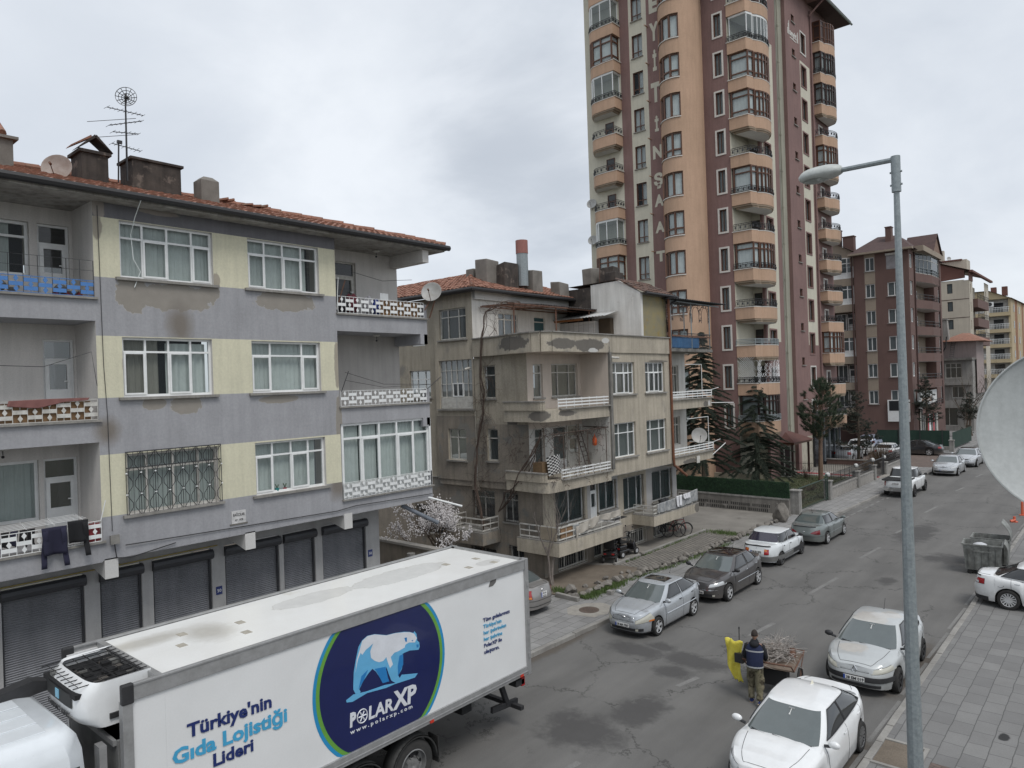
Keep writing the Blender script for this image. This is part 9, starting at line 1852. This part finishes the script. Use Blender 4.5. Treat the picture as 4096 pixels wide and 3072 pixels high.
for s_,K_,A2 in((1,Vector((.13,.105,.50)),Vector((.06,.115,.11))),(-1,Vector((-.03,-.105,.48)),Vector((-.20,-.105,.17)))):
 tr=MB();H2=Vector((.0,.085*s_,.93));rnd=random.Random(4+s_);pts,rs=[],[]
 for i in range(16):
  t=i/15;p=H2.lerp(K_,t*2)if t<.5 else K_.lerp(A2,(t-.5)*2);pts.append(p+Vector((rnd.uniform(-.008,.008),rnd.uniform(-.006,.006),0)));rs.append(.115-.025*t-.018*(t>.6)+rnd.uniform(-.005,.007)+(.008 if i==14 else 0))
 tr.tube(pts,rs,14);
 if s_==1:loft(tr,[ring(0,.84,.12,.15),ring(0,.92,.135,.175),ring(0,.99,.135,.18)])
 tr.build('trousers',camo(),pn,smooth=True)
 tr=MB();kk=H2.lerp(K_,.75);tr.ball(kk+Vector((0,.095*s_,.02)),1,10,0,(.07,.03,.09));tr.build('pocket',camo(),pn,smooth=True)
 toe=Vector((1,0,0))if s_==1 else Vector((.62,0,-.78));upv=Vector((0,0,1))if s_==1 else Vector((.78,0,.62));hb=A2+Vector((-.04,0,-.075))if s_==1 else A2+Vector((-.055,0,-.05))
 if s_==1:hb.z=.035
 sh=MB();lf=Vector((0,1,0))
 def shp(a,b):
  ang=2*PI*b;w_=(.040+.014*math.sin(a*PI*.9))*(1-.5*max(0,a-.85)/.15)*(1-.35*max(0,.12-a)/.12);hh=.075*(1-.55*a)*(1-.6*max(0,a-.88)/.12)
  return hb+toe*(.27*a)+lf*(w_*math.cos(ang))+upv*(max(-.012,hh*math.sin(ang)))
 sh.grid(shp,12,16);sh.add([shp(0,j/16)for j in range(16)],[tuple(range(16))]);sh.add([shp(1,j/16)for j in range(16)],[tuple(range(16))])
 so_=sh.build('shoe',pm('blue_suede',(.03,.05,.19),.8,scale=9),pn,smooth=True)
 q=MB();q.poly([hb+toe*(.27*a)+lf*(.043+.012*math.sin(a*PI*.9))*sg_*(1-.5*max(0,a-.85)/.15)+upv*-.014 for a,sg_ in[(i/8,1)for i in range(9)]+[(1-i/8,-1)for i in range(9)]],-upv*.022);q.build('sole',[flat('gum_sole',(.38,.29,.2),.7)],so_)
 q=MB();[q.tube([hb+toe*(.12+.025*k)+lf*.052*s3+upv*.0,hb+toe*(.15+.025*k)+lf*.035*s3+upv*.045],.005,4)for k in range(3)for s3 in(1,-1)];q.build('shoe_stripe',M_white,so_)
ct=thing('handcart','rusty two wheeled handcart with a wooden bed and black crate, pushed by the man','handcart',(-7.36,18.55,0),.17)
m=MB();m.box(-.56,.56,-.62,.70,.72,.76);m.build('bed',pm('weathered_board',(.19,.145,.11),.9,c2=(.12,.09,.07),scale=4),ct)
m=MB();m.tube([(-.58,-.95,.98),(-.58,-.62,.74),(-.60,.75,.82),(.60,.75,.82),(.58,-.62,.74),(.58,-.95,.98)],.02,6);m.tube([(-.6,-.98,1.0),(.6,-.98,1.0)],.022,6);m.tube([(-.58,.0,.74),(.58,.0,.74)],.02,6)
m.tube([(.60,.74,.82),(.56,.1,.28),(.56,-.1,.33)],.014,5);m.tube([(-.60,.74,.82),(-.56,.1,.28)],.014,5);m.build('frame',M_rust,ct)
for x in(-.62,.62):
 w_=MB();w_.tube([(x,-.05+.31*math.cos(a*PI/14),.33+.31*math.sin(a*PI/14))for a in range(29)],.03,8,caps=False);wo=w_.build('wheel',M_tyre,ct,smooth=True);q=MB();[q.tube([(x,-.05,.33),(x,-.05+.3*math.cos(a*PI/8),.33+.3*math.sin(a*PI/8))],.005,4)for a in range(16)];q.tube([(x-.05,-.05,.33),(x+.05,-.05,.33)],.03,8);q.build('spokes',M_rust,wo)
m=MB();m.box(-.38,.38,-.55,-.1,.28,.68);m.build('crate',flat('black_crate',(.012,.012,.013),.6),ct,bev=.02)
m=MB();rnd=random.Random(21)
for k in range(300):
 c0=Vector((rnd.gauss(.02,.2),rnd.gauss(.12,.24),.80+abs(rnd.gauss(0,.14))));c0.x=max(-.45,min(.5,c0.x));d=Vector((rnd.uniform(-1,1),rnd.uniform(-1,1),rnd.uniform(-.4,.6))).normalized();l_=rnd.uniform(.12,.36)
 m.tube(wander(c0-d*l_,c0+d*l_,5,.03,k),[.008,.008,.007,.006,.005,.003],4)
for k in range(16):c0=Vector((rnd.uniform(-.1,.3),rnd.uniform(-.1,.3),1.0));d=Vector((rnd.uniform(.1,.8),rnd.uniform(-.3,.5),rnd.uniform(.4,1))).normalized();m.tube(wander(c0,c0+d*.55,6,.03,k+900),[.008,.007,.006,.005,.004,.003,.002],4)
m.v=[Matrix.Translation((-7.36,18.55,0))@Matrix.Rotation(.17,4,'Z')@v for v in m.v]
single(m,'branches',pm('pale_twigs',(.40,.37,.34),.8,c2=(.25,.22,.2),scale=9),'tangled heap of pale dry branches loaded on the handcart','branches',(-7.36,18.6,.76))
m=MB()
for i,(x,y,z,a,b,c_)in enumerate(((-.3,.45,.86,.3,.2,.015),(-.15,.25,.95,.25,.22,.01),(-.38,.1,.85,.12,.3,.02))):m.add([(x-a,y-b,z),(x+a*.8,y-b*1.1,z+.05),(x+a,y+b,z+.1),(x-a*.7,y+b,z+.02)],[(0,1,2,3)])
m.v=[Matrix.Translation((-7.36,18.55,0))@Matrix.Rotation(.17,4,'Z')@v for v in m.v];single(m,'cardboard_scrap',pm('brown_scrap',(.17,.13,.10),.9),'flat brown scraps lying under the branches on the handcart','scrap',(-7.5,18.8,.85))
m=MB();m.tube([(.38,.2,.8),(.38,.28,1.02)],[.1,.07],12);[m.tube([(.38+.105*math.cos(t*.6),.2+.02*k+.105*math.sin(t*.6)*.3,.82+k*.04+.02*math.sin(t*.6))for t in range(11)],.012,4)for k in range(5)]
m.v=[Matrix.Translation((-7.36,18.55,0))@Matrix.Rotation(.17,4,'Z')@v for v in m.v];single(m,'spring',M_rust,'rusty coil spring at the right of the branches','spring',(-7.0,18.75,.76))
m=MB()
def bagp(a,b):
 w_=.46*(1-.25*b)*(1-.5*max(0,b-.6)/.4);x=-.18+w_*(a-.5)+.10*b-.06*math.sin(b*3);return Vector((-7.86+x+.03*math.sin(a*9+b*4),17.55+.05*math.sin(a*7+b*6)+.10*b,1.42-1.08*b-.10*(1-a)*(b>.0)*(1-b)+.02*math.sin(a*17)))
m.grid(bagp,18,20);o=single(m,'sack',pm('yellow_woven_sack',(.74,.66,.11),.7,c2=(.66,.55,.06),scale=5,bump=.7,bscale=9),'limp yellow woven sack hanging from a rod on the left of the handcart','sack',(-7.95,17.6,.3),smooth=True);s=o.modifiers.new('s','SOLIDIFY');s.thickness=.02
m=MB();m.tube([(-7.92,17.62,.95),(-7.86,17.52,1.78)],.012,5);m.lathe((-7.86,17.52,1.74),(0,0,1),[(0,.02),(.05,.018)],6);m.box(-8.0,-7.78,17.5,17.75,.86,1.1);single(m,'rod',M_iron,'thin black rod standing up from the left handle, carrying the yellow sack','rod',(-7.9,17.6,.95))
# ================================================================ trees
M_bark=pm('bark',(.13,.10,.075),.95,c2=(.08,.062,.048),scale=6,bump=.6,bscale=20);M_barkp=pm('pine_bark',(.19,.125,.085),.95,c2=(.12,.08,.06),scale=6,bump=.6)
def leafmat(name,c,c2):return pm(name,c,.8,c2=c2,scale=1.8,fvar=.35,fine=6)
M_ced=leafmat('cedar_needles',(.042,.055,.036),(.022,.032,.022));M_pin=leafmat('pine_needles',(.040,.060,.030),(.020,.034,.018));M_pind=leafmat('dark_pine_needles',(.026,.034,.022),(.015,.02,.015))
def tree_parts(name,label,loc,trunk,crown,mt_,mc,group=None,ss=False):
 t=thing(name,label,'tree',loc,0,group);trunk.build('trunk',mt_,t);crown.build('crown',mc,t);return t
def cedar(loc,h,rb,seed,label,base=1.2):
 rnd=random.Random(seed);tr,cr=MB(),MB();tr.tube([(0,0,0),(.05,0,h*.5),(0,0,h)],[.16+h*.006,.1,.012],8)
 nb=int(h*17)
 for i in range(nb):
  t=(i+rnd.random())/nb;z=base+(h-base)*t;L_=rb*(1-t)**.8*rnd.uniform(.65,1.1)+.15;a=rnd.uniform(0,2*PI);d=Vector((math.cos(a),math.sin(a),0));pts=[]
  up_=rnd.uniform(-.12,.28)
  for k in range(6):s=k/5;pts.append(Vector((0,0,z))+d*L_*s+Vector((0,0,L_*(up_*s-.35*s*s))))
  tr.tube(pts,[.025*(1-t)+.012,.02,.015,.01,.007,.004],4)
  n=int(40+95*L_)
  for q in range(n):
   s=rnd.uniform(.12,1);k=min(4,int(s*5));p=pts[k].lerp(pts[k+1],s*5-k);side=d.cross(Vector((0,0,1)))*rnd.choice((-1,1));ln=rnd.uniform(.12,.34)*(1.15-s*.5)
   e=p+(d*rnd.uniform(.2,.9)+side*rnd.uniform(.1,1)).normalized()*ln+Vector((0,0,-rnd.uniform(-.02,.5)*ln));w_=Vector((0,0,rnd.uniform(.02,.045)))if q%2 else side.cross(d)*.02+d*.018
   cr.add([p-w_,p+w_,e],[(0,1,2)])
   for r_ in range(3):u=p.lerp(e,rnd.uniform(.2,.9));v2=u+Vector((rnd.uniform(-1,1),rnd.uniform(-1,1),rnd.uniform(-.9,.35))).normalized()*rnd.uniform(.05,.12);x_=Vector((rnd.uniform(-.014,.014),rnd.uniform(-.014,.014),.008));cr.add([u-x_,u+x_,v2],[(0,1,2)])
 return tree_parts('cedar_tree',label,loc,tr,cr,M_bark,M_ced)
cedar((-22.7,45.8,.2),11.2,3.3,3,'tall dark cedar rising above the green hedge beside the beige block',2.0);cedar((-21.3,51.5,.2),8.0,2.9,5,'shorter cedar in front of the mauve tower entrance',.9)
def pine(loc,h,clear,rx,rz_2,seed,label,mat,n=230,name='pine_tree'):
 rnd=random.Random(seed);tr,cr=MB(),MB();lean=rnd.uniform(-.15,.15);tr.tube([(0,0,0),(lean*.3,0,h*.3),(lean,.0,h*.6),(lean*.5,0,h*.95)],[.19,.15,.11,.02],8)
 c0=Vector((lean,0,clear+(h-clear)*.5))
 for i in range(n):
  while True:
   v=Vector((rnd.uniform(-1,1),rnd.uniform(-1,1),rnd.uniform(-1,1)))
   if .35<v.length<1 and(v.length>.6 or rnd.random()<.4):break
  ww=rx*(1-.35*max(0,v.z));e=c0+Vector((v.x*ww,v.y*ww,v.z*(h-clear)*.5))
  if noise.noise(e*.9+Vector((seed,0,0)))<-.12:continue
  s0=Vector((lean*.8,0,max(clear*.9,e.z-rnd.uniform(.3,1.2))));mid=s0.lerp(e,.6)+Vector((0,0,-.1));tr.tube([s0,mid,e],[.02,.012,.006],3)if i%2==0 else None
  d=(e-s0).normalized();d=(d+Vector((0,0,.5))).normalized()
  for q in range(60):
   nd=(d*rnd.uniform(-.2,1)+Vector((rnd.uniform(-1,1),rnd.uniform(-1,1),rnd.uniform(-.7,1)))*.8).normalized();b=e-d*rnd.uniform(0,.22);ln=rnd.uniform(.12,.26)*rz_2;x_=nd.orthogonal().normalized()*.011;cr.add([b-x_,b+x_,b+nd*ln],[(0,1,2)])
 return tree_parts(name,label,loc,tr,cr,M_barkp,mat)
pine((-18.1,55.6,.2),7.9,3.2,1.75,1.15,2,'round headed green pine on a bare reddish trunk in the garden',M_pin,560)
def darkpine(loc,h,r,seed,label,mat,base=1.2):
 rnd=random.Random(seed);tr,cr=MB(),MB();tr.tube([(0,0,0),(.1,0,h*.5),(.05,0,h)],[.15,.1,.02],8)
 for i in range(int(h*9)):
  t=rnd.random();z=base+(h-base)*t;L_=r*(1-t*.75)*rnd.uniform(.5,1.1);a=rnd.uniform(0,2*PI);d=Vector((math.cos(a),math.sin(a),rnd.uniform(-.05,.35)));tr.tube([Vector((.05,0,z)),Vector((0,0,z))+d*L_*.5-Vector((0,0,.1)),Vector((0,0,z))+d*L_],[.03,.02,.01],4)
  for c_ in range(int(4+6*L_)):
   s=rnd.uniform(.25,1);e=Vector((0,0,z))+d*L_*s+Vector((rnd.gauss(0,.15),rnd.gauss(0,.15),rnd.gauss(.05,.1)))
   for q in range(34):nd=Vector((rnd.uniform(-1,1),rnd.uniform(-1,1),rnd.uniform(-.5,1))).normalized();x_=nd.orthogonal().normalized()*.011;cr.add([e-x_,e+x_,e+nd*rnd.uniform(.1,.24)],[(0,1,2)])
 return tree_parts('pine_tree',label,loc,tr,cr,M_bark,mat)
darkpine((-18.9,68.2,.1),6.2,2.1,7,'dark untidy pine hiding the parked cars beside the car park',M_pind);darkpine((-17.4,88.0,.1),7.3,1.9,9,'dark pine with open layered boughs in front of the white shop sign',M_pind,2.6);darkpine((-15.2,100,.1),5.2,1.5,10,'small dark pine among the bare trees far down the street',M_pind,2)
darkpine((-14.9,96,.1),1.6,1.0,14,'low dark evergreen bush beside the green mesh fence',M_pind,.1)
def bare(p,d,L_,r,depth,mb,rnd,tips=None,spread=.6,up=.15,nseg=4,kids=(2,3),taper=.62):
 pts=[p];q=p;dd=d.normalized()
 for i in range(nseg):dd=(dd+Vector((rnd.uniform(-.18,.18),rnd.uniform(-.18,.18),rnd.uniform(-.1,.16)+up*.1))).normalized();q=q+dd*(L_/nseg);pts.append(q)
 mb.tube(pts,[r*(1-(1-taper)*i/nseg)for i in range(nseg+1)],5 if depth>2 else 3,caps=False)
 if tips is not None and depth<=1:tips+=pts[1:]
 if depth==0:return
 for k in range(rnd.randint(*kids)):
  j=rnd.randint(max(1,nseg//2),nseg);nd=(dd+Vector((rnd.uniform(-1,1),rnd.uniform(-1,1),rnd.uniform(-.5,.8)))*spread+Vector((0,0,up))).normalized();bare(pts[j],nd,L_*rnd.uniform(.6,.85),r*taper*rnd.uniform(.6,.95),depth-1,mb,rnd,tips,spread,up,nseg,kids,taper)
def bare_tree(name,label,loc,h,seed,depth=5,r=.07,mat=None,stems=1,spread=.6,kids=(2,3),lean=(0,0),up=.15):
 rnd=random.Random(seed);mb=MB()
 for s in range(stems):bare(Vector((rnd.uniform(-.05,.05)*s,rnd.uniform(-.05,.05)*s,0)),Vector((lean[0]+rnd.uniform(-.1,.1),lean[1]+rnd.uniform(-.1,.1),1)),h*.34,r,depth,mb,rnd,None,spread,up,4,kids)
 o=mb.build(name,mat or M_bark);o.location=loc;return tag(o,label,'tree')
bare_tree('bare_tree','slender leafless young tree in front of the beige block at the lorry corner',(-17.75,22.3,.15),4.6,4,5,.055,pm('grey_twig_bark',(.22,.19,.17),.9,c2=(.14,.12,.105),scale=8),2,.55,(2,3),up=.25)
for i,(x,y,h,sd,lab)in enumerate(((-16.2,104,10.5,11,'tall bare tree in front of the pink house, left one'),(-15.3,102,9.5,12,'tall bare tree in front of the pink house, right one'),(-14.4,112,11,14,'wide bare tree before the yellow block'),(-19.2,85.5,6.0,15,'thin bare sapling against the brown block wall'),(-14.6,93,4.5,17,'small bare bush by the green mesh fence corner'))):
 bare_tree('bare_tree',lab,(x,y,.1),h,sd,6 if i<3 else 4,.13 if i<3 else .05,M_bark if i!=3 else pm('pale_bark',(.3,.22,.2),.9),1,.6,(2,3),up=.1)
def shrub(loc,r,h,seed,label,mat,n=500):
 rnd=random.Random(seed);mb=MB()
 for k in range(n):
  a=rnd.uniform(0,6.3);rr=r*rnd.random()**.5;e=Vector((rr*math.cos(a),rr*math.sin(a),h*rnd.uniform(.3,1)*(1-.4*rr/r)));s=Vector((e.x*.2,e.y*.2,0));mb.tube(wander(s,e,4,.06,k+seed*1000),[.012,.01,.008,.006,.004],3,caps=False)
 o=mb.build('shrub',mat);o.location=loc;return tag(o,label,'shrub')
shrub((-16.6,62.5,.2),.7,1.3,2,'tangle of straw coloured stems by the narrow iron gate',pm('straw',(.30,.22,.14),.9,scale=4),260);shrub((-16.4,66.0,.2),1.3,2.6,3,'rust brown leafless bush in front of the hidden white saloon',pm('rust_stems',(.12,.085,.055),.9,scale=4),700);shrub((-17.2,50.5,.25),.8,1.0,4,'thin bare rose bush on the lawn left of the pine',M_bark,60);shrub((-16.6,46,.25),.9,1.1,5,'bare shrub behind the dark green gate',M_bark,90);shrub((-19.5,56.6,.25),.7,1.4,6,'leafless rose bush near the red path',M_bark,50)
m=MB();rnd=random.Random(33)
for k in range(5000):
 x,y=rnd.uniform(-20,-15.5),rnd.uniform(43.5,57);a=rnd.uniform(0,6.3);h=rnd.uniform(.05,.14);m.add([(x-.02*math.cos(a),y-.02*math.sin(a),.2),(x+.02*math.cos(a),y+.02*math.sin(a),.2),(x+rnd.uniform(-.05,.05),y+rnd.uniform(-.05,.05),.2+h)],[(0,1,2)])
tag(m.build('grass',M_lawn),'rough lawn grass in the railed tower garden','grass',kind='stuff')
bt=thing('blossom_tree','small tree covered in white blossom between the two old blocks','tree',(-22.6,21.2,0));rnd=random.Random(19);tips=[];mb=MB()
for d in((-.1,-.3,1),(.35,-.25,.9),(-.35,-.1,.8)):bare(Vector((0,0,0)),Vector(d),1.35,.09,5,mb,rnd,tips,.75,.12,4,(2,3))
mb.build('trunk',M_bark,bt);bl=MB()
for p in tips:
 for k in range(2):
  if rnd.random()<.75:
   c0=p+Vector((rnd.gauss(0,.05),rnd.gauss(0,.05),rnd.gauss(0,.05)));s=rnd.uniform(.02,.036);bl.ball(c0,s,5)
bl.build('blossom',flat('white_blossom',(.72,.69,.69),.8),bt);print('blossoms',len(tips))
